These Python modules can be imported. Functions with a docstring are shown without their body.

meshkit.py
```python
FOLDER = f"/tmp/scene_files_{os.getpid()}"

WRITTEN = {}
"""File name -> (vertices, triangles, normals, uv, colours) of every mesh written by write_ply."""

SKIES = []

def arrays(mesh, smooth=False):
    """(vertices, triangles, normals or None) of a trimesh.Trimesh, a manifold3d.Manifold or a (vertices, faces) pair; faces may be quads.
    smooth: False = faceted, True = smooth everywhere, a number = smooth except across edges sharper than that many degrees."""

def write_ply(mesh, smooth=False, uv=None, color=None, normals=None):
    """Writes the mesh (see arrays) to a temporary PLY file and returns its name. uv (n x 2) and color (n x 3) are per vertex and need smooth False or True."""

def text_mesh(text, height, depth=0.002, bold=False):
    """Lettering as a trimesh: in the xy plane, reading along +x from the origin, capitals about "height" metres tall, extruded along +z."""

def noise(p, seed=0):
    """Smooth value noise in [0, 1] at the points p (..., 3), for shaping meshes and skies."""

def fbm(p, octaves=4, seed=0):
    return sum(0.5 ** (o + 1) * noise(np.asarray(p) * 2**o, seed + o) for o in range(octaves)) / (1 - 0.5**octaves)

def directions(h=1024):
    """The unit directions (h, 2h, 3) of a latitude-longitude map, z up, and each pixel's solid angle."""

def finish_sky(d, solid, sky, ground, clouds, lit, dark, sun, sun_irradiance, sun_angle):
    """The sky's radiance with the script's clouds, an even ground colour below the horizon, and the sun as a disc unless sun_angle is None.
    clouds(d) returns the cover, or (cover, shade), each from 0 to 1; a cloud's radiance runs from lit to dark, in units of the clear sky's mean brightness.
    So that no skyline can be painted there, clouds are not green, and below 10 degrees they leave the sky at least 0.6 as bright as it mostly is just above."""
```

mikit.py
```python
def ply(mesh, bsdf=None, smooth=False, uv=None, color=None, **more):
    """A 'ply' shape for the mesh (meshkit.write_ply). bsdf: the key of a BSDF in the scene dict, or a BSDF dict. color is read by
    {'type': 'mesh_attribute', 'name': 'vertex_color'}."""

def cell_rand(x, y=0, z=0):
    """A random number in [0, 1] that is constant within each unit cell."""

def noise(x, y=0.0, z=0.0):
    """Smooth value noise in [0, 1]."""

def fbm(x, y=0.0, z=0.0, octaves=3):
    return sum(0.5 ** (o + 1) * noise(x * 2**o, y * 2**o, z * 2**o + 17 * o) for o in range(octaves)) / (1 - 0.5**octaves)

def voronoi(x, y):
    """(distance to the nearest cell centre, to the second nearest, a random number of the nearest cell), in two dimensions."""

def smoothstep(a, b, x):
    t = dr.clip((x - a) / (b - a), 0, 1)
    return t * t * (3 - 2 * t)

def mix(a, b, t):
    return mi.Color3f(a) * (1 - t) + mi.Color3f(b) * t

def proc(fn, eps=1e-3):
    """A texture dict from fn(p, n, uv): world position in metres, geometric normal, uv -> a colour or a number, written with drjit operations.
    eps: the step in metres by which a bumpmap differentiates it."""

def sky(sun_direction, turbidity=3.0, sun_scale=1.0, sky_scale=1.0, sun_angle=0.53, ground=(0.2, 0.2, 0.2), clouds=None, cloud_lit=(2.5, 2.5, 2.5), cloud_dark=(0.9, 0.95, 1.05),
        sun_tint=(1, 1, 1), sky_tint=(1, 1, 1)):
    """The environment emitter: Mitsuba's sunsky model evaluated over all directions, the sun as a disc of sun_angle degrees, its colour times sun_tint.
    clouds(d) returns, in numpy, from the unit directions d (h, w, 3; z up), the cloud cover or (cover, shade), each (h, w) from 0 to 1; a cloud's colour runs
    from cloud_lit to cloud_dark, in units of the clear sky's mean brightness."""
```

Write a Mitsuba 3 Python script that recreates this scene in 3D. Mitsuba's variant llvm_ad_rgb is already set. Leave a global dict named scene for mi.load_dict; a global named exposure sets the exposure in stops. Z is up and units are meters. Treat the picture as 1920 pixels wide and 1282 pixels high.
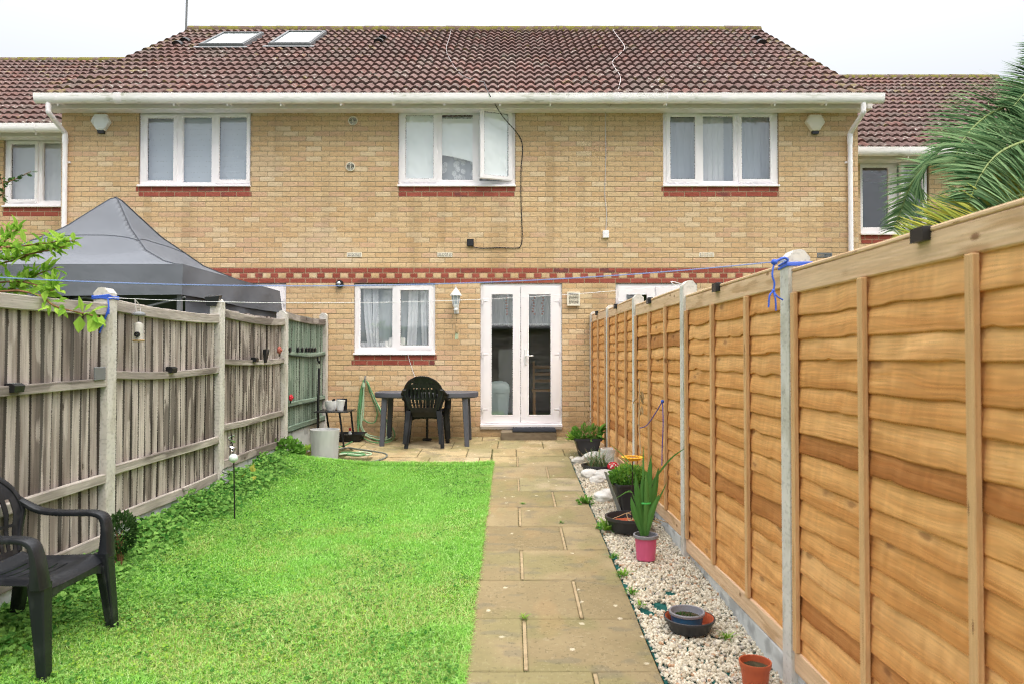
import math, random
import numpy as np, trimesh, drjit as dr, mitsuba as mi, mikit, meshkit
from shapely.geometry import Polygon, box as sbox
from shapely.ops import unary_union
from mikit import ply, proc, noise, fbm, cell_rand, smoothstep, mix, voronoi
T = mi.ScalarTransform4f
rng = np.random.default_rng(11)
scene, labels = {'type': 'scene'}, {}

# ---------------------------------------------------------------- camera, sky, exposure
EYE = np.array([0.0, 0.0, 1.65])
PITCH = math.radians(1.146)
F = 1350.0                                   # focal length in pixels of the 1920 wide photograph
FWD = np.array([0, math.cos(PITCH), math.sin(PITCH)])
UPV = np.array([0, -math.sin(PITCH), math.cos(PITCH)])
scene['camera'] = {'type': 'thinlens', 'fov': 2 * math.degrees(math.atan(960 / F)), 'fov_axis': 'x', 'aperture_radius': 0.0032, 'focus_distance': 9.5,
                   'near_clip': 0.05, 'far_clip': 3000.0, 'to_world': T().look_at(EYE.tolist(), (EYE + FWD).tolist(), [0, 0, 1])}
scene['sky'] = mikit.sky((0.25, -0.45, 0.85), turbidity=4, sun_scale=0.3, sun_angle=40, sun_tint=(0.94, 1, 1.1), clouds=lambda d: (np.ones(d.shape[:2]), 1 - np.clip(d[..., 2], 0, 1) ** 2.2), cloud_lit=(4.6, 4.55, 4.55), cloud_dark=(0.90, 0.96, 1.05))
exposure = 2.78

# ---------------------------------------------------------------- helpers
SLOPE = 0.0481


def sstep(a, b, x):
    t = np.clip((np.asarray(x, float) - a) / (b - a), 0, 1)
    return t * t * (3 - 2 * t)


def gz(x, y):
    """height of the garden ground: it climbs towards the house and banks up along the old fence"""
    return SLOPE * np.clip(y, -6, 10.6) + 0.17 * (1 - sstep(-2.75, -1.5, x)) * (1 - sstep(8.1, 8.6, y))


def ray(px, py):
    return np.array([(px - 960) / F, 0, 0]) + FWD - UPV * (py - 641) / F


def P(px, py, Y):
    d = ray(px, py)
    return EYE + d * (Y / d[1])


def PX(px, py, X):
    d = ray(px, py)
    return EYE + d * (X / d[0])


def G(px, py):
    d = ray(px, py)
    t = 5.0
    for _ in range(60):
        p = EYE + d * t
        t += (gz(p[0], p[1]) - p[2]) / (d[2] - SLOPE)
    return EYE + d * t


def numbered(k):
    if k not in USED:
        USED.add(k)
        return k
    n = 1
    while f'{k}_{n:03d}' in USED:
        n += 1
    USED.add(f'{k}_{n:03d}')
    return f'{k}_{n:03d}'


USED = set()


def thing(name, label=None, cat=None, group=None, kind=None):
    k = numbered(name)
    d = {}
    if label: d['label'] = label
    if cat: d['category'] = cat
    if group: d['group'] = group
    if kind: d['kind'] = kind
    labels[k] = d
    return k


def part(parent, name, mesh=None, bsdf=None, smooth=False, uv=None, label=None, kind=None, shape=None, to_world=None):
    k = numbered(parent + '__' + name)
    if shape is not None:
        scene[k] = dict(shape, to_world=to_world) if to_world is not None else dict(shape)
    elif mesh is not None:
        scene[k] = ply(mesh, bsdf, smooth=smooth, uv=uv)
    if label or kind:
        labels[k] = {a: b for a, b in (('label', label), ('kind', kind)) if b}
    return k


def solo(name, mesh, bsdf, label=None, cat=None, group=None, kind=None, smooth=False, uv=None):
    k = thing(name, label, cat, group, kind)
    scene[k] = ply(mesh, bsdf, smooth=smooth, uv=uv)
    return k


def tm(v, f):
    f = np.asarray(f, int)
    if f.ndim == 2 and f.shape[1] == 4:
        f = np.vstack([f[:, [0, 1, 2]], f[:, [0, 2, 3]]])
    return trimesh.Trimesh(np.asarray(v, float), f, process=False)


BF = np.array([[0, 2, 3, 1], [4, 5, 7, 6], [0, 1, 5, 4], [2, 6, 7, 3], [0, 4, 6, 2], [1, 3, 7, 5]])


def box(x0, x1, y0, y1, z0, z1):
    v = np.array([[x, y, z] for x in (x0, x1) for y in (y0, y1) for z in (z0, z1)], float)
    return tm(v, BF)


def cbox(x0, x1, y0, y1, z0, z1, c=0.004):
    """box with chamfered edges"""
    cx, h = np.array([(x0 + x1) / 2, (y0 + y1) / 2, (z0 + z1) / 2]), np.array([x1 - x0, y1 - y0, z1 - z0]) / 2
    pts = []
    for s in np.ndindex(2, 2, 2):
        s = np.array(s) * 2 - 1
        for k in range(3):
            q = h - c
            q = q.copy(); q[k] = h[k]
            pts.append(cx + s * q)
    return trimesh.convex.convex_hull(np.array(pts))


def cat(*ms):
    ms = [m for m in ms if m is not None]
    return trimesh.util.concatenate(ms) if len(ms) > 1 else ms[0]


def ext(poly, y0, y1):
    """a polygon in (x, z) as a solid between the depths y0 < y1"""
    out = []
    for g in getattr(poly, 'geoms', [poly]):
        m = trimesh.creation.extrude_polygon(g, y1 - y0, engine='earcut')
        v = m.vertices
        m = tm(np.c_[v[:, 0], y1 - v[:, 2], v[:, 1]], m.faces)
        out.append(m)
    return cat(*out)


def move(m, x=0, y=0, z=0, rz=0, rx=0, ry=0, s=1):
    M = np.eye(4)
    R = trimesh.transformations.euler_matrix(rx, ry, rz, 'sxyz')
    R[:3, :3] *= s
    R[:3, 3] = [x, y, z]
    m = m.copy()
    m.apply_transform(R)
    return m


def tube(pts, r, sides=8, caps=True, flat=None, ref=(0, 0, 1)):
    """swept tube; flat = (width, thickness) factors for an oval section"""
    p = np.asarray(pts, float)
    n = len(p)
    r = np.broadcast_to(np.asarray(r, float), (n,))
    t = np.gradient(p, axis=0)
    t /= np.linalg.norm(t, axis=1, keepdims=True) + 1e-12
    a = np.zeros((n, 3))
    cur = np.cross(t[0], ref)
    if np.linalg.norm(cur) < 0.05:
        cur = np.cross(t[0], (1, 0.2, 0))
    for i in range(n):
        cur = cur - t[i] * np.dot(cur, t[i])
        cur /= np.linalg.norm(cur) + 1e-12
        a[i] = cur
    b = np.cross(t, a)
    ang = np.arange(sides) * 2 * np.pi / sides + (np.pi / sides)
    fa, fb = flat if flat else (1, 1)
    ca, sa = np.cos(ang), np.sin(ang)
    v = p[:, None] + r[:, None, None] * (fa * ca[None, :, None] * a[:, None] + fb * sa[None, :, None] * b[:, None])
    i, j = np.meshgrid(np.arange(n - 1), np.arange(sides), indexing='ij')
    q = np.stack([i * sides + j, i * sides + (j + 1) % sides, (i + 1) * sides + (j + 1) % sides, (i + 1) * sides + j], -1).reshape(-1, 4)
    f = np.vstack([q[:, [0, 1, 2]], q[:, [0, 2, 3]]])
    v = v.reshape(-1, 3)
    if caps:
        k = np.arange(1, sides - 1)
        f = np.vstack([f, np.stack([0 * k, k + 1, k], 1), np.stack([0 * k, k, k + 1], 1) + (n - 1) * sides])
    return tm(v, f)


def curve(pts, n=40):
    """Catmull-Rom through the points"""
    p = np.asarray(pts, float)
    p = np.vstack([2 * p[0] - p[1], p, 2 * p[-1] - p[-2]])
    out, m = [], len(p) - 3
    for s in np.linspace(0, m - 1e-6, n):
        i = int(s); t = s - i
        a, b, c, d = p[i:i + 4]
        out.append(0.5 * (2 * b + (c - a) * t + (2 * a - 5 * b + 4 * c - d) * t * t + (3 * b - a - 3 * c + d) * t ** 3))
    return np.array(out)


def lathe(prof, n=40, sx=1, sy=1):
    prof = np.asarray(prof, float)
    k = len(prof)
    a = np.arange(n) * 2 * np.pi / n
    v = np.stack([prof[:, None, 0] * np.cos(a) * sx, prof[:, None, 0] * np.sin(a) * sy, np.broadcast_to(prof[:, None, 1], (k, n))], -1).reshape(-1, 3)
    i, j = np.meshgrid(np.arange(k - 1), np.arange(n), indexing='ij')
    q = np.stack([i * n + j, i * n + (j + 1) % n, (i + 1) * n + (j + 1) % n, (i + 1) * n + j], -1).reshape(-1, 4)
    return tm(v, q)


def gridsolid(pos, nrm, th, mask=None):
    """a sheet given on a grid (nu, nv, 3), thickened along nrm; cells where mask is False are left out"""
    nu, nv = pos.shape[:2]
    mask = np.ones((nu - 1, nv - 1), bool) if mask is None else mask
    top, bot = (pos + nrm * th / 2).reshape(-1, 3), (pos - nrm * th / 2).reshape(-1, 3)
    o = nu * nv
    idx = lambda i, j: i * nv + j
    f = []
    I, J = np.nonzero(mask)
    for i, j in zip(I, J):
        a, b, c, d = idx(i, j), idx(i + 1, j), idx(i + 1, j + 1), idx(i, j + 1)
        f += [[a, b, c, d], [a + o, d + o, c + o, b + o]]
        for (x, y, di, dj) in ((a, b, 0, -1), (b, c, 1, 0), (c, d, 0, 1), (d, a, -1, 0)):
            ii, jj = i + di, j + dj
            if not (0 <= ii < nu - 1 and 0 <= jj < nv - 1 and mask[ii, jj]):
                f.append([x + o, y + o, y, x])
    return tm(np.vstack([top, bot]), np.array(f))


def gridnormals(pos):
    a, b = np.gradient(pos, axis=0), np.gradient(pos, axis=1)
    n = np.cross(a, b)
    return n / (np.linalg.norm(n, axis=-1, keepdims=True) + 1e-12)


def mat4(cols, o):
    M = np.eye(4)
    M[:3, 0], M[:3, 1], M[:3, 2], M[:3, 3] = cols[0], cols[1], cols[2], o
    return T(M.tolist())


def srgb(r, g, b):
    c = np.array([r, g, b]) / 255.0
    return [float(x) for x in np.where(c <= 0.04045, c / 12.92, ((c + 0.055) / 1.055) ** 2.4)]


# ---------------------------------------------------------------- materials
def rgb(c): return {'type': 'rgb', 'value': list(map(float, c))}


def matte(name, c):
    scene[name] = {'type': 'twosided', 'bsdf': {'type': 'diffuse', 'reflectance': rgb(c) if not isinstance(c, dict) else c}}


def gloss(name, c, rough=0.4, spec=0.5, **kw):
    scene[name] = {'type': 'twosided', 'bsdf': {'type': 'principled', 'base_color': rgb(c) if not isinstance(c, dict) else c, 'roughness': rough, 'specular': spec, **kw}}


def bumped(name, c, bump, scale=1.0, rough=0.8, spec=0.3):
    scene[name] = {'type': 'twosided', 'bsdf': {'type': 'bumpmap', 'scale': scale, 'bump': bump, 'bsdf': {'type': 'principled', 'base_color': c, 'roughness': rough, 'specular': spec}}}


FY = 10.4                                    # the plane of the terrace's rear wall
BW, BH = 0.2243, 0.0738                      # brick length and course height with their joints
BX0 = float(P(1095.4, 507, FY)[0]); BZ0 = float(P(960, 531.5, FY)[2])


def brick_cell(p):
    row = dr.floor((p.z - BZ0) / BH)
    sh = (row - 2 * dr.floor(row / 2)) * 0.5
    col = dr.floor((p.x - BX0) / BW - sh)
    return row, col


def f_brick(p, n, uv):
    row, col = brick_cell(p)
    r, r2 = cell_rand(col, row, 5), cell_rand(col, row, 9)
    c = mix((0.585, 0.40, 0.22), (0.64, 0.475, 0.28), r)
    c = mix(c, mi.Color3f(0.69, 0.555, 0.37), smoothstep(0.80, 0.98, r2) * 0.8)
    c = mix(c, mi.Color3f(0.60, 0.40, 0.26), smoothstep(0.2, 0.05, r2) * 0.8)
    g = fbm(p.x * 22 + r * 40, p.z * 60, p.y * 22)
    sp = smoothstep(0.70, 0.8, noise(p.x * 120, p.z * 120, p.y * 90))
    st = noise(p.x * 0.9, p.z * 1.3)
    strk = smoothstep(0.55, 0.8, noise(p.x * 7, p.z * 0.5, 3.0)) * smoothstep(0.4, 0.7, noise(p.x * 0.8, p.z * 0.6, 7.0))
    damp = smoothstep(0.95, 0.45, p.z + 0.35 * (fbm(p.x * 2.5, p.z * 3, 1.0) - 0.5))
    c = mix(c, c * mi.Color3f(0.72, 0.70, 0.66), dr.minimum(0.55 * strk + 0.8 * damp, 1.0))
    bl = smoothstep(0.6, 0.78, fbm(p.x * 1.1 + 5, p.z * 1.6, 9.0))
    c = mix(c, mi.Color3f(0.66, 0.58, 0.46), bl * 0.25)
    return c * (0.84 + 0.28 * g) * (1 - 0.16 * sp) * (0.94 + 0.10 * st)


def f_red(p, n, uv):
    row, col = brick_cell(p)
    r, r2 = cell_rand(col, row, 5), cell_rand(col, row, 9)
    c = mix((0.27, 0.065, 0.045), (0.33, 0.09, 0.065), r)
    c = mix(c, mi.Color3f(0.17, 0.06, 0.055), smoothstep(0.82, 0.95, r2) * smoothstep(0.35, 0.6, noise(p.x * 14 + 5, p.z * 22)))
    g = fbm(p.x * 26, p.z * 70, p.y * 20)
    return c * (0.8 + 0.4 * g)


def f_mortar(p, n, uv):
    g = fbm(p.x * 40, p.z * 40, p.y * 40)
    return mix((0.30, 0.225, 0.14), (0.43, 0.335, 0.225), g)


def f_brickbump(p, n, uv):
    return 0.0025 * fbm(p.x * 60, p.z * 90, p.y * 60) + 0.0012 * noise(p.x * 260, p.z * 260, p.y * 200)


bumped('mat_brick', proc(f_brick), proc(f_brickbump), 1.0, 0.9, 0.2)
bumped('mat_red_brick', proc(f_red), proc(f_brickbump), 1.0, 0.85, 0.25)
matte('mat_mortar', proc(f_mortar))

RT_W, RT_G = 11.67 / 42, 0.31                    # roof tile width and gauge


def f_tile(p, n, uv):
    col = dr.floor((p.x + 6.6) / RT_W)
    row = dr.floor((p.y - 10.03) / 0.26882)
    r, r2, r3 = cell_rand(col, row, 2), cell_rand(col, row, 4), cell_rand(col, row, 8)
    big = noise(p.x * 0.8, p.y * 0.8)
    c = mix((0.135, 0.085, 0.078), (0.165, 0.106, 0.097), r)
    c = mix(c, mi.Color3f(0.18, 0.085, 0.07), smoothstep(0.75, 1.0, r2) * 0.6)
    c = mix(c, mi.Color3f(0.13, 0.105, 0.092), smoothstep(0.25, 0.05, r2) * 0.7)
    g = fbm(p.x * 18, p.y * 18, p.z * 18)
    c = c * (0.72 + 0.5 * g) * (0.88 + 0.24 * big)
    edge = dr.maximum(smoothstep(12.8, 14.6, p.y) * 0.5, dr.maximum(smoothstep(-5.4, -6.5, p.x) * smoothstep(-6.8, -6.55, p.x), smoothstep(4.3, 5.0, p.x) * smoothstep(5.3, 5.05, p.x)))
    lich = smoothstep(0.66 - 0.16 * edge, 0.74 - 0.12 * edge, fbm(p.x * 7 + 3, p.y * 7, p.z * 7))
    lich = lich * smoothstep(0.55 - 0.35 * edge, 0.8, r3)
    c = mix(c, mi.Color3f(0.20, 0.16, 0.065), lich * 0.7)
    wl = smoothstep(0.74, 0.78, noise(p.x * 30, p.y * 30, p.z * 30)) * smoothstep(0.5, 0.9, r3)
    return mix(c, mi.Color3f(0.42, 0.42, 0.38), wl * 0.7)


def f_ridge(p, n, uv):
    g = fbm(p.x * 9, p.y * 9, p.z * 9)
    m = smoothstep(0.42, 0.6, fbm(p.x * 16 + 9, p.y * 16, p.z * 16))
    return mix(mix((0.13, 0.09, 0.075), (0.2, 0.15, 0.12), g), mi.Color3f(0.21, 0.20, 0.05), m * 0.85)


bumped('mat_tile', proc(f_tile), proc(lambda p, n, uv: 0.004 * fbm(p.x * 45, p.y * 45, p.z * 45)), 1.0, 0.85, 0.3)
matte('mat_ridge', proc(f_ridge))


def f_gutter(p, n, uv):
    s = smoothstep(0.45, 0.75, fbm(p.x * 2.2, p.z * 16, 3.0)) * smoothstep(0.3, 0.6, noise(p.x * 0.7, 2.0))
    sp = smoothstep(0.62, 0.8, noise(p.x * 14, p.z * 60))
    return mix((0.86, 0.85, 0.86), (0.42, 0.43, 0.34), s * (0.25 + 0.45 * sp))


gloss('mat_gutter', proc(f_gutter), 0.4)
gloss('mat_upvc', (0.83, 0.81, 0.84), 0.35)
gloss('mat_upvc_grey', (0.72, 0.70, 0.73), 0.4)
gloss('mat_cream_plastic', (0.72, 0.68, 0.57), 0.4)
gloss('mat_black_plastic', (0.010, 0.011, 0.013), 0.38)
gloss('mat_lead', (0.16, 0.17, 0.18), 0.5)
gloss('mat_steel', (0.55, 0.55, 0.56), 0.3, metallic=1.0)
gloss('mat_seal', (0.02, 0.02, 0.022), 0.6)
scene['mat_glass'] = {'type': 'thindielectric', 'int_ior': 1.85}
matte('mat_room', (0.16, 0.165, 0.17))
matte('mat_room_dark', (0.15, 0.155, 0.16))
matte('mat_curtain', (0.62, 0.66, 0.70))
matte('mat_net', (0.36, 0.42, 0.46))
matte('mat_sheet', (0.80, 0.86, 0.88))
matte('mat_blind', (0.43, 0.50, 0.58))
matte('mat_blind_pale', (0.56, 0.61, 0.66))


def f_lace(p, n, uv):
    d1, d2, w = voronoi(p.x * 11, p.z * 9)
    a, b, w2 = voronoi(p.x * 34, p.z * 30)
    m = smoothstep(0.42, 0.32, d1) * smoothstep(0.12, 0.22, a)
    return mix((0.36, 0.40, 0.44), (0.66, 0.70, 0.73), m * smoothstep(0.15, 0.3, w + 0.2))


matte('mat_lace', proc(f_lace))


# wood: uv.x runs along the board in metres, uv.y = board number + position across
def f_wood_new(p, n, uv, tone=1.0):
    i = dr.floor(uv.y); a = uv.y - i
    r, r2, r3 = cell_rand(i, 3, 1), cell_rand(i, 7, 2), cell_rand(i, 5, 4)
    warp = fbm(uv.x * 2.2 + r * 50, a * 1.5, i) * 1.6
    g = noise(uv.x * 1.2 + r * 30, a * 9 + warp * 3, i)
    fine = noise(uv.x * 9, a * 46 + warp * 9, i)
    saw = noise(uv.x * 55, a * 2.0, i)
    c = mix((0.54, 0.275, 0.098), (0.70, 0.415, 0.18), 0.25 * r + 0.75 * g)
    c = mix(c, mi.Color3f(0.74, 0.48, 0.24), smoothstep(0.55, 0.9, r3) * 0.5)
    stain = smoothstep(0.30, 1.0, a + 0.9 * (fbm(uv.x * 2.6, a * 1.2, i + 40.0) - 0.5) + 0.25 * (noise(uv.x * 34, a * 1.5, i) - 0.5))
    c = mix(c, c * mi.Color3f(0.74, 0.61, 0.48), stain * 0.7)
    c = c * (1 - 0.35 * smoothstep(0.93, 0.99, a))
    d1, d2, w = voronoi(uv.x * 2.3 + r * 17, a * 0.9 + i * 5)
    d1 = d1 + 0.09 * (noise(uv.x * 20, a * 8, i) - 0.5)
    knot = smoothstep(0.11, 0.03, d1) * smoothstep(0.66, 0.72, w)
    ring = smoothstep(0.24, 0.1, d1) * smoothstep(0.66, 0.72, w) * 0.18
    c = c * (0.82 + 0.28 * fine) * (0.94 + 0.12 * saw) * mi.Color3f(1.10, 1.03, 0.94)
    return mix(mix(c, mi.Color3f(0.62, 0.42, 0.22), ring), mi.Color3f(0.30, 0.14, 0.055), knot * 0.75) * tone


def f_wood_rail(p, n, uv):
    i = dr.floor(uv.y); a = uv.y - i
    r = cell_rand(i, 3, 1)
    warp = fbm(uv.x * 1.5 + r * 50, a, i)
    g = noise(uv.x * 1.6, a * 10 + warp * 5, i)
    c = mix((0.58, 0.385, 0.23), (0.71, 0.52, 0.345), 0.3 * r + 0.7 * g)
    d1, d2, w = voronoi(uv.x * 3.0 + r * 11, a * 0.8 + i * 5)
    knot = smoothstep(0.09, 0.03, d1) * smoothstep(0.6, 0.7, w)
    ch = smoothstep(0.6, 0.8, fbm(uv.x * 4, a * 3, i + 9.0))
    c = mix(c, mi.Color3f(0.36, 0.20, 0.085), ch * 0.5)
    return mix(c * (0.88 + 0.2 * noise(uv.x * 14, a * 40, i)), mi.Color3f(0.2, 0.09, 0.04), knot * 0.8)


def weathered(pale, mid, dark):
    def f(p, n, uv):
        i = dr.floor(uv.y); a = uv.y - i
        r = cell_rand(i, 3, 1)
        warp = fbm(uv.x * 2.0 + r * 50, a * 1.2, i) * 0.5
        fine = noise(uv.x * 6, a * 18 + warp * 5, i)
        fine2 = noise(uv.x * 14, a * 44 + warp * 8, i + 3.0)
        st = fbm(uv.x * 2.2 + r * 13, a * 2.6 + i * 2.7, 5.0)
        zone = fbm(p.y * 0.9 + 4, p.z * 1.5, 2.0)
        t = 0.45 + 0.42 * (r - 0.5) + 0.9 * (st - 0.5) + 0.7 * (zone - 0.5)
        c = mix(mid, pale, smoothstep(0.15, 0.85, t))
        c = mix(c, mi.Color3f(*dark), smoothstep(0.47, 0.62, 0.5 * fbm(p.y * 1.4, p.z * 1.9, 9.0) + 0.5 * noise(uv.x * 1.3 + r * 9, a * 3.0 + i * 1.7, 4.0)) * 0.75)
        c = mix(c, mi.Color3f(*[1.12 * q for q in pale]), smoothstep(0.60, 0.72, noise(uv.x * 4.0 + r * 31, a * 3.6 + i * 2.1, 6.0)) * 0.55)
        d1, d2, w = voronoi(uv.x * 2.6 + r * 17, a * 0.9 + i * 5)
        knot = smoothstep(0.08, 0.03, d1) * smoothstep(0.6, 0.7, w)
        c = c * (1 - 0.78 * smoothstep(0.48, 0.42, a + 0.05 * (fine - 0.5))) * (1 - 0.3 * smoothstep(0.93, 0.98, a))  # overlap shadow between boards painted in as a dark band along each seam
        return mix(c * (0.76 + 0.26 * fine + 0.2 * fine2), mi.Color3f(0.06, 0.045, 0.035), knot * 0.8)
    return f


def f_woodbump(p, n, uv):
    i = dr.floor(uv.y); a = uv.y - i
    return 0.003 * noise(uv.x * 7, a * 34, i) + 0.003 * fbm(uv.x * 4, a * 5, i)


wb = proc(f_woodbump, 2e-3)
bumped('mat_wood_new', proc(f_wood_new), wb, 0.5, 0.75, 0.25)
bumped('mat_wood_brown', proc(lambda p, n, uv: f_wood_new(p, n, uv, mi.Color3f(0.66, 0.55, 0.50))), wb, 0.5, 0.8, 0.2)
bumped('mat_wood_batten', proc(lambda p, n, uv: f_wood_rail(p, n, uv) * mi.Color3f(0.93, 0.83, 0.66)), wb, 0.4, 0.75, 0.25)
bumped('mat_wood_rail', proc(f_wood_rail), wb, 0.4, 0.75, 0.25)
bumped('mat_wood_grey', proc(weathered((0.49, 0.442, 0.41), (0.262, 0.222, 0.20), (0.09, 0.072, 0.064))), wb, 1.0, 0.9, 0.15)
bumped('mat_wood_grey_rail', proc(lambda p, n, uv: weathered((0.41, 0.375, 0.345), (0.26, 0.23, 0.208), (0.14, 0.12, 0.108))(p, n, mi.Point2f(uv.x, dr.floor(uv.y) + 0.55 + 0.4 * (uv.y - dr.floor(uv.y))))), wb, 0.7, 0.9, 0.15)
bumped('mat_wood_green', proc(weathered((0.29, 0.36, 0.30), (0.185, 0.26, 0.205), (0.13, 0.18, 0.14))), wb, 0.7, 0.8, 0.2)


def f_concrete(p, n, uv):
    g = fbm(p.x * 12, p.y * 12, p.z * 8)
    sp = smoothstep(0.62, 0.75, noise(p.x * 130, p.y * 130, p.z * 130))
    dk = smoothstep(0.6, 0.78, noise(p.x * 70 + 4, p.y * 70, p.z * 70))
    li = smoothstep(0.52, 0.66, fbm(p.x * 14 + 2, p.y * 14, p.z * 5))
    c = mix((0.50, 0.485, 0.46), (0.64, 0.615, 0.58), g)
    c = mix(c, mi.Color3f(0.30, 0.27, 0.185), li * 0.35)
    return mix(c, mi.Color3f(0.6, 0.58, 0.53), sp * 0.25) * (1 - 0.16 * dk)


bumped('mat_concrete', proc(f_concrete), proc(lambda p, n, uv: 0.003 * fbm(p.x * 70, p.y * 70, p.z * 70)), 1.0, 0.9, 0.2)
matte('mat_gravelboard', proc(lambda p, n, uv: mix((0.52, 0.55, 0.56), (0.68, 0.70, 0.70), fbm(p.x * 6, p.y * 5, p.z * 16)) * (1 - 0.35 * smoothstep(0.5, 0.7, fbm(p.x * 9, p.y * 9, p.z * 9)))))


# paving: uv = metres on the slab + 10 * slab number
def f_slab(p, n, uv):
    i = dr.floor(uv.x / 10)
    r, r2 = cell_rand(i, 2, 1), cell_rand(i, 6, 3)
    g = fbm(p.x * 4, p.y * 4, i)
    fine = fbm(p.x * 40, p.y * 40, 2.0)
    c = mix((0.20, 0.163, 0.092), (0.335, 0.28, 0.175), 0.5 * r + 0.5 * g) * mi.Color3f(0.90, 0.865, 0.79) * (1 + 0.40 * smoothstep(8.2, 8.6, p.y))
    c = mix(c, mi.Color3f(0.42, 0.36, 0.25), smoothstep(0.75, 0.95, r2) * 0.5)
    c = mix(c, mi.Color3f(0.185, 0.172, 0.075), smoothstep(0.48, 0.68, fbm(p.x * 3 + 7, p.y * 3, 4.0)) * 0.6)
    c = mix(c, mi.Color3f(0.30, 0.20, 0.10), smoothstep(0.55, 0.75, fbm(p.x * 5 + 1, p.y * 2.5, 8.0)) * 0.35)
    dark = smoothstep(0.60, 0.74, fbm(p.x * 7, p.y * 13, 6.0))
    c = mix(c, mi.Color3f(0.15, 0.135, 0.095), dark * 0.5)
    d1, d2, w = voronoi(p.x * 4.3, p.y * 4.3)
    spot = smoothstep(0.10, 0.06, d1 + 0.05 * noise(p.x * 60, p.y * 60)) * smoothstep(0.66, 0.7, w)
    c = mix(c, mi.Color3f(0.62, 0.58, 0.47), spot * 0.55)
    tiny = smoothstep(0.80, 0.86, noise(p.x * 85, p.y * 85))
    pit = smoothstep(0.80, 0.9, noise(p.x * 65 + 8, p.y * 65))
    return mix(c * (0.90 + 0.16 * fine), mi.Color3f(0.58, 0.52, 0.4), tiny * 0.08) * (1 - 0.2 * pit)


def f_slabbump(p, n, uv):
    return 0.005 * fbm(p.x * 7, p.y * 11, 1.0) + 0.0035 * fbm(p.x * 45, p.y * 45, 3.0)


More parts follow.
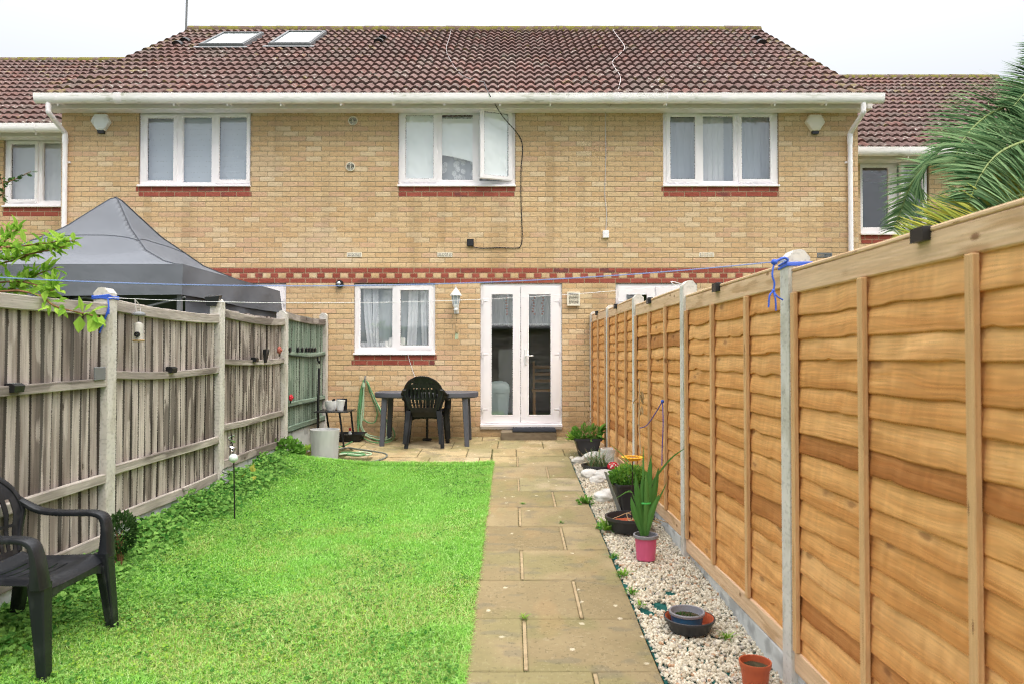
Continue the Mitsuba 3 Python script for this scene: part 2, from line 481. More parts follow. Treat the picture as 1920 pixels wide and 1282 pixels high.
bumped('mat_slab', proc(f_slab), proc(f_slabbump, 3e-3), 1.0, 0.8, 0.3)
matte('mat_bed', proc(lambda p, n, uv: mix((0.055, 0.075, 0.025), (0.17, 0.145, 0.08), fbm(p.x * 20, p.y * 20, 2.0))))
matte('mat_pointing', proc(lambda p, n, uv: mix((0.27, 0.21, 0.125), (0.46, 0.37, 0.235), fbm(p.x * 30, p.y * 30, 2.0))))
matte('mat_soil', proc(lambda p, n, uv: mix((0.035, 0.03, 0.02), (0.10, 0.085, 0.05), fbm(p.x * 25, p.y * 25, 2.0))))
matte('mat_turf', proc(lambda p, n, uv: mix((0.14, 0.22, 0.035), (0.24, 0.35, 0.07), fbm(p.x * 25, p.y * 25, 2.0))))
matte('mat_ground', proc(lambda p, n, uv: mix((0.06, 0.10, 0.035), (0.11, 0.13, 0.06), fbm(p.x * 2, p.y * 2, 2.0))))
matte('mat_membrane', proc(lambda p, n, uv: mix((0.012, 0.06, 0.055), (0.03, 0.12, 0.105), noise(p.x * 50, p.y * 50)) ))


def f_stone(p, n, uv):
    r, r2 = uv.x, uv.y
    c = mix((0.53, 0.475, 0.365), (0.75, 0.70, 0.585), r)
    c = mix(c, mi.Color3f(0.46, 0.42, 0.37), smoothstep(0.86, 0.93, r2))
    c = mix(c, mi.Color3f(0.47, 0.30, 0.19), smoothstep(0.08, 0.03, r2))
    return c * (0.82 + 0.3 * fbm(p.x * 60, p.y * 60, p.z * 60))


matte('mat_stone', proc(f_stone))


def f_grass(p, n, uv):
    r = uv.x
    big = fbm(p.x * 1.3 + 3, p.y * 1.3, 1.0)
    dry = smoothstep(0.49, 0.76, 0.6 * fbm(p.x * 1.1 + 8, p.y * 1.6, 5.0) + 0.4 * fbm(p.x * 7, p.y * 7, 3.0) + 0.36 * dr.exp(-dr.square((p.x + 1.25) / 0.62) - dr.square((p.y - 3.95) / 0.55)))
    c = mix((0.19, 0.45, 0.06), (0.38, 0.74, 0.16), 0.40 * r + 0.30 * big + 0.30 * fbm(p.x * 6 + 2, p.y * 6, 8.0))
    c = mix(c, mi.Color3f(0.62, 0.82, 0.40), smoothstep(0.72, 1.0, r) * 0.75)  # some blades coloured near white, painted highlights on the lawn
    straw = dry * smoothstep(0.25, 0.75, cell_rand(r * 9999.0, 3, 1))
    c = mix(c, mi.Color3f(0.58, 0.56, 0.25), straw * 0.75)
    return c * (0.80 + 0.28 * uv.y)  # root end painted darker, self-shadow put into the blade colour


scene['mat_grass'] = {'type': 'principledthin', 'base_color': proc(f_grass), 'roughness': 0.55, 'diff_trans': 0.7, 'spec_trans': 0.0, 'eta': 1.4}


def leafmat(name, a, b, trans=0.7, rough=0.45):
    def f(p, n, uv):
        return mix(a, b, uv.x) * (0.8 + 0.3 * uv.y)
    scene[name] = {'type': 'principledthin', 'base_color': proc(f), 'roughness': rough, 'diff_trans': trans, 'spec_trans': 0.0, 'eta': 1.45}


leafmat('mat_leaf_bright', (0.16, 0.36, 0.04), (0.40, 0.60, 0.10), 0.9)
leafmat('mat_leaf_mid', (0.07, 0.20, 0.03), (0.20, 0.42, 0.075), 0.6)
leafmat('mat_cover', (0.045, 0.17, 0.03), (0.27, 0.50, 0.12), 0.6)
leafmat('mat_iris', (0.05, 0.16, 0.035), (0.15, 0.33, 0.09), 0.4)
leafmat('mat_leaf_dark', (0.018, 0.055, 0.016), (0.06, 0.12, 0.035), 0.4)
leafmat('mat_palm', (0.045, 0.12, 0.05), (0.27, 0.41, 0.20), 0.55, 0.35)
leafmat('mat_palm_yellow', (0.26, 0.34, 0.07), (0.62, 0.58, 0.12), 0.7)
leafmat('mat_dry', (0.26, 0.17, 0.08), (0.48, 0.36, 0.2), 0.3)
matte('mat_twig', (0.23, 0.12, 0.07))
matte('mat_cane', (0.46, 0.33, 0.19))


def f_plastic_dark(p, n, uv):
    sc = smoothstep(0.5, 0.75, fbm(p.x * 9, p.y * 9, p.z * 4))
    return mix(mix((0.006, 0.0075, 0.0115), (0.018, 0.020, 0.026), sc), mi.Color3f(0.04, 0.042, 0.047), 0.3 * smoothstep(0.6, 0.75, fbm(p.x * 22, p.y * 22, p.z * 9)))


gloss('mat_chair', proc(f_plastic_dark), 0.42)
gloss('mat_table', proc(lambda p, n, uv: mix((0.06, 0.065, 0.085), (0.095, 0.10, 0.12), fbm(p.x * 7, p.y * 7, p.z * 5))), 0.45)
scene['mat_canopy'] = {'type': 'twosided', 'bsdf': {'type': 'bumpmap', 'scale': 1.0, 'bump': proc(lambda p, n, uv: 0.012 * fbm(p.x * 3.2 + 2 * p.z, p.y * 3.2, p.z * 5) + 0.004 * noise(p.x * 14, p.y * 14, p.z * 9), 4e-3), 'bsdf': {'type': 'principled', 'roughness': 0.6, 'specular': 0.3,
    'base_color': proc(lambda p, n, uv: mi.Color3f(0.135, 0.148, 0.173) * (0.90 + 0.2 * fbm(p.x * 3, p.y * 3, p.z * 3)))}}}
matte('mat_canopy_seam', (0.105, 0.115, 0.135))
gloss('mat_rope_blue', (0.03, 0.10, 0.55), 0.5)
gloss('mat_rope_violet', (0.14, 0.10, 0.40), 0.5)
gloss('mat_line_blue', (0.16, 0.24, 0.52), 0.4)
gloss('mat_line_white', (0.75, 0.76, 0.8), 0.4)
gloss('mat_cable_black', (0.015, 0.015, 0.016), 0.5)
gloss('mat_cable_grey', (0.33, 0.32, 0.32), 0.5)
gloss('mat_cable_pale', (0.48, 0.46, 0.46), 0.5)
gloss('mat_hose', (0.12, 0.30, 0.13), 0.4)
gloss('mat_hose_stripe', (0.45, 0.60, 0.42), 0.4)
gloss('mat_hose_grey', (0.15, 0.17, 0.15), 0.5)
gloss('mat_planter_grey', proc(lambda p, n, uv: mix((0.43, 0.45, 0.46), (0.52, 0.535, 0.54), noise(p.x * 30, p.z * 5, p.y * 30))), 0.5)
gloss('mat_pink', (0.58, 0.095, 0.21), 0.4)
gloss('mat_grey_rim', (0.22, 0.22, 0.25), 0.45)
gloss('mat_charcoal_pot', (0.028, 0.029, 0.035), 0.4)
gloss('mat_blue_pot', (0.018, 0.11, 0.22), 0.4)
gloss('mat_terracotta', (0.42, 0.088, 0.035), 0.45)
gloss('mat_yellow', (0.78, 0.40, 0.02), 0.45)
gloss('mat_red', (0.50, 0.018, 0.035), 0.25)
gloss('mat_coral', (0.36, 0.10, 0.075), 0.6)
gloss('mat_clip_green', (0.06, 0.45, 0.09), 0.35)
gloss('mat_white_glaze', (0.72, 0.74, 0.74), 0.25)
gloss('mat_bin', (0.42, 0.55, 0.56), 0.35)
matte('mat_whitestone', proc(lambda p, n, uv: mix((0.50, 0.48, 0.43), (0.78, 0.78, 0.77), fbm(p.x * 16, p.y * 16, p.z * 16))))
matte('mat_step', proc(lambda p, n, uv: mix((0.13, 0.10, 0.07), (0.25, 0.21, 0.155), fbm(p.x * 14, p.y * 14, p.z * 22))))
matte('mat_mat', (0.045, 0.05, 0.062))
matte('mat_pine', (0.42, 0.24, 0.10))
scene['mat_clear'] = {'type': 'thindielectric', 'int_ior': 1.3}
gloss('mat_ball', (0.60, 0.70, 0.68), 0.12, clearcoat=1.0)

# ---------------------------------------------------------------- ground
ys = np.r_[-400, -60, -6, np.linspace(-5, 10.6, 60), 14, 60, 400]
xs = np.r_[-400, -60, -8, np.linspace(-4.0, 4.0, 60), 8, 60, 400]
gx, gy = np.meshgrid(xs, ys, indexing='ij')
gpos = np.stack([gx, gy, gz(gx, gy) - 0.10], -1)


def sheet(pos):
    nu, nv = pos.shape[:2]
    i, j = np.meshgrid(np.arange(nu - 1), np.arange(nv - 1), indexing='ij')
    q = np.stack([i * nv + j, (i + 1) * nv + j, (i + 1) * nv + j + 1, i * nv + j + 1], -1).reshape(-1, 4)
    return tm(pos.reshape(-1, 3), q)


solo('ground', sheet(gpos), 'mat_ground', 'ground running on under and beyond the back gardens', 'ground', kind='structure')


def patch(x0, x1, y0, y1, dz, nx=24, ny=60):
    x, y = np.meshgrid(np.linspace(x0, x1, nx), np.linspace(y0, y1, ny), indexing='ij')
    return sheet(np.stack([x, y, gz(x, y) + dz], -1))


PATH_L, PATH_R = -0.235, 0.70
solo('lawn', patch(-2.72, PATH_L - 0.012, -3, 8.40, -0.012), 'mat_turf', 'earth of the small lawn between the old fence and the path', 'lawn', kind='structure')

# path and patio: a bed of mortar and the slabs on it
ROW0, ROWP = 3.428, 0.6035


def slab_mesh(x0, x1, y0, y1, i, rise=0.0):
    th, c = 0.045, 0.006
    n = 5
    xs_, ys_ = np.r_[x0, x0 + c, np.linspace(x0 + .03, x1 - .03, n), x1 - c, x1], np.r_[y0, y0 + c, np.linspace(y0 + .03, y1 - .03, n), y1 - c, y1]
    x, y = np.meshgrid(xs_, ys_, indexing='ij')
    z = SLOPE * y + rise + 0.004 * (meshkit.noise(np.stack([x * 5, y * 5, x * 0 + i], -1)) - 0.5)
    e = np.minimum(np.minimum(x - x0, x1 - x), np.minimum(y - y0, y1 - y))
    z = np.where(e < 1e-6, z - c, z)
    top = sheet(np.stack([x, y, z], -1))
    b = box(x0, x1, y0, y1, 0, 1)
    v = b.vertices.copy()
    v[:, 2] = np.where(v[:, 2] > 0.5, SLOPE * v[:, 1] + rise - c - 0.0005, SLOPE * v[:, 1] + rise - th)
    m = cat(top, tm(v, b.faces))
    uv = np.c_[m.vertices[:, 0] - x0 + 10 * i + 3, m.vertices[:, 1]]
    return m, uv


solo('path', patch(PATH_L + 0.004, PATH_R - 0.004, 0.4, 8.86, -0.013, 6, 40), 'mat_bed', 'garden path of sandy slabs beside the gravel', 'path', kind='structure')
sid = 0
r_ = np.random.default_rng(3)
for k in range(-5, 9):
    y0, y1 = ROW0 + ROWP * k, ROW0 + ROWP * (k + 1)
    split = PATH_L + (0.302 if k % 2 == 0 else 0.625)
    for x0, x1 in ((PATH_L, split - 0.009), (split + 0.009, PATH_R)):
        sid += 1
        m, uv = slab_mesh(x0 + r_.uniform(0, .004), x1 - r_.uniform(0, .006), y0 + 0.0025 + r_.uniform(0, .002), y1 - 0.0025, sid, r_.uniform(-.002, .003))
        part('path', 'paving_slab', m, 'mat_slab', uv=uv)
for k in range(-5, 9):
    y0, y1 = ROW0 + ROWP * k, ROW0 + ROWP * (k + 1)
    split = PATH_L + (0.302 if k % 2 == 0 else 0.625)
    part('path', 'mortar_joint', tm([[split + dx, yy_, SLOPE * yy_ - dz] for dx in (-.0088, .0088) for yy_ in (y0 + .03, y1 - .01) for dz in (.012, .0045)], BF), 'mat_pointing')
PAT_L, PAT_R = -2.60, 1.13
pk = thing('patio', 'paved patio along the foot of the house wall', 'patio', kind='structure')
scene[pk] = ply(cat(patch(PAT_L, PATH_L - 0.003, 8.42, FY + .1, -0.013, 6, 12), patch(PATH_L - 0.003, PAT_R, 8.866, FY + .1, -0.013, 6, 10)), 'mat_bed')
for (ya, yb, off, xa, xb) in ((8.42, 8.80, 0.1, PAT_L + 0.9, PATH_L - 0.02), (8.806, 9.40, 0.28, PAT_L + .55, PATH_L - 0.02), (8.866, 9.40, 0.3, PATH_L - 0.012, PAT_R), (9.406, 10.0, 0.0, PAT_L, PAT_R), (10.006, 10.385, 0.37, PAT_L, PAT_R)):
    x = xa
    first = True
    while x < xb - 0.02:
        w = (off if first and off > 0.05 else 0.603)
        first = False
        x1 = min(x + w, xb)
        if x1 - x > 0.06:
            sid += 1
            m, uv = slab_mesh(x + 0.004, x1 - 0.005, ya + 0.003, yb - 0.003, sid, r_.uniform(-.002, .004))
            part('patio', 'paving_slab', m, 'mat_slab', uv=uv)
        x = x1

# ---------------------------------------------------------------- the houses
UB = BW - 0.0085
ub = np.array([UB, 0.10, BH - 0.0085])
c_ = 0.004
bv, bf = [], []
hx, hz = ub[0] / 2, ub[2] / 2
for (dx, dz, yy) in ((hx - c_, hz - c_, 0.0), (hx, hz, c_), (hx, hz, ub[1])):
    bv += [[-dx, yy, -dz], [dx, yy, -dz], [dx, yy, dz], [-dx, yy, dz]]
bf.append([0, 1, 2, 3])
for a in (0, 4):
    for k in range(4):
        l = (k + 1) % 4
        bf.append([a + k, a + 4 + k, a + 4 + l, a + l])
BRICK = tm(bv, bf)
BRICK.invert() if False else None
SH_BRICK, SH_RED = ply(BRICK, 'mat_brick'), ply(BRICK, 'mat_red_brick')


def WX(px, Y=FY): return float(P(px, 600, Y)[0])
def WZ(py, Y=FY): return float(P(960, py, Y)[2])


XA0, XA1, XA2, XA3 = WX(111), WX(608), WX(1106), WX(1612)
WALL_TOP = 5.185


def zrow(r): return BZ0 + r * BH


def build_wall(house, x0, x1, Y, ztop, zbot, openings, red, near, cuts=(), band=True, ends=(1, 1)):
    """mortar wall with its openings and every brick of it; red(row, x) tells where red bricks lie"""
    poly = sbox(x0, zbot, x1, ztop)
    for o in openings:
        poly = poly.difference(sbox(o[0] - .003, o[2] - .003, o[1] + .003, o[3] + .003))
    w = part(house, 'wall', ext(poly, Y + 0.0038, Y + 0.16), 'mat_mortar')
    g = np.random.default_rng(int(abs(x0) * 100) + 5)
    todo = []
    r0, r1 = int(math.floor((zbot - BZ0) / BH)), int(math.ceil((ztop - BZ0) / BH))
    for r in range(r0, r1):
        za, zb = zrow(r), min(zrow(r + 1), ztop)
        if zb - za < 0.02:
            continue
        sh = 0.5 * (r % 2)
        k0 = int(math.floor((x0 - BX0) / BW - sh)) - 1
        spans = []
        for k in range(k0, k0 + int((x1 - x0) / BW) + 4):
            a = BX0 + (k + sh) * BW
            if band and r == 1:
                q = BW / 4
                spans += [(a + q, a + q * 3, k), (a + 3 * q, a + 5 * q, k)]
            else:
                spans.append((a, a + BW, k))
        for a, b, k in spans:
            mid = (a + b) / 2
            chk = band and r == 1
            isred = red(r, mid) if not chk else abs(((mid - BX0) / BW) - round((mid - BX0) / BW)) < 0.2
            lo, hi = max(a, x0), min(b, x1)
            if (not ends[0] and a < x0) or (not ends[1] and b > x1):
                if x0 <= mid < x1: lo, hi = a, b
                elif not ends[0] and mid < x0 or not ends[1] and mid >= x1: continue
            segs = [(lo, hi)] if hi - lo > 0.03 else []
            for o in openings:
                if min(zb, o[3]) - max(za, o[2]) > 0.35 * (zb - za):
                    ns = []
                    for s in segs:
                        if s[0] < o[0]: ns.append((s[0], min(s[1], o[0])))
                        if s[1] > o[1]: ns.append((max(s[0], o[1]), s[1]))
                    segs = [s for s in ns if s[1] - s[0] > 0.025]
            for c in cuts:
                if r in c[2]:
                    ns = []
                    for s in segs:
                        for e in (c[0], c[1]):
                            if s[0] + .02 < e < s[1] - .02:
                                ns.append((s[0], e)); s = (e, s[1])
                        ns.append(s)
                    segs = ns
            for s in segs:
                todo.append((s[0], s[1], za, zb, red(r, (s[0] + s[1]) / 2) if not chk else isred))
    # the bricks nearest to "near" are entries of their own, the rest is one mesh for each colour
    todo.sort(key=lambda t: (not t[4], (0.5 * (t[0] + t[1]) - near[0]) ** 2 + (0.5 * (t[2] + t[3]) - near[1]) ** 2))
    nred = sum(t[4] for t in todo)
    keep = set(range(min(nred, 130))) | set(range(nred, nred + 300 - min(nred, 130)))
    rest = {False: [], True: []}
    for i, (a, b, za, zb, isred) in enumerate(todo):
        L, H = b - a, zb - za
        sx, sz = (L - 0.0085) / ub[0], (H - 0.0085) / ub[2]
        o = np.array([(a + b) / 2, Y + g.uniform(-.0016, .0016), (za + zb) / 2 + g.uniform(-.001, .001)])
        t = g.normal(0, 0.003, 3)
        cols = (np.array([1, t[0], t[1]]) * sx, np.array([-t[0], 1, t[2]]), np.array([-t[1], -t[2], 1]) * sz)
        if i in keep:
            part(w, 'brick', shape=SH_RED if isred else SH_BRICK, to_world=mat4(cols, o))
        else:
            rest[isred].append(BRICK.vertices @ np.array(cols) + o)
    for isred, vs in rest.items():
        if vs:
            n = len(BRICK.vertices)
            part(w, 'red_brickwork' if isred else 'brickwork', tm(np.vstack(vs), np.vstack([BRICK.faces + n * i for i in range(len(vs))])), 'mat_red_brick' if isred else 'mat_brick', kind='stuff')
    return w


def room(house, x0, x1, z0, z1, y0, y1, mat='mat_room'):
    v = np.array([[x, y, z] for x in (x0, x1) for y in (y0, y1) for z in (z0, z1)], float)
    f = np.array([[2, 3, 7, 6], [0, 1, 3, 2], [4, 6, 7, 5], [0, 2, 6, 4], [1, 5, 7, 3]])
    return part(house, 'room', tm(v, f), mat)


def ring(o, i):
    return sbox(*o).difference(sbox(*i))


def window(house, rect, panes, Y=FY, name='window', sill=True, sashw=0.052, openp=None, roommat='mat_room', depth=1.6):
    """rect and panes in photograph pixels on the wall plane; panes: (kind, (x0, y0, x1, y1))"""
    X = lambda q: WX(q, Y)
    Z = lambda q: WZ(q, Y)
    x0, x1, z1, z0 = X(rect[0]), X(rect[2]), Z(rect[1]), Z(rect[3])
    w = thing_key = numbered(house + '__' + name)
    yf = Y + 0.035
    fr = sbox(x0, z0, x1, z1)
    ps = []
    for kind, q in panes:
        a = (X(q[0]), Z(q[3]), X(q[2]), Z(q[1]))
        e = 0.0 if kind == 'fixed' else sashw - 0.008
        fr = fr.difference(sbox(a[0] - e, a[1] - e, a[2] + e, a[3] + e))
        ps.append((kind, a))
    part(w, 'frame', ext(fr, yf, yf + 0.07), 'mat_upvc')
    for kind, a in ps:
        if kind == 'fixed':
            part(w, 'bead', ext(ring((a[0] - .001, a[1] - .001, a[2] + .001, a[3] + .001), (a[0] + .012, a[1] + .012, a[2] - .012, a[3] - .012)), yf + 0.012, yf + 0.03), 'mat_upvc')
            part(w, 'pane', tm([[a[0], yf + .03, a[1]], [a[2], yf + .03, a[1]], [a[2], yf + .03, a[3]], [a[0], yf + .03, a[3]]], [[0, 1, 2, 3]]), 'mat_glass')
            continue
        s = sashw
        o = (a[0] - s, a[1] - s, a[2] + s, a[3] + s)
        m = cat(ext(ring((o[0] + .006, o[1] + .006, o[2] - .006, o[3] - .006), a), yf - 0.02, yf - 0.014), ext(ring(o, (a[0] - .004, a[1] - .004, a[2] + .004, a[3] + .004)), yf - 0.014, yf + 0.03),
                ext(ring((a[0] - .0045, a[1] - .0045, a[2] + .0045, a[3] + .0045), (a[0] + .006, a[1] + .006, a[2] - .006, a[3] - .006)), yf - 0.004, yf + 0.012))
        pn = tm([[a[0], yf + .005, a[1]], [a[2], yf + .005, a[1]], [a[2], yf + .005, a[3]], [a[0], yf + .005, a[3]]], [[0, 1, 2, 3]])
        se = ext(ring((a[0] - .003, a[1] - .003, a[2] + .003, a[3] + .003), (a[0] + .0085, a[1] + .0085, a[2] - .0085, a[3] - .0085)), yf - 0.001, yf + 0.004)
        if kind == 'open':
            h = np.array([o[2], yf, 0])
            R = lambda m: move(move(m, *(-h)), *h, rz=0) if False else move(move(m, -h[0], -h[1], 0), 0, 0, 0, rz=openp)
            m, pn, se = [move(R(q), h[0], h[1] - 0.03, 0) for q in (m, pn, se)]
        part(w, 'sash', m, 'mat_upvc', label='casement standing open' if kind == 'open' else None)
        part(w, 'seal', se, 'mat_seal')
        part(w, 'pane', pn, 'mat_glass')
    if sill:
        part(w, 'sill', cat(cbox(x0 - .01, x1 + .01, Y - 0.035, yf + 0.02, z0 - .012, z0 + 0.016, .004)), 'mat_upvc')
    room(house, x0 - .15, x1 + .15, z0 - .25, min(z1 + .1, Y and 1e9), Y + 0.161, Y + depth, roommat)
    return w, ps, yf


def drape(x0, x1, z0, z1, y, folds, amp, seed, gather=0.0, n=90, flare=0.0):
    """hanging cloth: x runs over the folds, gather narrows it towards the top"""
    g = np.random.default_rng(seed)
    s, t = np.meshgrid(np.linspace(0, 1, n), np.linspace(0, 1, 26), indexing='ij')
    c = (x0 + x1) / 2
    x = x0 + s * (x1 - x0)
    x = c + (x - c) * (1 - gather * t) + flare * (1 - t) ** 2
    ph = g.uniform(0, 6, 3)
    y_ = y + amp * (np.sin(s * folds * 6.28 + ph[0] + 0.6 * np.sin(t * 3 + ph[1])) + 0.5 * np.sin(s * folds * 2.3 * 6.28 + ph[2] + t)) * (0.55 + 0.45 * (1 - t))
    z = z0 + t * (z1 - z0) + (1 - t) ** 8 * 0.012 * np.sin(s * folds * 12)
    return sheet(np.stack([x, y_, z], -1))


YE, ZE, YR, ZR = 10.03, 5.272, 14.6, 8.275
SLEN = math.hypot(YR - YE, ZR - ZE)
RC, RS = (YR - YE) / SLEN, (ZR - ZE) / SLEN
assert abs(RT_G * 0.853 * 17 - (YR - YE)) < 0.3
GAUGE = SLEN / 17


def f_tile_mesh(drop=0.008):
    ns = 20
    s = np.linspace(0, 1, ns + 1)
    w = 0.034 * (0.5 - 0.5 * np.cos(4 * np.pi * s + 0.35 * np.sin(4 * np.pi * s))) ** 1.1
    u = s * (RT_W - 0.003)
    L = GAUGE + 0.06
    A = np.c_[u, 0 * u, w + 0.050]; B = np.c_[u, 0 * u + L, w + 0.004]; C = np.c_[u, 0 * u + 0.004, (w if drop > 0 else 0 * w) + drop]
    v = np.vstack([A, B, C])
    f = []
    k = ns + 1
    for i in range(ns):
        f += [[i, i + 1, k + i + 1, k + i], [2 * k + i, 2 * k + i + 1, i + 1, i]]
    m = tm(v, f)
    # side edge
    return m


TILE = f_tile_mesh()
SH_TILE = ply(TILE, 'mat_tile', smooth=40)
SH_EAVE = ply(f_tile_mesh(-0.03), 'mat_tile', smooth=40)


def roofpt(px, py, dY=0, dZ=0):
    """the point of the roof plane seen at a pixel"""
    d = ray(px, py)
    o = np.array([0, YE + dY, ZE + dZ]); nrm = np.array([0, -RS, RC])
    t = np.dot(o - EYE, nrm) / np.dot(d, nrm)
    return EYE + d * t


def build_roof(house, x0, x1, dY, dZ, seed, near, verge=None, low=0.0):
    ye, ze, yr, zr = YE + dY, ZE + dZ, YR + dY, ZR + dZ - low
    RC, RS = (yr - ye) / math.hypot(yr - ye, zr - ze), (zr - ze) / math.hypot(yr - ye, zr - ze)
    prof = Polygon([(ye + .03, ze - .01), (yr, zr - .02), (2 * yr - ye - .03, ze - .01)])
    m = trimesh.creation.extrude_polygon(prof, x1 - x0, engine='earcut')
    v = m.vertices
    roof = part(house, 'roof', tm(np.c_[x0 + v[:, 2], v[:, 0], v[:, 1]], m.faces), 'mat_tile')
    g = np.random.default_rng(seed)
    c0, c1 = int(round((x0 + 6.6) / RT_W)), int(round((x1 + 6.6) / RT_W))
    todo = [(i, j) for i in range(c0, c1) for j in range(17)]
    todo.sort(key=lambda t: abs(-6.6 + t[0] * RT_W - near) + 0.3 * t[1])
    rest = []
    for q, (i, j) in enumerate(todo):
        t = g.normal(0, 0.006, 3)
        u, vv, n = np.array([1, 0, 0]), np.array([0, RC, RS]), np.array([0, -RS, RC])
        o = np.array([-6.6 + i * RT_W, ye, ze]) + vv * (j * GAUGE + 0.035 + g.uniform(-.004, .004)) + n * (0.004 + g.uniform(0, .003))
        cols = (u + vv * t[0] + n * t[1], vv - u * t[0] + n * t[2] * 0.5, n)
        if q < 310:
            part(roof, 'tile', shape=SH_TILE if j else SH_EAVE, to_world=mat4(cols, o))
        else:
            rest.append(TILE.vertices @ np.array(cols) + o)
    if rest:
        n = len(TILE.vertices)
        part(roof, 'tiling', tm(np.vstack(rest), np.vstack([TILE.faces + n * i for i in range(len(rest))])), 'mat_tile', smooth=40, kind='stuff')
    for xv, sd in ((x0, -1), (x1, 1)):
        if verge and sd in verge:
            U, V, N, O = np.array([1, 0, 0]), np.array([0, RC, RS]), np.array([0, -RS, RC]), np.array([0, ye, ze])
            w = box(xv - .012 if sd < 0 else xv - .010, xv + .010 if sd < 0 else xv + .012, -.038, .03, .02, SLEN - .03).vertices
            part(roof, 'verge', tm(O + w[:, :1] * U + w[:, 2:] * V - w[:, 1:2] * N, BF), 'mat_ridge')
    # ridge tiles
    a = np.linspace(-0.15 * np.pi, 1.15 * np.pi, 13)
    x = x0
    while x < x1 - 0.05:
        e = min(x + 0.45, x1)
        v, f = [], []
        for (xx, R) in ((x + .002, 0.125), (e + .01 if e < x1 else e, 0.119)):
            for aa in a:
                v.append([xx, yr + R * math.cos(aa), zr + 0.005 + R * math.sin(aa) * 0.9])
        for k in range(12):
            f.append([k, k + 1, 14 + k, 13 + k])
        part(roof, 'ridge_tile', move(tm(v, f), z=g.uniform(-.004, .004)), 'mat_ridge', smooth=40)
        x = e
    return roof


def gutter_profile():
    a = np.linspace(np.pi, 2 * np.pi, 13)
    out = [(0.058 * math.cos(t), 0.085 * math.sin(t) * (1 if abs(math.sin(t)) > 0 else 1)) for t in a]
    out = [(-0.060, 0.045)] + out + [(0.060, 0.045)]
    return np.array(out)


def build_eaves(house, x0, x1, dY, dZ, gx0, gx1, endl, endr, seed):
    """fascia, soffit and the half-round gutter with its brackets"""
    yf, zf = 10.20 + dY, 5.178 + dZ
    part(house, 'fascia', cbox(x0, x1, yf, yf + .018, zf, zf + 0.185, .003), 'mat_upvc')
    part(house, 'soffit', box(x0, x1, yf + .0185, FY + dY + .004, zf + .002, zf + .012), 'mat_upvc_grey')
    yc, zc = 10.03 + dY, 5.276 + dZ
    p = gutter_profile()
    pin = p * np.array([0.95, 0.95]) + np.array([0, 0.003])
    n = len(p)
    v = [[x, yc + q[0], zc + q[1]] for x in (gx0, gx1) for q in p] + [[x, yc + q[0], zc + q[1]] for x in (gx0, gx1) for q in pin]
    f = []
    for k in range(n - 1):
        f += [[k, n + k, n + k + 1, k + 1], [2 * n + k + 1, 3 * n + k + 1, 3 * n + k, 2 * n + k]]
    for k in (0, n - 1):
        f += [[k, n + k, 3 * n + k, 2 * n + k]]
    ms = [tm(v, f)]
    for e, x in ((endl, gx0), (endr, gx1)):
        if e:
            ms.append(tm([[x, yc + q[0] * 1.03, zc + q[1] * 1.03] for q in p] + [[x + 0.004, yc + q[0] * 1.03, zc + q[1] * 1.03] for q in p],
                         [[0, k, k + 1] for k in range(1, n - 1)] + [[n, n + k + 1, n + k] for k in range(1, n - 1)]))
    gt = part(house, 'gutter', cat(*ms), 'mat_gutter', smooth=40)
    g = np.random.default_rng(seed)
    x = gx0 + 0.3
    while x < gx1 - 0.1:
        for wd, R, nm in (((0.022, 1.06, 'bracket'),) if g.random() > 0.15 else ((0.11, 1.07, 'union'),)):
            q = p * R
            v = [[xx, yc + a[0], zc + a[1]] for xx in (x, x + wd) for a in q] + [[xx, yc + a[0], zc + a[1]] for xx in (x, x + wd) for a in p * 1.005]
            f = []
            for k in range(n - 1):
                f += [[k, n + k, n + k + 1, k + 1]]
            for s in (0, n):
                f += [[s + k, s + k + 1, 2 * n + s + k + 1, 2 * n + s + k] for k in range(n - 1)]
            m = tm(v, f)
            if nm == 'bracket':
                m = cat(m, box(x + .002, x + .020, yc + 0.055, yf, zc - 0.06, zc + 0.03), box(x + .004, x + .018, yc - .004, yc + .01, zc - 0.118, zc - 0.085))
            part(gt, nm, m, 'mat_upvc', smooth=40)
        x += 0.76 + g.uniform(-.06, .06)
    return gt


def downpipe(house, px, Y, side, ztop, zbot):
    """from the gutter down the wall, with the swan neck at the top"""
    x = WX(px, Y)
    yw = Y - 0.055
    pts = [(x + side * 0.045, Y - 0.365, ztop), (x + side * 0.045, Y - 0.365, ztop - .12), (x + side * 0.04, Y - 0.34, ztop - .17), (x + side * 0.008, yw - .03, ztop - .33), (x, yw, ztop - .38), (x, yw, ztop - .45)]
    k = part(house, 'downpipe', cat(tube(curve(pts, 22), 0.036, 14), tube([(x, yw, ztop - .40), (x, yw, zbot)], 0.034, 14), tube([(x, yw, ztop - .40), (x, yw, ztop - .50)], 0.040, 14)), 'mat_upvc', smooth=40)
    for z in np.arange(ztop - 0.75, zbot, -1.6):
        part(k, 'pipe_clip', cat(tube([(x, yw, z), (x, yw, z - .03)], 0.0375, 12), box(x - .055, x + .055, yw + .03, Y - .001, z - .028, z - .002)), 'mat_upvc')


zbase = gz(0, FY) - 0.25
REAR = 18.8


def shell(house, x0, x1, dY, ztop, left, right):
    """party and rear walls that close the house"""
    ms = [box(x0, x1, REAR + dY, REAR + dY + .2, zbase, ztop)]
    if left: ms.append(box(x0, x0 + .1, FY + dY + .17, REAR + dY - .002, zbase, ztop))
    if right: ms.append(box(x1 - .1, x1, FY + dY + .17, REAR + dY - .002, zbase, ztop))
    part(house, 'rear_wall', cat(*ms), 'mat_brick')


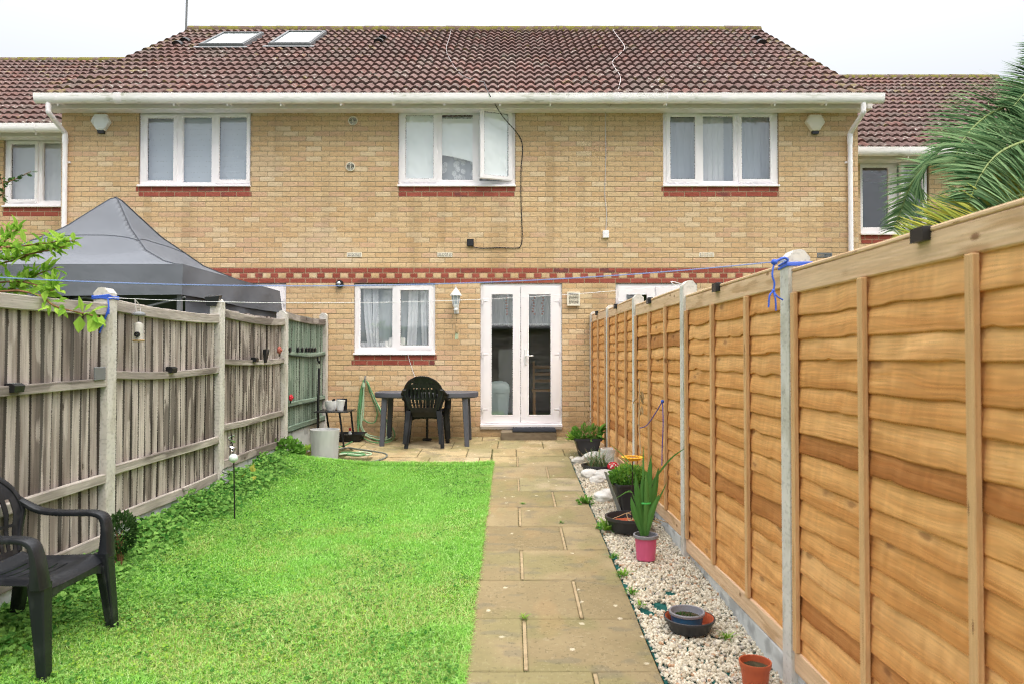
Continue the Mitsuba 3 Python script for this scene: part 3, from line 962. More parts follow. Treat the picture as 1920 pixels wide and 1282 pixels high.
HL = thing('terraced_house', 'yellow brick terraced house with two rooflights behind the dark gazebo', 'house', 'terraced houses')
HC = thing('terraced_house', 'yellow brick terraced house with french doors and an upstairs casement standing open', 'house', 'terraced houses')
HR = thing('terraced_house', 'yellow brick terraced house beyond the new fence, cream alarm box on its wall', 'house', 'terraced houses')
FL = thing('terraced_house', 'set back terraced house with vertical blinds, cut off by the photo beyond the gazebo', 'house', 'terraced houses')
FR = thing('terraced_house', 'set back, lower terraced house half hidden behind the palm', 'house', 'terraced houses')

# openings (x0, x1, z0, z1)
WIN_UP = [((257, 211, 467, 349.5), HL), ((746, 207, 966, 349.5), HC), ((1245, 209, 1462, 349.5), HR)]
zs19 = zrow(19)
opl = [(WX(257), WX(467), zs19, 9)]
opc = [(WX(746), WX(966), zs19, 9), (WX(664), WX(815.5), zrow(-14), zrow(0)), (WX(901), WX(1053.4), WZ(803.7), zrow(0))]
opr = [(WX(1245), WX(1462), zs19, 9), (WX(1155), WX(1307), WZ(803.7), zrow(0))]
opl.append((WX(383), WX(535.5), WZ(803.7), zrow(0)))


def red_for(ops, rows_up=(17, 18), extra=()):
    def red(r, x):
        if r in (0, 2): return True
        if r in rows_up and ops[0][0] - .02 < x < ops[0][1] + .02: return True
        for (o, rows) in extra:
            if r in rows and o[0] - .02 < x < o[1] + .02: return True
        return False
    return red


build_wall(HL, XA0, XA1, FY, WALL_TOP, zbase, opl, red_for(opl), (-4.0, 3.2), ((opl[0][0], opl[0][1], (17, 18)),), ends=(1, 0))
build_wall(HC, XA1, XA2, FY, WALL_TOP, zbase, opc, red_for(opc, extra=((opc[1], (-15, -16)),)), (-0.6, 2.2), ((opc[0][0], opc[0][1], (17, 18)), (opc[1][0], opc[1][1], (-15, -16))), ends=(0, 0))
build_wall(HR, XA2, XA3, FY, WALL_TOP, zbase, opr, red_for(opr), (3.0, 3.6), ((opr[0][0], opr[0][1], (17, 18)),), ends=(0, 1))
dYf = 4 * (YR - YE) / 17
dZl, dZr = -1 * BH, -6 * BH
YF2 = FY + dYf
ofl = [(WX(3, YF2), WX(160, YF2), zrow(18), 9)]
ofr = [(WX(1616, YF2), WX(1745, YF2), zrow(12), 9)]
FX0, FX1 = -11.4, 8.5 + 2.0
no = lambda rows, o: (lambda r, x: r in rows and o[0] - .02 < x < o[1] + .02)
build_wall(FL, FX0, XA0 - .002, YF2, WALL_TOP + dZl, zbase, ofl, no((16, 17), ofl[0]), (-7.6, 4.0), ((ofl[0][0], ofl[0][1], (16, 17)),), band=False)
build_wall(FR, XA3 + .002, FX1, YF2, WALL_TOP + dZr, zbase, ofr, no((10, 11), ofr[0]), (6.0, 3.6), ((ofr[0][0], ofr[0][1], (10, 11)),), band=False)

c18 = -6.6 + 14 * RT_W; c36 = -6.6 + 28 * RT_W; c54 = -6.6 + 42 * RT_W
RFL = build_roof(HL, -6.6, c18, 0, 0, 1, -4.5, (-1,))
RFC = build_roof(HC, c18, c36, 0, 0, 2, -0.7)
RFR = build_roof(HR, c36, c54, 0, 0, 3, 3, (1,))
build_roof(FL, -6.6 - 20 * RT_W, -6.6 + 0 * RT_W - .002, dYf, dZl, 4, -6.6, low=.12)
build_roof(FR, c54, c54 + 20 * RT_W, dYf, dZr, 5, c54, (1,), low=.13)
gl0, gl1 = WX(65, 10.07), WX(1657, 10.07)
build_eaves(HL, WX(80, 10.2), XA1 - .0005, 0, 0, gl0, XA1 - .0005, True, False, 1)
build_eaves(HC, XA1 + .0005, XA2 - .0005, 0, 0, XA1 + .0005, XA2 - .0005, False, False, 2)
build_eaves(HR, XA2 + .0005, WX(1640, 10.2), 0, 0, XA2 + .0005, gl1, False, True, 3)
build_eaves(FL, FX0, XA0 - .01, dYf, dZl, FX0, XA0 - .012, False, False, 4)
build_eaves(FR, XA3 + .01, FX1, dYf, dZr, XA3 + .012, FX1, False, True, 5)
downpipe(HL, 122.5, FY, -1, 5.22, gz(0, FY))
downpipe(HR, 1593.5, FY, 1, 5.22, gz(0, FY))
for h, a, b, d, zt, l, r in ((HL, XA0, XA1, 0, ZE, 1, 1), (HC, XA1, XA2, 0, ZE, 0, 0), (HR, XA2, XA3, 0, ZE, 1, 1), (FL, FX0, XA0 - .02, dYf, ZE + dZl, 1, 0), (FR, XA3 + .02, FX1, dYf, ZE + dZr, 0, 1)):
    shell(h, a, b, d, zt - .012, l, r)
# gables over the ends of the terrace
for h, x in ((HL, XA0), (HR, XA3 - .1)):
    m = trimesh.creation.extrude_polygon(Polygon([(YE + .36, ZE + .2), (YR, ZR - .06), (2 * YR - YE - .36, ZE + .2)]), 0.1, engine='earcut')
    v = m.vertices
    part(h, 'gable', tm(np.c_[x + v[:, 2], v[:, 0], v[:, 1]], m.faces), 'mat_brick')

# upstairs windows
three = lambda a, b, c: [('sash', a), ('fixed', b), ('sash', c)]
wl, _, yfl = window(HL, (257, 211, 467, 349.5), three((271.5, 221, 321, 338.5), (336.5, 217, 393, 342.5), (407, 219, 459, 337)))
x0, x1, z0, z1 = WX(262), WX(462), WZ(345), WZ(212)
v, f = [], []
for k in range(26):                              # the slats of the blind
    za = z0 + (z1 - z0) * k / 26
    v += [[x0, yfl + .10, za], [x1, yfl + .10, za], [x1, yfl + .099 if k % 2 else yfl + .1015, za + (z1 - z0) / 26], [x0, yfl + .099 if k % 2 else yfl + .1015, za + (z1 - z0) / 26]]
    f.append([4 * k, 4 * k + 1, 4 * k + 2, 4 * k + 3])
part(wl, 'blind', tm(v, f), 'mat_blind', label='drawn pale grey blind')
wc, psc, yfc = window(HC, (746, 207, 966, 349.5), [('sash', (758.5, 215, 812, 335)), ('fixed', (826, 212, 887, 338)), ('open', (904, 215, 953, 333))], openp=math.radians(20))
g = np.random.default_rng(5)


def crumple(x0, x1, z0f, z1, y, seed, amp=0.02, n=40):
    s, t = np.meshgrid(np.linspace(0, 1, n), np.linspace(0, 1, n), indexing='ij')
    x = x0 + s * (x1 - x0)
    lo = z0f(s)
    z = lo + t * (z1 - lo)
    q = np.stack([x * 3.5 + z * 1.5, z * 2.5 - x, x * 0 + seed], -1)
    y_ = y + amp * (np.abs(meshkit.fbm(q, 3, seed) - 0.5) * 3 + 0.5 * meshkit.noise(q * 4, seed))
    return sheet(np.stack([x, y_, z], -1))


ysh = yfc + 0.045
part(wc, 'paper_sheet', crumple(WX(751), WX(817), lambda s: 0 * s + WZ(342), WZ(213), ysh, 3), 'mat_sheet', label='crumpled white sheet behind the glass')
part(wc, 'paper_sheet', crumple(WX(821), WX(891), lambda s: WZ(288) - .12 * s ** 1.5, WZ(219), ysh + .004, 4), 'mat_sheet', label='white sheet hanging over lace')
part(wc, 'lace_curtain', drape(WX(818), WX(962), WZ(345), WZ(212), ysh + .10, 3, .008, 3), 'mat_lace', label='white patterned lace curtain')
a = psc[2][1]
h = (a[2] + .052, yfc)
m = crumple(a[0] + .006, a[2] - .006, lambda s: 0 * s + a[1] + .006, a[3] - .006, yfc + .012, 8, .014)
part(wc, 'paper_sheet', move(move(move(m, -h[0], -h[1]), rz=math.radians(20)), h[0], h[1] - .03), 'mat_sheet', label='creased white sheet fixed inside the open casement')
wr, _, yfr = window(HR, (1245, 209, 1462, 349.5), three((1258.5, 218, 1306, 336), (1320, 215, 1380, 340), (1393.5, 218.5, 1447.5, 336)), roommat='mat_room')
part(wr, 'curtain', drape(WX(1318), WX(1366), WZ(344), WZ(212), yfr + .16, 4, .009, 8), 'mat_curtain', label='white curtain behind the middle pane')
part(wr, 'curtain', drape(WX(1250), WX(1318), WZ(344), WZ(210), yfr + .20, 4, .006, 9), 'mat_blind')
part(wr, 'curtain', drape(WX(1366), WX(1458), WZ(344), WZ(210), yfr + .20, 5, .006, 10), 'mat_blind')
# ground floor window
wg, _, yfg = window(HC, (664, 532.5, 815.5, 663.5), [('fixed', (672.8, 539.8, 736, 652)), ('sash', (749.7, 544, 803.8, 648))], roommat='mat_room_dark', depth=1.2)
part(wg, 'net_curtain', drape(WX(668), WX(812), WZ(655), WZ(536), yfg + .14, 5, .010, 4), 'mat_net')
for (xa, xb, sd, fl) in ((678, 693, 5, .07), (695, 706, 6, .02), (764, 782, 7, -.03), (786, 801, 8, .02), (672, 736, 12, 0)):
    part(wg, 'curtain', drape(WX(xa), WX(xb), WZ(653 if sd != 12 else 651), WZ(538 if sd != 12 else 641), yfg + .095, 2.0 if sd != 12 else 7, .014, sd, flare=fl), 'mat_curtain')
m = lathe([(0, 0), (.035, 0), (.05, .04), (.045, .09), (.03, .13), (.034, .15)], 20)
part(wg, 'jug', move(m, WX(731), yfg + .085, WZ(652)), 'mat_white_glaze', smooth=40)
part(wg, 'jug', move(m, WX(722), yfg + .09, WZ(653), s=.7), 'mat_white_glaze', smooth=40)
part(wg, 'box', cbox(WX(750), WX(758), yfg + .05, yfg + .08, WZ(652), WZ(633)), 'mat_white_glaze')
# windows of the set back houses
wfl, _, yq = window(FL, (3, 259, 160, 388), [('sash', (15, 270, 60, 374)), ('fixed', (73, 266, 150, 377))], Y=YF2)
for k in range(16):
    xa = WX(8, YF2) + k * 0.085
    part(wfl, 'blind_slat', move(box(-.04, .04, -.0006, .0006, WZ(382, YF2), WZ(262, YF2)), xa, yq + .12, 0, rz=0.35), 'mat_blind_pale')
wfr, psr, yq = window(FR, (1616, 303, 1743, 440), [('fixed', (1621, 312, 1672, 427)), ('open', (1692, 314, 1731, 424))], Y=YF2, openp=math.radians(9), roommat='mat_room_dark')
part(wfr, 'curtain', drape(WX(1700, YF2), WX(1738, YF2), WZ(432, YF2), WZ(306, YF2), yq + .2, 3, .02, 18, flare=-.1), 'mat_curtain')


def french_doors(house, x0, x1, y0, y1, glass, meet, deep=True):
    d = numbered(house + '__french_doors')
    X, Z = WX, WZ
    yf = FY + 0.03
    fx0, fx1, fz1, fz0 = X(x0), X(x1), Z(y0), Z(y1)
    zb = Z(y1 - 9.5)
    part(d, 'frame', ext(ring((fx0, zb, fx1, fz1), (fx0 + .045, zb + .02, fx1 - .045, fz1 - .045)), yf, yf + .07), 'mat_upvc')
    part(d, 'sill', cat(cbox(fx0 - .005, fx1 + .005, FY - .045, yf + .075, fz0 + .03, zb - .0005, .005), cbox(fx0, fx1, FY - .02, yf + .07, fz0, fz0 + .0295, .003)), 'mat_upvc')
    for s, (a, b) in enumerate(((fx0 + .038, X(meet) - .003), (X(meet) + .003, fx1 - .038))):
        q = glass[s]
        r = (X(q[0]), Z(q[3]), X(q[2]), Z(q[1]))
        o = (a, zb + .012, b, fz1 - .038)
        lf = part(d, 'leaf', cat(ext(ring((o[0] + .006, o[1] + .006, o[2] - .006, o[3] - .006), (r[0] - .012, r[1] - .012, r[2] + .012, r[3] + .012)), yf - .018, yf - .012), ext(ring(o, r), yf - .012, yf + .05)), 'mat_upvc')
        part(d, 'bead', ext(ring((r[0] - .011, r[1] - .011, r[2] + .011, r[3] + .011), (r[0] + .006, r[1] + .006, r[2] - .006, r[3] - .006)), yf - .022, yf - .0125), 'mat_upvc')
        part(d, 'pane', tm([[r[0], yf + .01, r[1]], [r[2], yf + .01, r[1]], [r[2], yf + .01, r[3]], [r[0], yf + .01, r[3]]], [[0, 1, 2, 3]]), 'mat_glass')
        hx = a - .012 if s == 0 else b + .012
        for hz_ in (o[3] - .22, o[3] - .98, o[1] + .20):
            sg = 1 if s == 0 else -1
            part(d, 'hinge', cat(tube([(hx, yf - .022, hz_ - .045), (hx, yf - .022, hz_ + .045)], .009, 10), box(min(hx, hx + sg * .08), max(hx, hx + sg * .08), yf - .024, yf - .0185, hz_ - .006, hz_ + .006)), 'mat_steel' if False else 'mat_upvc_grey')
    if deep:
        hx, hz_ = X(985.5), Z(667)
        hd = part(d, 'handle', cat(cbox(hx - .016, hx + .016, yf - .032, yf - .0185, hz_ - .13, hz_ + .10, .006), tube([(hx, yf - .03, hz_), (hx, yf - .065, hz_), (hx + .03, yf - .068, hz_), (hx + .11, yf - .066, hz_ + .002)], .010, 10),
                                   cbox(hx - .006, hx + .006, yf - .037, yf - .0325, hz_ - .08, hz_ - .055, .002)), 'mat_white_glaze')
    return d


DC = french_doors(HC, 901, 1053.4, 531.8, 803.7, ((921, 551.5, 962.3, 778), (991, 551.5, 1033, 778)), 976.5)
french_doors(HR, 1155, 1307, 532, 803.7, ((1174, 552, 1214, 778), (1243, 552, 1284, 778)), 1230, False)
french_doors(HL, 383, 535.5, 532, 803.7, ((403, 552, 444, 778), (475, 552, 516, 778)), 459, False)
fzf = WZ(797)
for h, a, b in ((HC, 895, 1060), (HR, 1150, 1312), (HL, 378, 540)):
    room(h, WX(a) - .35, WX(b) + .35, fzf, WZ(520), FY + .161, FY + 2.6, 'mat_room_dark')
# what one sees through the french doors
yv = FY + .35
vl = drape(WX(905), WX(1050), WZ(608), WZ(545), yv, 9, .012, 31)
vv_ = vl.vertices
part(DC, 'valance', vl, 'mat_net', label='short net valance behind the glass')
v, f = [], []
for k in range(44):                               # scalloped white hem
    xa, xb = WX(905) + (WX(1050) - WX(905)) * k / 44, WX(905) + (WX(1050) - WX(905)) * (k + 1) / 44
    for aa in np.linspace(0, np.pi, 7):
        v.append([(xa + xb) / 2 - (xb - xa) / 2 * math.cos(aa), yv - .02, WZ(605) - .03 * math.sin(aa)])
    o = 7 * k
    f += [[o, o + i, o + i + 1] for i in range(1, 6)]
part(DC, 'valance_hem', tm(v, f), 'mat_curtain')
gg = np.random.default_rng(9)
for px in (949, 1002, 1019):
    ms = []
    for k in range(7):
        c = np.array([WX(px) + gg.uniform(-.015, .015), yv - .06, WZ(556 + 5.2 * k)])
        ms.append(move(trimesh.creation.icosphere(1, .016), *c))
    ms.append(tube([(WX(px), yv - .06, WZ(548)), (WX(px), yv - .06, WZ(590))], .0015, 5))
    part(DC, 'bead_string', cat(*ms), 'mat_coral', smooth=True)


def rrect(w, d, z, r=0.03, n=6):
    out = []
    for cx, cy, a0 in ((w - r, d - r, 0), (-w + r, d - r, 90), (-w + r, -d + r, 180), (w - r, -d + r, 270)):
        for a in np.linspace(a0, a0 + 90, n):
            out.append([cx + r * math.cos(math.radians(a)), cy + r * math.sin(math.radians(a)), z])
    return out


def loft(sections, cap0=True, cap1=True):
    n = len(sections[0])
    v = np.vstack(sections)
    f = []
    for k in range(len(sections) - 1):
        for j in range(n):
            a, b = k * n + j, k * n + (j + 1) % n
            f += [[a, b, b + n], [a, b + n, a + n]]
    if cap0: f += [[0, j + 1, j] for j in range(1, n - 1)]
    o = (len(sections) - 1) * n
    if cap1: f += [[o, o + j, o + j + 1] for j in range(1, n - 1)]
    return tm(v, f)


bx_, by_, bz_ = WX(935) * 11.0 / 10.4, 11.0, fzf + .002
bn = thing('swing_bin', 'tall pale plastic bin with a domed swing lid behind the door glass', 'bin')
part(bn, 'body', move(loft([rrect(.14, .11, 0), rrect(.165, .13, .44)]), bx_, by_, bz_), 'mat_bin', smooth=40)
part(bn, 'lid', move(loft([rrect(.172, .137, .441), rrect(.172, .137, .50), rrect(.16, .12, .56, .05), rrect(.12, .085, .60, .05), rrect(.06, .04, .62, .03)]), bx_, by_, bz_), 'mat_bin', smooth=40)
ch = thing('wooden_chair', 'plain pine chair standing indoors behind the right hand door pane', 'chair')
cx_, cy_ = 0.53, 11.35
for s in (-1, 1):
    part(ch, 'leg', cbox(cx_ - .2, cx_ - .165, cy_ + s * .18 - .017, cy_ + s * .18 + .017, fzf + .001, fzf + (.45 if s < 0 else .92), .003), 'mat_pine')
    part(ch, 'leg', cbox(cx_ + .165, cx_ + .2, cy_ + s * .18 - .017, cy_ + s * .18 + .017, fzf + .001, fzf + (.45 if s < 0 else .92), .003), 'mat_pine')
part(ch, 'seat', cbox(cx_ - .22, cx_ + .22, cy_ - .21, cy_ + .16, fzf + .4505, fzf + .475, .006), 'mat_pine')
for k in range(3):
    part(ch, 'back_slat', cbox(cx_ - .164, cx_ + .164, cy_ + .175, cy_ + .19, fzf + .58 + .11 * k, fzf + .63 + .11 * k, .004), 'mat_pine')

# rooflights, roof vents, wall vents and other fittings
for q in (((419, 72.5), (488, 74.5), (460, 96.5), (384, 95)), ((536, 70.5), (609, 71.5), (583, 94), (515, 94.5))):
    c = [roofpt(*p) for p in q]
    xa, xb = np.mean([c[0][0], c[3][0]]), np.mean([c[1][0], c[2][0]])
    sv = lambda p: (p[1] - YE) / RC
    va, vb = np.mean([sv(c[2]), sv(c[3])]), np.mean([sv(c[0]), sv(c[1])])
    rl = numbered(HL + '__rooflight')
    U, V, N, O = np.array([1, 0, 0]), np.array([0, RC, RS]), np.array([0, -RS, RC]), np.array([0, YE, ZE])

    def onroof(m):                                # local (x, -n, v) as made by ext
        w = m.vertices
        return tm(O + w[:, :1] * U + w[:, 2:] * V - w[:, 1:2] * N, m.faces)
    part(rl, 'frame', cat(onroof(ext(ring((xa - .025, va - .025, xb + .025, vb + .025), (xa + .02, va + .02, xb - .02, vb - .02)), -.12, -.02)), onroof(ext(ring((xa - .005, va - .005, xb + .005, vb + .005), (xa + .03, va + .03, xb - .03, vb - .03)), -.13, -.121))), 'mat_lead')
    part(rl, 'flashing', onroof(ext(sbox(xa - .10, va - .14, xb + .10, va - .026), -.085, -.075)), 'mat_lead')
    part(rl, 'pane', onroof(tm([[xa + .02, -.112, va + .02], [xb - .02, -.112, va + .02], [xb - .02, -.112, vb - .02], [xa + .02, -.112, vb - .02]], [[0, 1, 2, 3]])), 'mat_glass')
    part(rl, 'blind', onroof(box(xa + .021, xb - .021, -.10, -.09, va + .021, vb - .021)), 'mat_sheet')
for i, (h, pts) in enumerate(((RFL, ((332, 91), (346, 85))), (RFC, ((710, 86), (717, 80))), (RFR, ((1418, 81), (1428, 88))))):
    for p in pts:
        c = roofpt(*p)
        a, b = np.meshgrid(np.linspace(0, np.pi, 11), np.linspace(0, 1, 7), indexing='ij')
        R = 0.10 * np.sqrt(1 - b ** 2 * 0.98)
        loc = np.stack([-R * np.cos(a), b * 0.24, 0.03 + R * np.sin(a)], -1).reshape(-1, 3)
        m = sheet(loc.reshape(11, 7, 3))
        m = cat(m, tm([[-.1 * math.cos(t), 0.015, .03 + .1 * math.sin(t)] for t in np.linspace(0, np.pi, 11)], [[0, k, k + 1] for k in range(1, 10)]))
        w = m.vertices
        part(h, 'roof_vent', tm(c + w[:, :1] * np.array([1, 0, 0]) + w[:, 1:2] * np.array([0, RC, RS]) + w[:, 2:] * np.array([0, -RS, RC]), m.faces), 'mat_black_plastic', smooth=40)
for (px, py) in ((660.5, 227.5), (656, 313.5)):
    x, z = WX(px), WZ(py)
    k = part(HC, 'round_vent', cat(move(lathe([(.055, 0), (.066, 0), (.069, .008), (.066, .018), (.057, .018), (.055, .008), (.055, 0)], 28), rx=math.pi / 2)), 'mat_cream_plastic', smooth=40)
    m = move(lathe([(.055, 0), (.066, 0), (.069, .008), (.066, .018), (.057, .018), (.055, .008), (.055, 0)], 28), x, FY - .002, z, rx=math.pi / 2)
    scene[k] = ply(m, 'mat_cream_plastic', smooth=40)
    part(k, 'back', move(lathe([(0, 0), (.0525, 0)], 24), x, FY - .004, z, rx=math.pi / 2), 'mat_black_plastic')
    for j in range(6):
        dz = -.042 + j * .0168
        hw = math.sqrt(max(.0525 ** 2 - dz ** 2, 0))
        part(k, 'louvre', box(x - hw, x + hw, FY - .015, FY - .006, z + dz - .0022, z + dz + .0022), 'mat_cream_plastic')
    part(k, 'bar', box(x - .004, x + .004, FY - .0165, FY - .0152, z - .05, z + .05), 'mat_cream_plastic')
for h, px, py, mt in ((HL, 664, 478, 'mat_cream_plastic'), (HC, 834, 478, 'mat_cream_plastic'), (HR, 1325.5, 478, 'mat_cream_plastic'), (HR, 1547, 479, 'mat_lead')):
    h = HC if px == 664 else h
    x, z = WX(px), WZ(py)
    k = part(h, 'air_brick', ext(ring((x - .108, z - .033, x + .108, z + .033), (x - .096, z - .024, x + .096, z + .024)), FY - .006, FY + .02), mt)
    part(k, 'back', box(x - .097, x + .097, FY - .0008, FY + .004, z - .025, z + .025), 'mat_black_plastic')
    for j in range(4):
        part(k, 'louvre', box(x - .096, x + .096, FY - .005, FY - .001, z - .0195 + j * .012, z - .0125 + j * .012), mt)
    for j in range(1, 4):
        part(k, 'bar', box(x - .096 + j * .048 - .003, x - .096 + j * .048 + .003, FY - .0068, FY - .0052, z - .024, z + .024), mt)
x0, x1, z0, z1 = WX(1063), WX(1087), WZ(574), WZ(548)
k = part(HC, 'vent_cover', ext(ring((x0, z0, x1, z1), (x0 + .022, z0 + .022, x1 - .022, z1 - .022)), FY - .05, FY - .002), 'mat_cream_plastic')
part(k, 'back', box(x0 + .021, x1 - .021, FY - .012, FY - .003, z0 + .021, z1 - .021), 'mat_black_plastic')
for j in range(8):
    za = z0 + .026 + j * (z1 - z0 - .052) / 8
    part(k, 'louvre', move(box(x0 + .022, x1 - .022, -.010, .010, -.002, .002), 0, FY - .036, za + .008, rx=0.6), 'mat_cream_plastic')

# ---------------------------------------------------------------- fittings on the house wall
def hexbox(px, py, label, mat):
    x, z = WX(px), WZ(py)
    k = thing('alarm_box', label, 'alarm box')
    pts = np.array([(-.075, .115), (.085, .115), (.145, .0), (.06, -.125), (-.045, -.125), (-.14, .01)])
    def pr(s, y): return [[x + q[0] * s, y, z + q[1] * s] for q in pts[::-1]]
    part(k, 'cover', loft([pr(1.0, FY - .003), pr(1.0, FY - .045), pr(.93, FY - .065), pr(.6, FY - .075)]), mat)
    part(k, 'lens', loft([[[x + a, y, z + b] for a, b in ((.062, -.10), (.05, -.165), (-.035, -.165), (-.05, -.10))] for y in (FY - .004, FY - .05)]), 'mat_black_plastic')
hexbox(187, 231, 'white hexagonal alarm box beside the left downpipe', 'mat_white_glaze')
hexbox(1529, 232, 'cream hexagonal alarm box beside the right downpipe', 'mat_cream_plastic')

lk = thing('wall_lantern', 'white coach lantern mounted between the kitchen window and the french doors', 'lantern')
lx, lz, ly = WX(856), 0, FY - .13
Zl = lambda py: float(P(960, py, ly)[2])
hexa = lambda r, z: [[lx + r * math.cos(t), ly + r * math.sin(t), z] for t in np.arange(6) * math.pi / 3]
part(lk, 'roof', cat(loft([hexa(.085, Zl(555)), hexa(.083, Zl(553.5)), hexa(.045, Zl(546)), hexa(.02, Zl(542)), hexa(.016, Zl(541))]), move(lathe([(0, -.01), (.012, -.005), (.014, .008), (.005, .018), (.006, .03), (0, .045)], 14), lx, ly, Zl(541))), 'mat_white_glaze')
part(lk, 'cage', cat(*[tube([(lx + .062 * math.cos(t), ly + .062 * math.sin(t), Zl(555)), (lx + .040 * math.cos(t), ly + .040 * math.sin(t), Zl(572))], .005, 6) for t in np.arange(6) * math.pi / 3], loft([hexa(.044, Zl(573.5)), hexa(.044, Zl(572))])), 'mat_white_glaze')
part(lk, 'glass', loft([hexa(.038, Zl(571.9)), hexa(.057, Zl(555.2))], False, False), 'mat_net')
part(lk, 'bracket', cat(move(lathe([(0, -.09), (.02, -.085), (.034, -.06), (.026, -.03), (.038, -.012), (.03, .0)], 16), lx, ly, Zl(573.5)), cbox(lx - .035, lx + .035, FY - .02, FY - .002, Zl(588), Zl(566), .008), tube(curve([(lx, ly, Zl(578)), (lx, ly + .05, Zl(584)), (lx, FY - .015, Zl(580))], 10), .014, 8)), 'mat_white_glaze', smooth=40)
wk = thing('wind_chime', 'small bronze and green wind chime hanging below the white lantern', 'wind chime')
part(wk, 'cord', tube([(lx, ly, Zl(584)), (lx + .01, ly, Zl(608))], .002, 5), 'mat_cable_black')
part(wk, 'ornament', move(lathe([(0, -.06), (.022, -.05), (.028, -.01), (.018, .02), (.024, .045), (.008, .07), (0, .075)], 14), lx + .012, ly, Zl(617)), 'mat_cane', smooth=40)
for s in (-.016, 0, .016):
    part(wk, 'chime', tube([(lx + .012 + s, ly + abs(s), Zl(622)), (lx + .012 + s, ly, Zl(636))], .006, 8), 'mat_leaf_bottle' if False else 'mat_hose_stripe')

cm = thing('security_camera', 'small round black camera on the wall above the kitchen window corner', 'camera')
x, z = WX(637), WZ(533)
part(cm, 'housing', move(lathe([(0, .075), (.032, .075), (.05, .055), (.056, .03), (.056, 0)], 24), x, FY - .002, z, rx=math.pi / 2), 'mat_black_plastic', smooth=40)
part(cm, 'lens', move(lathe([(0, .086), (.018, .084), (.028, .0765)], 18), x, FY - .002, z, rx=math.pi / 2), 'mat_steel', smooth=40)

jb = thing('cable_box', 'small black square cable box on the yellow bricks below the open casement', 'cable box')
x, z = WX(882), WZ(456)
part(jb, 'case', cbox(x - .048, x + .048, FY - .045, FY - .002, z - .05, z + .05, .006), 'mat_black_plastic')
tc = thing('television_cable', 'cable running over the roof, past the open casement and down to the black box', 'cable')
pts = [roofpt(*p) + np.array([0, -.04, .06]) for p in ((849, 50), (843, 78), (837, 101), (846, 124), (862, 147), (877, 156), (893, 161), (908, 164))]
part(tc, 'roof_run', tube(curve(pts, 50), .0045, 6), 'mat_cable_grey', label='pale weathered run over the roof tiles')
pts = [pts[-1], P(915, 173, 10.0), P(925, 190, 10.02), P(942, 218, 10.14), P(967, 247, 10.34), P(977, 263, 10.39), P(980, 283, 10.385), P(977, 318, 10.388), P(977, 380, 10.387), P(979, 440, 10.388), P(976, 462, 10.387), P(965, 466, 10.385), P(935, 465, 10.387), P(905, 466.5, 10.386), P(890, 464, 10.385), P(884, 461, 10.375)]
part(tc, 'wall_run', tube(curve(pts, 120), .0065, 6), 'mat_cable_black', label='black run hanging down the wall')
wb_ = thing('cable_box', 'small white cable box at the lower end of the white cable', 'cable box')
x, z = WX(1136), WZ(440)
part(wb_, 'case', cbox(x - .045, x + .045, FY - .04, FY - .002, z - .055, z + .052, .006), 'mat_upvc')
tc = thing('white_cable', 'thin white cable snaking down the roof tiles and the wall beside the right hand house', 'cable')
pts = [roofpt(*p) + np.array([0, -.04, .06]) for p in ((1144, 48), (1151, 67), (1170, 95), (1162, 110), (1150, 121), (1149, 131), (1162, 152), (1161, 168))]
pts += [P(1155, 182, 10.0), P(1146, 196, 10.12), P(1138, 207, 10.37), P(1135, 218, 10.385), P(1136, 290, 10.388), P(1134, 360, 10.387), P(1137, 400, 10.388), P(1136, 433, 10.385)]
part(tc, 'cable', tube(curve(pts, 140), .0055, 6), 'mat_cable_pale')
ta = thing('chimney_aerial', 'thin aerial pole rising behind the left end of the roof ridge', 'aerial')
a = P(347.5, 70, 14.75)
part(ta, 'pole', tube([a + np.array([0, 0, -.3]), P(350, 0, 14.75) + np.array([0.04, 0, 1.4])], .021, 10), 'mat_lead')
scn = thing('waste_pipe', 'thin white cord trailing down from the kitchen window sill to the table', 'cord') if False else None
wc_ = thing('hanging_string', 'thin white cord trailing from the kitchen window sill down behind the table', 'cord')
part(wc_, 'strand', tube(curve([P(765, 664, FY - .03), P(768, 676, FY - .012), P(773, 692, FY - .015), P(778, 708, FY - .02), P(782, 735, FY - .02)], 24), .004, 6), 'mat_line_white')

# ---------------------------------------------------------------- left fence: weathered vertical boards
def board_uv(m, axis, o, i, across, o2, width):
    v = m.vertices
    return np.c_[v[:, axis] - o, i + np.clip((v[:, across] - o2) / width, 0.01, 0.99)]


bid = [0]


def nextid():
    bid[0] += 1
    return bid[0]


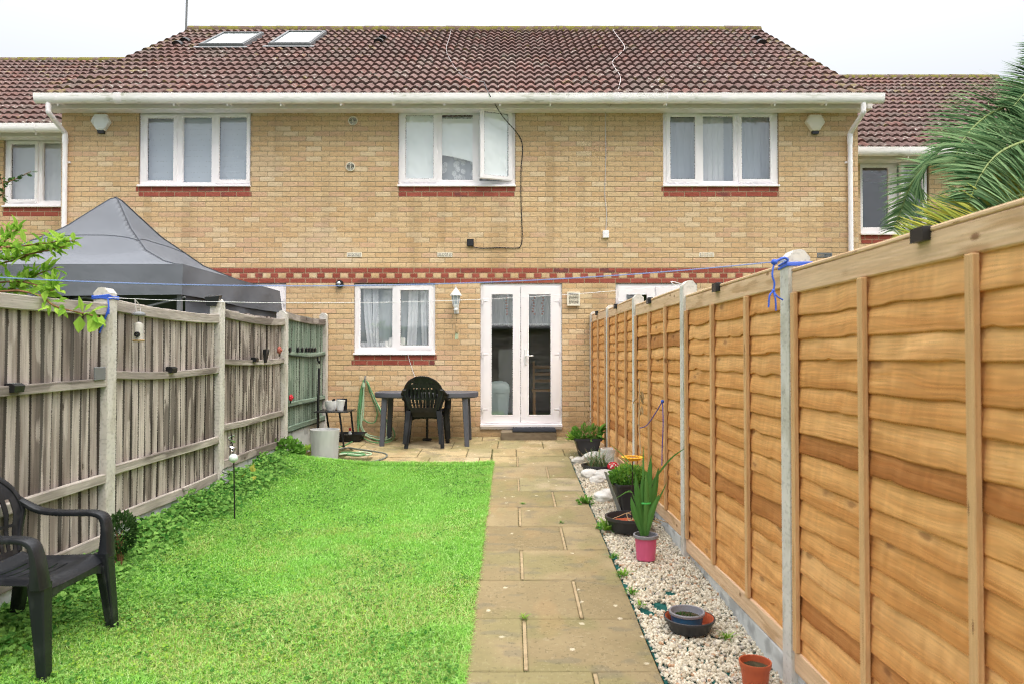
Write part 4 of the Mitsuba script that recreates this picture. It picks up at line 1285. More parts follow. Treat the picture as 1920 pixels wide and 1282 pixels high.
def bar(p0, p1, w, d, sag=0.0, n=14, axis_w=2, wob=0.004, seed=0):
    """a sawn rail from p0 to p1 along y: w high, d deep (in x), with a sag; its uv"""
    g = np.random.default_rng(seed)
    s = np.linspace(0, 1, n)
    p = p0[None] + (p1 - p0)[None] * s[:, None]
    p[:, 2] -= sag * 4 * s * (1 - s)
    ph = g.uniform(0, 6, 3)
    p[:, 2] += wob * np.sin(s * 7 + ph[0]) * 0.7
    p[:, 0] += wob * np.sin(s * 6 + ph[1])
    c = min(0.004, d / 4)
    sec = np.array([(-d / 2 + c, -w / 2), (d / 2 - c, -w / 2), (d / 2, -w / 2 + c), (d / 2, w / 2 - c), (d / 2 - c, w / 2), (-d / 2 + c, w / 2), (-d / 2, w / 2 - c), (-d / 2, -w / 2 + c)])
    v = np.array([[q[0] + a, q[1], q[2] + b] for q in p for a, b in sec])
    f = []
    for i in range(n - 1):
        for k in range(8):
            a, b = i * 8 + k, i * 8 + (k + 1) % 8
            f.append([a, a + 8, b + 8, b])
    f += [[0, k, k + 1] + [k + 1] for k in range(1, 7)]
    o = (n - 1) * 8
    f += [[o, o + k + 1, o + k, o + k] for k in range(1, 7)]
    f = np.array(f)
    tri = np.vstack([f[:, [0, 1, 2]], f[:, [0, 2, 3]]])
    tri = tri[(tri[:, 0] != tri[:, 1]) & (tri[:, 1] != tri[:, 2]) & (tri[:, 2] != tri[:, 0])]
    m = tm(v, tri)
    i = nextid()
    uv = np.c_[v[:, 1] + i * 0.37, i + np.clip(np.tile((sec[:, 1] / w + .5) * .7 + (sec[:, 0] / d + .5) * .25, n), .02, .98)]
    return m, uv


def concrete_post(parent, x, y, ztop, zbot, w=.1, d=.1):
    """front face at depth y; a shouldered, weathered top"""
    s = Polygon([(-w / 2, zbot), (w / 2, zbot), (w / 2, ztop - .035), (w / 2 - .006, ztop - .03), (w * .22, ztop - .004), (0, ztop), (-w * .22, ztop - .004), (-w / 2 + .006, ztop - .03), (-w / 2, ztop - .035)])
    m = ext(s, 0, d)
    m.apply_translation([x, y, 0])
    m2 = ext(s.buffer(-.004), -.003, d + .003)
    m2.apply_translation([x, y, 0])
    return part(parent, 'post', cat(m, m2), 'mat_concrete')


OF = thing('old_fence', 'weathered grey board fence on concrete posts, its last panel painted green', 'fence')
LPX, LPY, LPT = [-2.66, -2.68, -2.706, -2.70, -2.70], [2.83, 4.69, 6.56, 8.43, 10.275], [2.08, 2.10, 2.18, 2.185, 2.27]
for x, y, zt in zip(LPX, LPY, LPT):
    concrete_post(OF, x, y, zt, gz(-2.7, y) - .2)
LP = [(1.985, 1.505, .886, .44), (2.03, 1.555, .925, .535), (2.09, 1.635, 1.02, .63), (2.175, 1.715, 1.10, .755)]
gf = np.random.default_rng(21)
for i in range(4):
    ya, yb = LPY[i] + .055, LPY[i + 1] + .045
    xa, xb = LPX[i], LPX[i + 1]
    zt, zm, zl, zb = LP[i]
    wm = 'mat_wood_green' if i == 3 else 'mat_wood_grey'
    pn = numbered(OF + '__panel')
    if i == 3: labels[pn] = {'label': 'pale green painted panel'}
    nb = 19 if i < 3 else 18
    for k in range(nb):
        y0 = ya + (yb - ya) * k / nb
        w = (yb - ya) / nb + 0.016
        b = nextid()
        tl, tr = .004, .018
        zA, zB = zt - gf.uniform(0.0, .02), zb + gf.uniform(-.01, .01)
        nz = 12
        s = np.linspace(0, 1, nz)
        wv = .004 * np.sin(s * 5 + gf.uniform(0, 6)) + gf.normal(0, .003)
        xc = xa + (xb - xa) * k / nb
        v = []
        for q, t in enumerate(s):
            z = zB + (zA - zB) * t
            x = xc - .012 + wv[q]
            v += [[x + tl, y0, z], [x + tr, y0 + w, z], [x - .002, y0 + w, z], [x - .002, y0, z]]
        f = []
        for q in range(nz - 1):
            for c in range(4):
                a_, b_ = q * 4 + c, q * 4 + (c + 1) % 4
                f.append([a_, b_, b_ + 4, a_ + 4])
        f.append([0, 3, 2, 1]); o = (nz - 1) * 4; f.append([o, o + 1, o + 2, o + 3])
        m = tm(v, f)
        vv = np.array(v)
        uv = np.c_[vv[:, 2] + b * .41, b + np.clip((vv[:, 1] - y0) / w, .02, .98)]
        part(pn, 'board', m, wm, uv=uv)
    sg = (.012, .03, .035, .03)[i]
    for z, h, d, s_ in ((zt - .032, .078, .038, sg), (zm - .025, .055, .036, sg * .7), (zl - .028, .06, .036, .005), (zb + .02, .075, .03, 0)):
        m, uv = bar(np.array([xa + .022, ya - .01, z]), np.array([xb + .022, yb - .0, z]), h, d, s_, seed=nextid())
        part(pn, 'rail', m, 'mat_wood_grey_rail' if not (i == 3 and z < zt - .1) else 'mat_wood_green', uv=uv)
    part(OF, 'gravel_board', box(-.025, .025, ya - .02, yb + .02, gz(-2.7, ya) - .25, zb - .012).apply_translation([(xa + xb) / 2 - .005, 0, 0]), 'mat_gravelboard')

# ---------------------------------------------------------------- right fence: new waney-edged lap panels
NF = thing('new_fence', 'new orange brown lap panel fence between concrete posts beside the gravel', 'fence')
RPX, RPY, RPT = [1.32, 1.302, 1.265, 1.231, 1.208, 1.17], [1.40, 3.257, 5.11, 6.98, 8.78, 10.27], [2.10, 2.135, 2.19, 2.253, 2.276, 2.29]
RTOP = [2.030, 2.065, 2.134, 2.212, 2.228]
for x, y, zt in zip(RPX, RPY, RPT):
    concrete_post(NF, x, y, zt, gz(1.2, y) - .3)


def waney(pn, xa, xb, ya, yb, z0, z1, b, seed, bmat):
    """a lapped board: it leans out towards its wavy lower edge"""
    g = np.random.default_rng(seed)
    n = 44
    s = np.linspace(0, 1, n)
    y = ya + (yb - ya) * s
    x = xa + (xb - xa) * s
    q = np.stack([y * 3.1 + seed * 3.7, y * 0 + seed, y * 0], -1)
    q2 = np.stack([y * 9.0 + seed * 1.7, y * 0 + seed + 4, y * 0], -1)
    wav = (meshkit.fbm(q, 3, seed) - .5) * (.010 if seed < 21 else .022) + (np.maximum(meshkit.noise(q2, seed) - .72, 0)) * (.03 if seed < 21 else .055)
    lo = z0 + wav
    bulge = (meshkit.fbm(q * 1.7 + 20, 2, seed) - .5) * .016
    rows = []
    for t, dx in ((0, -.0215), (.05, -.0235), (.3, -.0205), (.65, -.0135), (1, -.006)):
        rows.append(np.c_[x + dx + bulge * (1 - t) + .004 * (meshkit.noise(q2 * .6 + t * 3, seed) - .5), y, lo + (z1 - lo) * t])
    rows.insert(0, np.c_[x - .0115 + bulge, y, lo + .003])
    rows = np.array(rows)
    m = sheet(rows)
    k = n
    a = np.clip(np.repeat([.99, .97, .9, .66, .33, .02], k), .01, .99)
    uv = np.c_[np.tile(y, 6) + b * .53, b + a]
    part(pn, 'board', m, bmat, smooth=True, uv=uv)


for i in range(5):
    ya, yb = RPY[i] + .06, RPY[i + 1] + .04
    xa, xb = RPX[i] - .004, RPX[i + 1] - .004
    zt = RTOP[i]; zb = zt - 1.79
    pn = numbered(NF + '__panel')
    nb = 16
    brown = ((9, 2), (5,), (13,), (3,), ())[i]
    zz = zb + .07 + (zt - .085 - zb - .07) * np.linspace(0, 1, nb + 1) + np.r_[0, gf.uniform(-.010, .010, nb - 1), 0]
    for k in range(nb):
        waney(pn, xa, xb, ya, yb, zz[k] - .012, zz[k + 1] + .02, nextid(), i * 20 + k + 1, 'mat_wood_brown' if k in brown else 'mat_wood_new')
    m, uv = bar(np.array([xa - .018, ya - .004, zt - .048]), np.array([xb - .018, yb + .004, zt - .048]), .094, .022, 0, wob=.0015, seed=nextid())
    part(pn, 'rail', m, 'mat_wood_rail', uv=uv)
    m, uv = bar(np.array([xa, ya - .004, zt + .009]), np.array([xb, yb + .004, zt + .009]), .016, .062, 0, wob=.0015, seed=nextid())
    part(pn, 'capping', m, 'mat_wood_rail', uv=uv)
    m, uv = bar(np.array([xa - .022, ya - .004, zb + .05]), np.array([xb - .022, yb + .004, zb + .05]), .098, .022, 0, wob=.0015, seed=nextid())
    part(pn, 'rail', m, 'mat_wood_rail', uv=uv)
    L = yb - ya
    for dyb in (.055, .055 + .615, .055 + 1.23):
        y = RPY[i + 1] + .02 - dyb
        t = (y - ya) / L
        x = xa + (xb - xa) * t - .036
        w = .038
        b = nextid()
        m = cbox(x - .011, x + .011, y - w / 2, y + w / 2, zb + .1005, zt - .096, .003)
        v = m.vertices
        part(pn, 'batten', m, 'mat_wood_batten', uv=np.c_[v[:, 2] + b * .3, b + np.clip((v[:, 1] - y) / w * .7 + .5 + (v[:, 0] - x) * 6, .02, .98)])
    part(NF, 'gravel_board', tm([[x_, y_, z_] for x_ in (-.025, .025) for y_, zz_ in ((ya - .03, 0), (yb + .03, 0)) for z_ in (gz(1.2, y_) - .15, zb - .002)], BF).apply_translation([(xa + xb) / 2, 0, 0]), 'mat_gravelboard')


# solar lights and oddments on the fences
def fence_light(name, c, label, s=1.0, lean=0):
    k = thing(name, label, 'solar light')
    w, d, h = .030 * s, .042 * s, .026 * s
    prof = Polygon([(-w, -h), (w * .75, -h * .9), (w, h * .5), (w * .4, h), (-w, h)])
    m = ext(prof, -d, d)
    part(k, 'case', move(m, *c, rz=0), 'mat_black_plastic')
    part(k, 'solar_panel', move(box(-w * .8, w * .3, -d * .85, d * .85, h + .0005, h + .002), *c), 'mat_lead')


for i, (px, py, lab) in enumerate(((1719, 447, 'black solar light clipped to the fence top nearest the camera'), (1351, 534, 'black solar light on the fence top, second panel from the camera'), (1224, 558, 'black solar light on the fence top, third panel from the camera'),
                                   (1158, 571, 'black solar light on the fence top, fourth panel from the camera'), (1121, 585, 'black solar light on the fence top, panel next to the house'))):
    y = (2.32, 4.35, 6.3, 8.15, 9.7)[i]
    xx = np.interp(y, RPY, RPX)
    fence_light('solar_light', (xx - .030, y - (.09 if i == 0 else 0), RTOP[i] + (-.004 if i == 0 else .0)), lab, 1.0 if i else .85)
for (px, py, X, lab) in ((28, 727, -2.63, 'black solar light on the middle rail of the nearest grey panel'), (322, 693, -2.645, 'black solar light on the middle rail of the second grey panel'), (478, 674, -2.65, 'dark solar light on the middle rail of the third grey panel')):
    fence_light('solar_light', PX(px, py, X), lab, .95)
c = PX(187, 702, -2.63)
k = thing('fence_bracket', 'flat grey bracket screwed beside the first old fence post', 'bracket')
part(k, 'plate', cbox(c[0] - .006, c[0] + .006, c[1] - .06, c[1] + .06, c[2] - .035, c[2] + .05, .004), 'mat_lead')
k = thing('post_cap_light', 'black wedge shaped solar light capping the second old fence post', 'solar light')
x, y, z = LPX[2], LPY[2], LPT[2]
part(k, 'case', tm([[x - .07, y - .03, z - .075], [x + .01, y - .03, z - .075], [x - .07, y + .05, z - .075], [x + .01, y + .05, z - .075], [x - .085, y - .035, z + .005], [x + .055, y - .035, z + .015], [x - .07, y + .05, z + .03], [x + .045, y + .05, z + .03]],
                   [[0, 2, 3, 1], [4, 5, 7, 6], [0, 1, 5, 4], [1, 3, 7, 5], [3, 2, 6, 7], [2, 0, 4, 6]]), 'mat_black_plastic')
c = PX(497, 662, -2.655)
k = thing('dark_bracket', 'black wedge shaped holder standing on the middle rail of the third grey panel', 'holder')
part(k, 'body', loft([[[c[0] + a, c[1] + b, c[2] + z] for a, b in ((.006, -.012), (.012, .018), (-.012, .018), (-.012, -.012))] for z in (-.10,)] + [[[c[0] + a, c[1] + b, c[2] + .0] for a, b in ((.02, -.03), (.03, .04), (-.012, .04), (-.012, -.03))], [[c[0] + a, c[1] + b, c[2] + .045] for a, b in ((.02, -.03), (.03, .055), (-.012, .055), (-.012, -.03))]]), 'mat_black_plastic')


def flower_ornament(px, py, X, label, mat, s):
    c = PX(px, py, X)
    k = thing('flower_ornament', label, 'ornament')
    ms = []
    g = np.random.default_rng(int(px))
    for j in range(9):
        t = j * 2 * np.pi / 9
        ms.append(move(trimesh.creation.icosphere(1, .022 * s), c[0] + .012, c[1] + .03 * s * math.cos(t), c[2] + .03 * s * math.sin(t), rx=t))
    ms.append(move(trimesh.creation.icosphere(1, .024 * s), c[0] + .026, c[1], c[2]))
    part(k, 'petals', cat(*ms), mat, smooth=True)
    part(k, 'stalk', tube([c + np.array([.008, 0, -.0]), c + np.array([.006, .01, -.085 * s])], .008 * s, 6), 'mat_black_plastic')


flower_ornament(522, 656, -2.655, 'coral plastic flower fixed at the top of the third grey panel', 'mat_coral', .85)
flower_ornament(543.5, 745, -2.655, 'dark red plastic flower low on the green panel', 'mat_red', .8)
hk = []
ORD = ('first', 'second', 'third', 'fourth', 'fifth', 'sixth', 'seventh')
for ip, px in enumerate((543, 558, 566, 574, 579, 585, 590)):
    c = PX(px, 656, -2.66)
    k = thing('black_peg', f'{ORD[ip]} small black peg from the left on the middle rail of the green panel', 'peg', 'pegs on the green panel')
    part(k, 'clip', cat(cbox(c[0] - .014, c[0] + .018, c[1] - .018, c[1] + .018, c[2] - .028, c[2] + .026, .004), tube([c + np.array([.005, 0, .02]), c + np.array([.02, -.035, .034])], .009, 6)), 'mat_black_plastic')
c = PX(595, 676, -2.66)
k = thing('wall_hook', 'single black hook hanging below the row of pegs on the green panel', 'hook')
part(k, 'hook', tube(curve([c + np.array([0, 0, .06]), c + np.array([.01, .0, .0]), c + np.array([.03, -.01, -.03]), c + np.array([.04, -.02, .0])], 14), .010, 6), 'mat_black_plastic')

# bird feeder hanging from the old fence
bk = thing('bird_feeder', 'clear tube bird feeder hanging on a wire from the second grey panel', 'bird feeder')
c = PX(260, 615, -2.60)
Hf = .19
part(bk, 'tube', move(lathe([(.030, -Hf / 2 + .012), (.030, Hf / 2 - .008)], 20), *c), 'mat_clear')
part(bk, 'lid', move(lathe([(.044, 0), (.044, .01), (.03, .022), (0, .028)], 20), c[0], c[1], c[2] + Hf / 2 - .008), 'mat_lead', smooth=40)
part(bk, 'tray', move(lathe([(0, 0), (.036, 0), (.04, .01), (.031, .014), (0, .014)], 20), c[0], c[1], c[2] - Hf / 2), 'mat_cane', smooth=40)
part(bk, 'seed', move(lathe([(0, 0), (.0285, 0), (.0285, .11), (0, .125)], 16), c[0], c[1], c[2] - Hf / 2 + .0145), 'mat_whitestone', smooth=40)
part(bk, 'port', cat(move(lathe([(.011, 0), (.018, .004), (.018, .02), (.009, .022)], 14), c[0] + .010, c[1] - .027, c[2] - .045, rx=math.pi / 2), tube([c + np.array([.012, -.03, -.062]), c + np.array([.02, -.075, -.07])], .004, 6)), 'mat_black_plastic', smooth=40)
part(bk, 'hanger', cat(tube(curve([c + np.array([0, -.028, Hf / 2]), c + np.array([-.008, -.03, Hf / 2 + .06]), c + np.array([-.012, -.03, Hf / 2 + .10])], 12), .003, 6), tube(curve([c + np.array([0, .028, Hf / 2]), c + np.array([-.008, .026, Hf / 2 + .06]), c + np.array([-.012, -.03, Hf / 2 + .10])], 12), .003, 6)), 'mat_cable_pale')


# ropes and lines
def wrap(c, w, d, z, n, r, seed):
    g = np.random.default_rng(seed)
    pts = []
    for k in range(n * 4 + 1):
        a = k % 4
        o = [(-w, -d), (w, -d), (w, d), (-w, d)][a]
        pts.append([c[0] + o[0], c[1] + o[1], z + g.uniform(-.014, .014)])
    return tube(pts, r, 6)


k = thing('blue_rope', 'blue rope knotted round the first old fence post with its tail hanging', 'rope')
cx, cy = LPX[1], LPY[1] + .05
part(k, 'loop', wrap((cx, cy), .054, .057, 2.035, 5, .0055, 1), 'mat_rope_blue')
kk = np.array([cx + .05, cy - .062, 2.025])
part(k, 'tail', cat(*[tube(curve([kk, kk + np.array([.012, -.01, -.05]), kk + np.array([d0, -.012, -.10]), kk + np.array([d1, -.01, l])], 20), .0045, 6) for d0, d1, l in ((.005, -.03, -.17), (.015, .012, -.09), (.0, -.045, -.225))]), 'mat_rope_blue')
k = thing('blue_rope', 'blue rope knotted round the nearest concrete post of the new fence, three ends dangling', 'rope')
cx, cy = RPX[1], RPY[1] + .05
part(k, 'loop', wrap((cx, cy), .054, .057, 2.068, 4, .0045, 2), 'mat_rope_blue')
kk = P(1452, 492, 3.2)
part(k, 'knot', cat(move(trimesh.creation.icosphere(2, .014), *kk), tube(curve([kk, P(1470, 484, 3.2), P(1478, 488, 3.2)], 10), .006, 6)), 'mat_rope_blue', smooth=True)
k2 = P(1450, 546, 3.19)
part(k, 'tail', cat(tube(curve([kk, P(1448, 515, 3.19), P(1452, 532, 3.19), k2], 16), .004, 6), tube(curve([k2, P(1443, 555, 3.18), P(1441, 577, 3.18)], 10), .004, 6), tube(curve([k2, P(1454, 562, 3.18), P(1455, 583, 3.18)], 10), .004, 6), tube(curve([k2, P(1457, 556, 3.18), P(1468, 563, 3.18)], 10), .0035, 6), move(trimesh.creation.icosphere(1, .008), *k2)), 'mat_rope_blue')
k = thing('clothes_line', 'blue clothes line sagging right across the garden below the chequered bricks', 'clothes line')
A, B = P(1474, 489, 3.22), np.array([LPX[0] + .05, LPY[0], 2.0])
s = np.linspace(0, 1, 60)[:, None]
ln = A + (B - A) * s
Pm = P(640, 533.5, 3.1)
ln[:, 2] -= 4 * s[:, 0] * (1 - s[:, 0]) * max(0.0, ((A + (B - A) * .5)[2] - P(520, 536, 3.02)[2]))
part(k, 'line', tube(ln, .0022, 6), 'mat_line_blue')
k = thing('washing_line', 'thin white washing line stretched between an old fence post and a new one', 'clothes line')
A, B = np.array([LPX[1] + .052, LPY[1] - .01, 2.03]), np.array([RPX[2] - .052, RPY[2] - .01, P(1272, 534, 5.1)[2]])
ln = A + (B - A) * s
ln[:, 2] -= 4 * s[:, 0] * (1 - s[:, 0]) * .075
part(k, 'line', cat(tube(ln, .0018, 6), tube(curve([B, P(1258, 528, 5.08), P(1266, 537, 5.08)], 8), .003, 5)), 'mat_line_white')
k = thing('violet_cord', 'violet cord hung from a nail on the third new panel, hanging in a slanted loop', 'cord')
n0 = PX(1242, 752, 1.18)
part(k, 'strand', cat(tube(curve([n0, PX(1225, 780, 1.175), PX(1212, 797, 1.17), PX(1199, 802, 1.165)], 20), .0045, 6), tube(curve([n0, PX(1243.5, 790, 1.178), PX(1242, 830, 1.178), PX(1241, 872, 1.178)], 20), .0045, 6)), 'mat_rope_violet')
part(k, 'knot', move(trimesh.creation.icosphere(1, .014), *n0), 'mat_rope_blue')

# ---------------------------------------------------------------- the neighbour's gazebo
gk = thing('gazebo', 'dark grey pop-up gazebo with a peaked canopy beyond the old fence', 'gazebo')
GX0, GX1, GY0, GY1 = -6.05, -3.16, 6.9, 9.78
GC = np.array([(GX0 + GX1) / 2, (GY0 + GY1) / 2])
GE, GP = 2.53, 3.50
n = 61
u, w = np.meshgrid(np.linspace(-1, 1, n), np.linspace(-1, 1, n), indexing='ij')
m_ = np.maximum(abs(u), abs(w))
rd = np.minimum(abs(u), abs(w)) / np.maximum(m_, 1e-6)      # 1 on the hips
prof = np.interp(m_, [0, .035, .25, .5, .75, .92, 1], [1, .965, .57, .255, .09, .02, 0])
z = GE + (GP - GE) * prof - .055 * (1 - rd ** 2) * np.sin(np.pi * np.clip(m_, 0, 1)) + .02 * (meshkit.fbm(np.stack([u * 2.5, w * 2.5, 0 * u], -1), 3) - .5)
pos = np.stack([GC[0] + u * (GX1 - GX0) / 2, GC[1] + w * (GY1 - GY0) / 2, z], -1)
cn = part(gk, 'canopy', sheet(pos), 'mat_canopy', smooth=30)
hip = [(i, i) for i in range(30, 61)]
for su, sw in ((1, -1), (1, 1), (-1, -1), (-1, 1)):
    pts = [pos[30 + su * k, 30 + sw * k] + np.array([0, 0, .004]) for k in range(0, 31)]
    part(cn, 'seam', tube(pts, .0045, 5), 'mat_canopy_seam')
for ax in range(4):                               # the arched seams of the upper panels
    t = np.linspace(-1, 1, 25)
    mm = .40 - .10 * (1 - t ** 2)
    pts = []
    for a, b in zip(t * .40, mm):
        uu, ww = [(a, -b), (b, a), (a, b), (-b, a)][ax]
        i, j = (uu + 1) * 30, (ww + 1) * 30
        i0, j0 = int(i), int(j)
        fi, fj = i - i0, j - j0
        q = (pos[i0, j0] * (1 - fi) + pos[i0 + 1, j0] * fi) * (1 - fj) + (pos[i0, j0 + 1] * (1 - fi) + pos[i0 + 1, j0 + 1] * fi) * fj
        pts.append(q + np.array([0, 0, .003]))
    part(cn, 'seam', tube(pts, .0038, 5), 'mat_canopy_seam')


def cloth_strip(a, b, zt, h, seed, amp, n=60, lowscallop=.012):
    g = np.random.default_rng(seed)
    s, t = np.meshgrid(np.linspace(0, 1, n), np.linspace(0, 1, 10), indexing='ij')
    d = np.array([b[0] - a[0], b[1] - a[1]])
    L = np.hypot(*d)
    nr = np.array([d[1], -d[0]]) / L
    off = amp * t * (np.sin(s * 9 + g.uniform(0, 6)) + .6 * np.sin(s * 23 + g.uniform(0, 6) + 2 * t)) + .012 * t
    x, y = a[0] + d[0] * s + nr[0] * off, a[1] + d[1] * s + nr[1] * off
    z = zt - h * t - lowscallop * t * np.sin(np.pi * s)
    return sheet(np.stack([x, y, z], -1))


cs = [(GX0, GY0), (GX1, GY0), (GX1, GY1), (GX0, GY1)]
for k in range(4):
    a, b = cs[k], cs[(k + 1) % 4]
    part(gk, 'valance', cloth_strip(a, b, GE + .004, .295, k + 3, .012 if k == 0 else .022), 'mat_canopy', smooth=40)
for (x, y) in ((GX0 + .05, GY0 + .05), (GX1 - .05, GY0 + .05), (GX1 - .05, GY1 - .05), (GX0 + .05, GY1 - .05)):
    part(gk, 'leg', box(x - .02, x + .02, y - .02, y + .02, .0, GE - .02), 'mat_lead')
part(gk, 'side_wall', cloth_strip((GX1 - .03, GY0 + .12), (GX1 - .03, GY1 - .1), 2.26, 1.7, 9, .035, 80), 'mat_canopy', smooth=40)
part(gk, 'side_wall', cloth_strip((GX1 - .1, GY1 - .03), (GX0 + .1, GY1 - .03), 2.26, 1.7, 10, .035, 80), 'mat_canopy', smooth=40)
for ya in (GY0 + .05,):
    for k in range(3):
        xa, xb = GX0 + (GX1 - GX0) * k / 3, GX0 + (GX1 - GX0) * (k + 1) / 3
        part(gk, 'truss', cat(tube([(xa, ya, 2.22), (xb, ya, 1.98)], .012, 6), tube([(xa, ya, 1.98), (xb, ya, 2.22)], .012, 6)), 'mat_lead')

# ---------------------------------------------------------------- plastic garden chairs
def rim_sweep(pts, w, t, ref, n=30, sides=10):
    """a rounded flat bar: w wide (across ref), t thick"""
    return tube(curve(pts, n), 1.0, sides, flat=(w / 2, t / 2), ref=ref)


def taper(p0, p1, s0, s1, n=6, bow=(0, 0, 0)):
    """a straight leg with an angled, tapering section; s = (half width x, half depth y)"""
    sec = []
    for t in np.linspace(0, 1, n):
        p = np.array(p0) * (1 - t) + np.array(p1) * t + np.array(bow) * math.sin(math.pi * t)
        a, b = np.array(s0) * (1 - t) + np.array(s1) * t
        sec.append([p + np.array([dx, dy, 0]) for dx, dy in ((a * .82, b), (-a * .82, b), (-a, b * .8), (-a, -b * .8), (-a * .82, -b), (a * .82, -b), (a, -b * .8), (a, b * .8))])
    return loft(sec)


def chair_meshes(slats=7, slots=True):
    out = []
    # seat
    n = 41
    u, v = np.meshgrid(np.linspace(-1, 1, n), np.linspace(0, 1, n), indexing='ij')
    y = -.215 + v * .45
    hw = .205 + .035 * v
    z = .415 - .022 * (1 - u ** 2) * np.sin(np.pi * np.clip(v, 0, 1)) ** .7 + .012 * u ** 4 - .045 * np.clip((v - .86) / .14, 0, 1) ** 2 + .02 * np.clip((.15 - v) / .15, 0, 1)
    z -= .03 * np.clip((abs(u) - .88) / .12, 0, 1) ** 2
    pos = np.stack([u * hw, y, z], -1)
    mask = np.ones((n - 1, n - 1), bool)
    if slots:
        for j in (8, 13, 18, 23, 28):
            mask[10:30, j] = False
    out.append(('seat', gridsolid(pos, gridnormals(pos), .006, mask)))
    # front apron and side aprons
    s = np.linspace(-1, 1, 21)
    v_, f_ = [], []
    for a in s:
        zt = .372; zb = .345 - .04 * a ** 4
        v_ += [[a * .24, .237, zt], [a * .24, .240, zb], [a * .24, .229, zb], [a * .24, .229, zt]]
    for i in range(20):
        for k in range(4):
            f_.append([4 * i + k, 4 * i + 4 + k, 4 * i + 4 + (k + 1) % 4, 4 * i + (k + 1) % 4])
    out.append(('apron', tm(v_, f_)))
    # back: an arched shell with slots that fan out
    n, mm = 57, 61
    u, v = np.meshgrid(np.linspace(-1, 1, n), np.linspace(0, 1, mm), indexing='ij')
    top = .86
    hw = np.where(v < .5, .172 + .07 * np.clip(v / .5, 0, 1) ** 1.2, .242 * np.sqrt(np.clip(1 - (np.clip(v - .5, 0, 1) / .5) ** 2.4, 0.0, 1)))
    hw = np.maximum(hw, .055)
    x = u * hw
    z = .40 + v * (top - .40)
    y = -.215 - .115 * v - .05 * (1 - np.clip(abs(x) / .25, 0, 1) ** 2) * np.clip(v * 3, 0, 1) + .02 * np.sin(np.pi * v)
    pos = np.stack([x, y, z], -1)
    mask = np.ones((n - 1, mm - 1), bool)
    uc, vc = (u[:-1, :-1] + u[1:, 1:]) / 2, (v[:-1, :-1] + v[1:, 1:]) / 2
    band = (vc > .14) & (vc < .72 - .10 * uc ** 2) & (abs(uc) < .80)
    ph = (uc * (slats + 1) / 2 * 1.22) % 1.0
    mask[band & (abs(ph - .5) < .27)] = False
    mid = (vc > .36) & (vc < .40)
    mask[mid & band] = True
    tb = (vc > .80) & (vc < .835) & (abs(uc) < .72)
    mask[tb & (abs(((uc * 5.2) % 1) - .5) < .28)] = False
    bk = ('backrest', gridsolid(pos, -gridnormals(pos), .007, mask))
    out.append(bk)
    # rolled rim of the back
    edge = [(pos[0, j]) for j in range(6, mm, 3)] + [pos[-1, j] for j in range(mm - 1, 5, -3)]
    out.append(('back_rim', tube(curve(edge, 70), 1.0, 8, flat=(.017, .012), ref=(0, 1, 0))))
    for sx in (-1, 1):
        arm = [(sx * .238, -.29, .70), (sx * .258, -.245, .665), (sx * .272, -.17, .63), (sx * .278, -.06, .618), (sx * .28, .07, .617), (sx * .28, .15, .615), (sx * .278, .205, .595), (sx * .274, .225, .54), (sx * .268, .232, .46), (sx * .262, .232, .40)]
        p = curve(arm, 44)
        m = tube(p, 1.0, 10, flat=(.026, .012), ref=(0, 0, 1)) if False else None
        # section: flat on top along the arm, turning into the broad face of the front support
        t = np.gradient(p, axis=0); t /= np.linalg.norm(t, axis=1, keepdims=True)
        X = np.tile([1.0, 0, 0], (len(p), 1))
        B = np.cross(t, X)
        k = np.linspace(0, 1, len(p))
        wd = np.interp(k, [0, .2, .6, .75, 1], [.022, .033, .038, .040, .046])
        td = np.interp(k, [0, .2, .6, .75, .85, 1], [.016, .014, .015, .020, .028, .042])
        a = np.arange(12) * 2 * np.pi / 12
        ca, sa = np.sign(np.cos(a)) * abs(np.cos(a)) ** .6, np.sign(np.sin(a)) * abs(np.sin(a)) ** .6
        vv = p[:, None] + wd[:, None, None] * ca[None, :, None] * X[:, None] + td[:, None, None] * sa[None, :, None] * B[:, None]
        out.append(('arm', loft(list(vv))))
        out.append(('leg', cat(taper((sx * .252, .222, .42), (sx * .275, .27, 0), (.036, .044), (.025, .024)), taper((sx * .246, .243, .36), (sx * .272, .285, .0), (.040, .007), (.026, .006)))))
        out.append(('leg', cat(taper((sx * .195, -.20, .42), (sx * .235, -.30, 0), (.034, .040), (.024, .023)), taper((sx * .205, -.225, .40), (sx * .236, -.318, 0), (.034, .008), (.024, .006)))))
    return out


CH = chair_meshes()
for _, m in CH:
    m.vertices[:, 1] *= .86
CHS = [(nm, ply(m, 'mat_chair', smooth=40)) for nm, m in CH]


def chair(x, y, z, rz, label, group=None, tilt=0.0):
    k = thing('plastic_chair', label, 'chair', group)
    M = T().translate([x, y, z]).rotate([0, 0, 1], math.degrees(rz)).rotate([1, 0, 0], tilt)
    for nm, sh in CHS:
        part(k, nm, shape=sh, to_world=M)
    return k


LN, LF = G(94, 1262), G(212, 1180)
cm_ = (LN + LF) / 2
print('chair legs', LN, LF)
zc = float(min(LN[2], LF[2])) - .01
chair(cm_[0] - .243, cm_[1], zc, -math.pi / 2, 'black plastic armchair standing alone on the grass by the grey fence')
zp = float(SLOPE * 9.55)
CX0 = P(797, 800, 9.5)[0]
chair(CX0, 9.62, zp + .003, 0.03, 'black slatted plastic armchair, lower of the stack tucked under the grey table', 'chairs stacked at the table')
chair(CX0 + .006, 9.545, zp + .075, -0.03, 'black slatted plastic armchair, upper of the stack tucked under the grey table', 'chairs stacked at the table', 1.5)

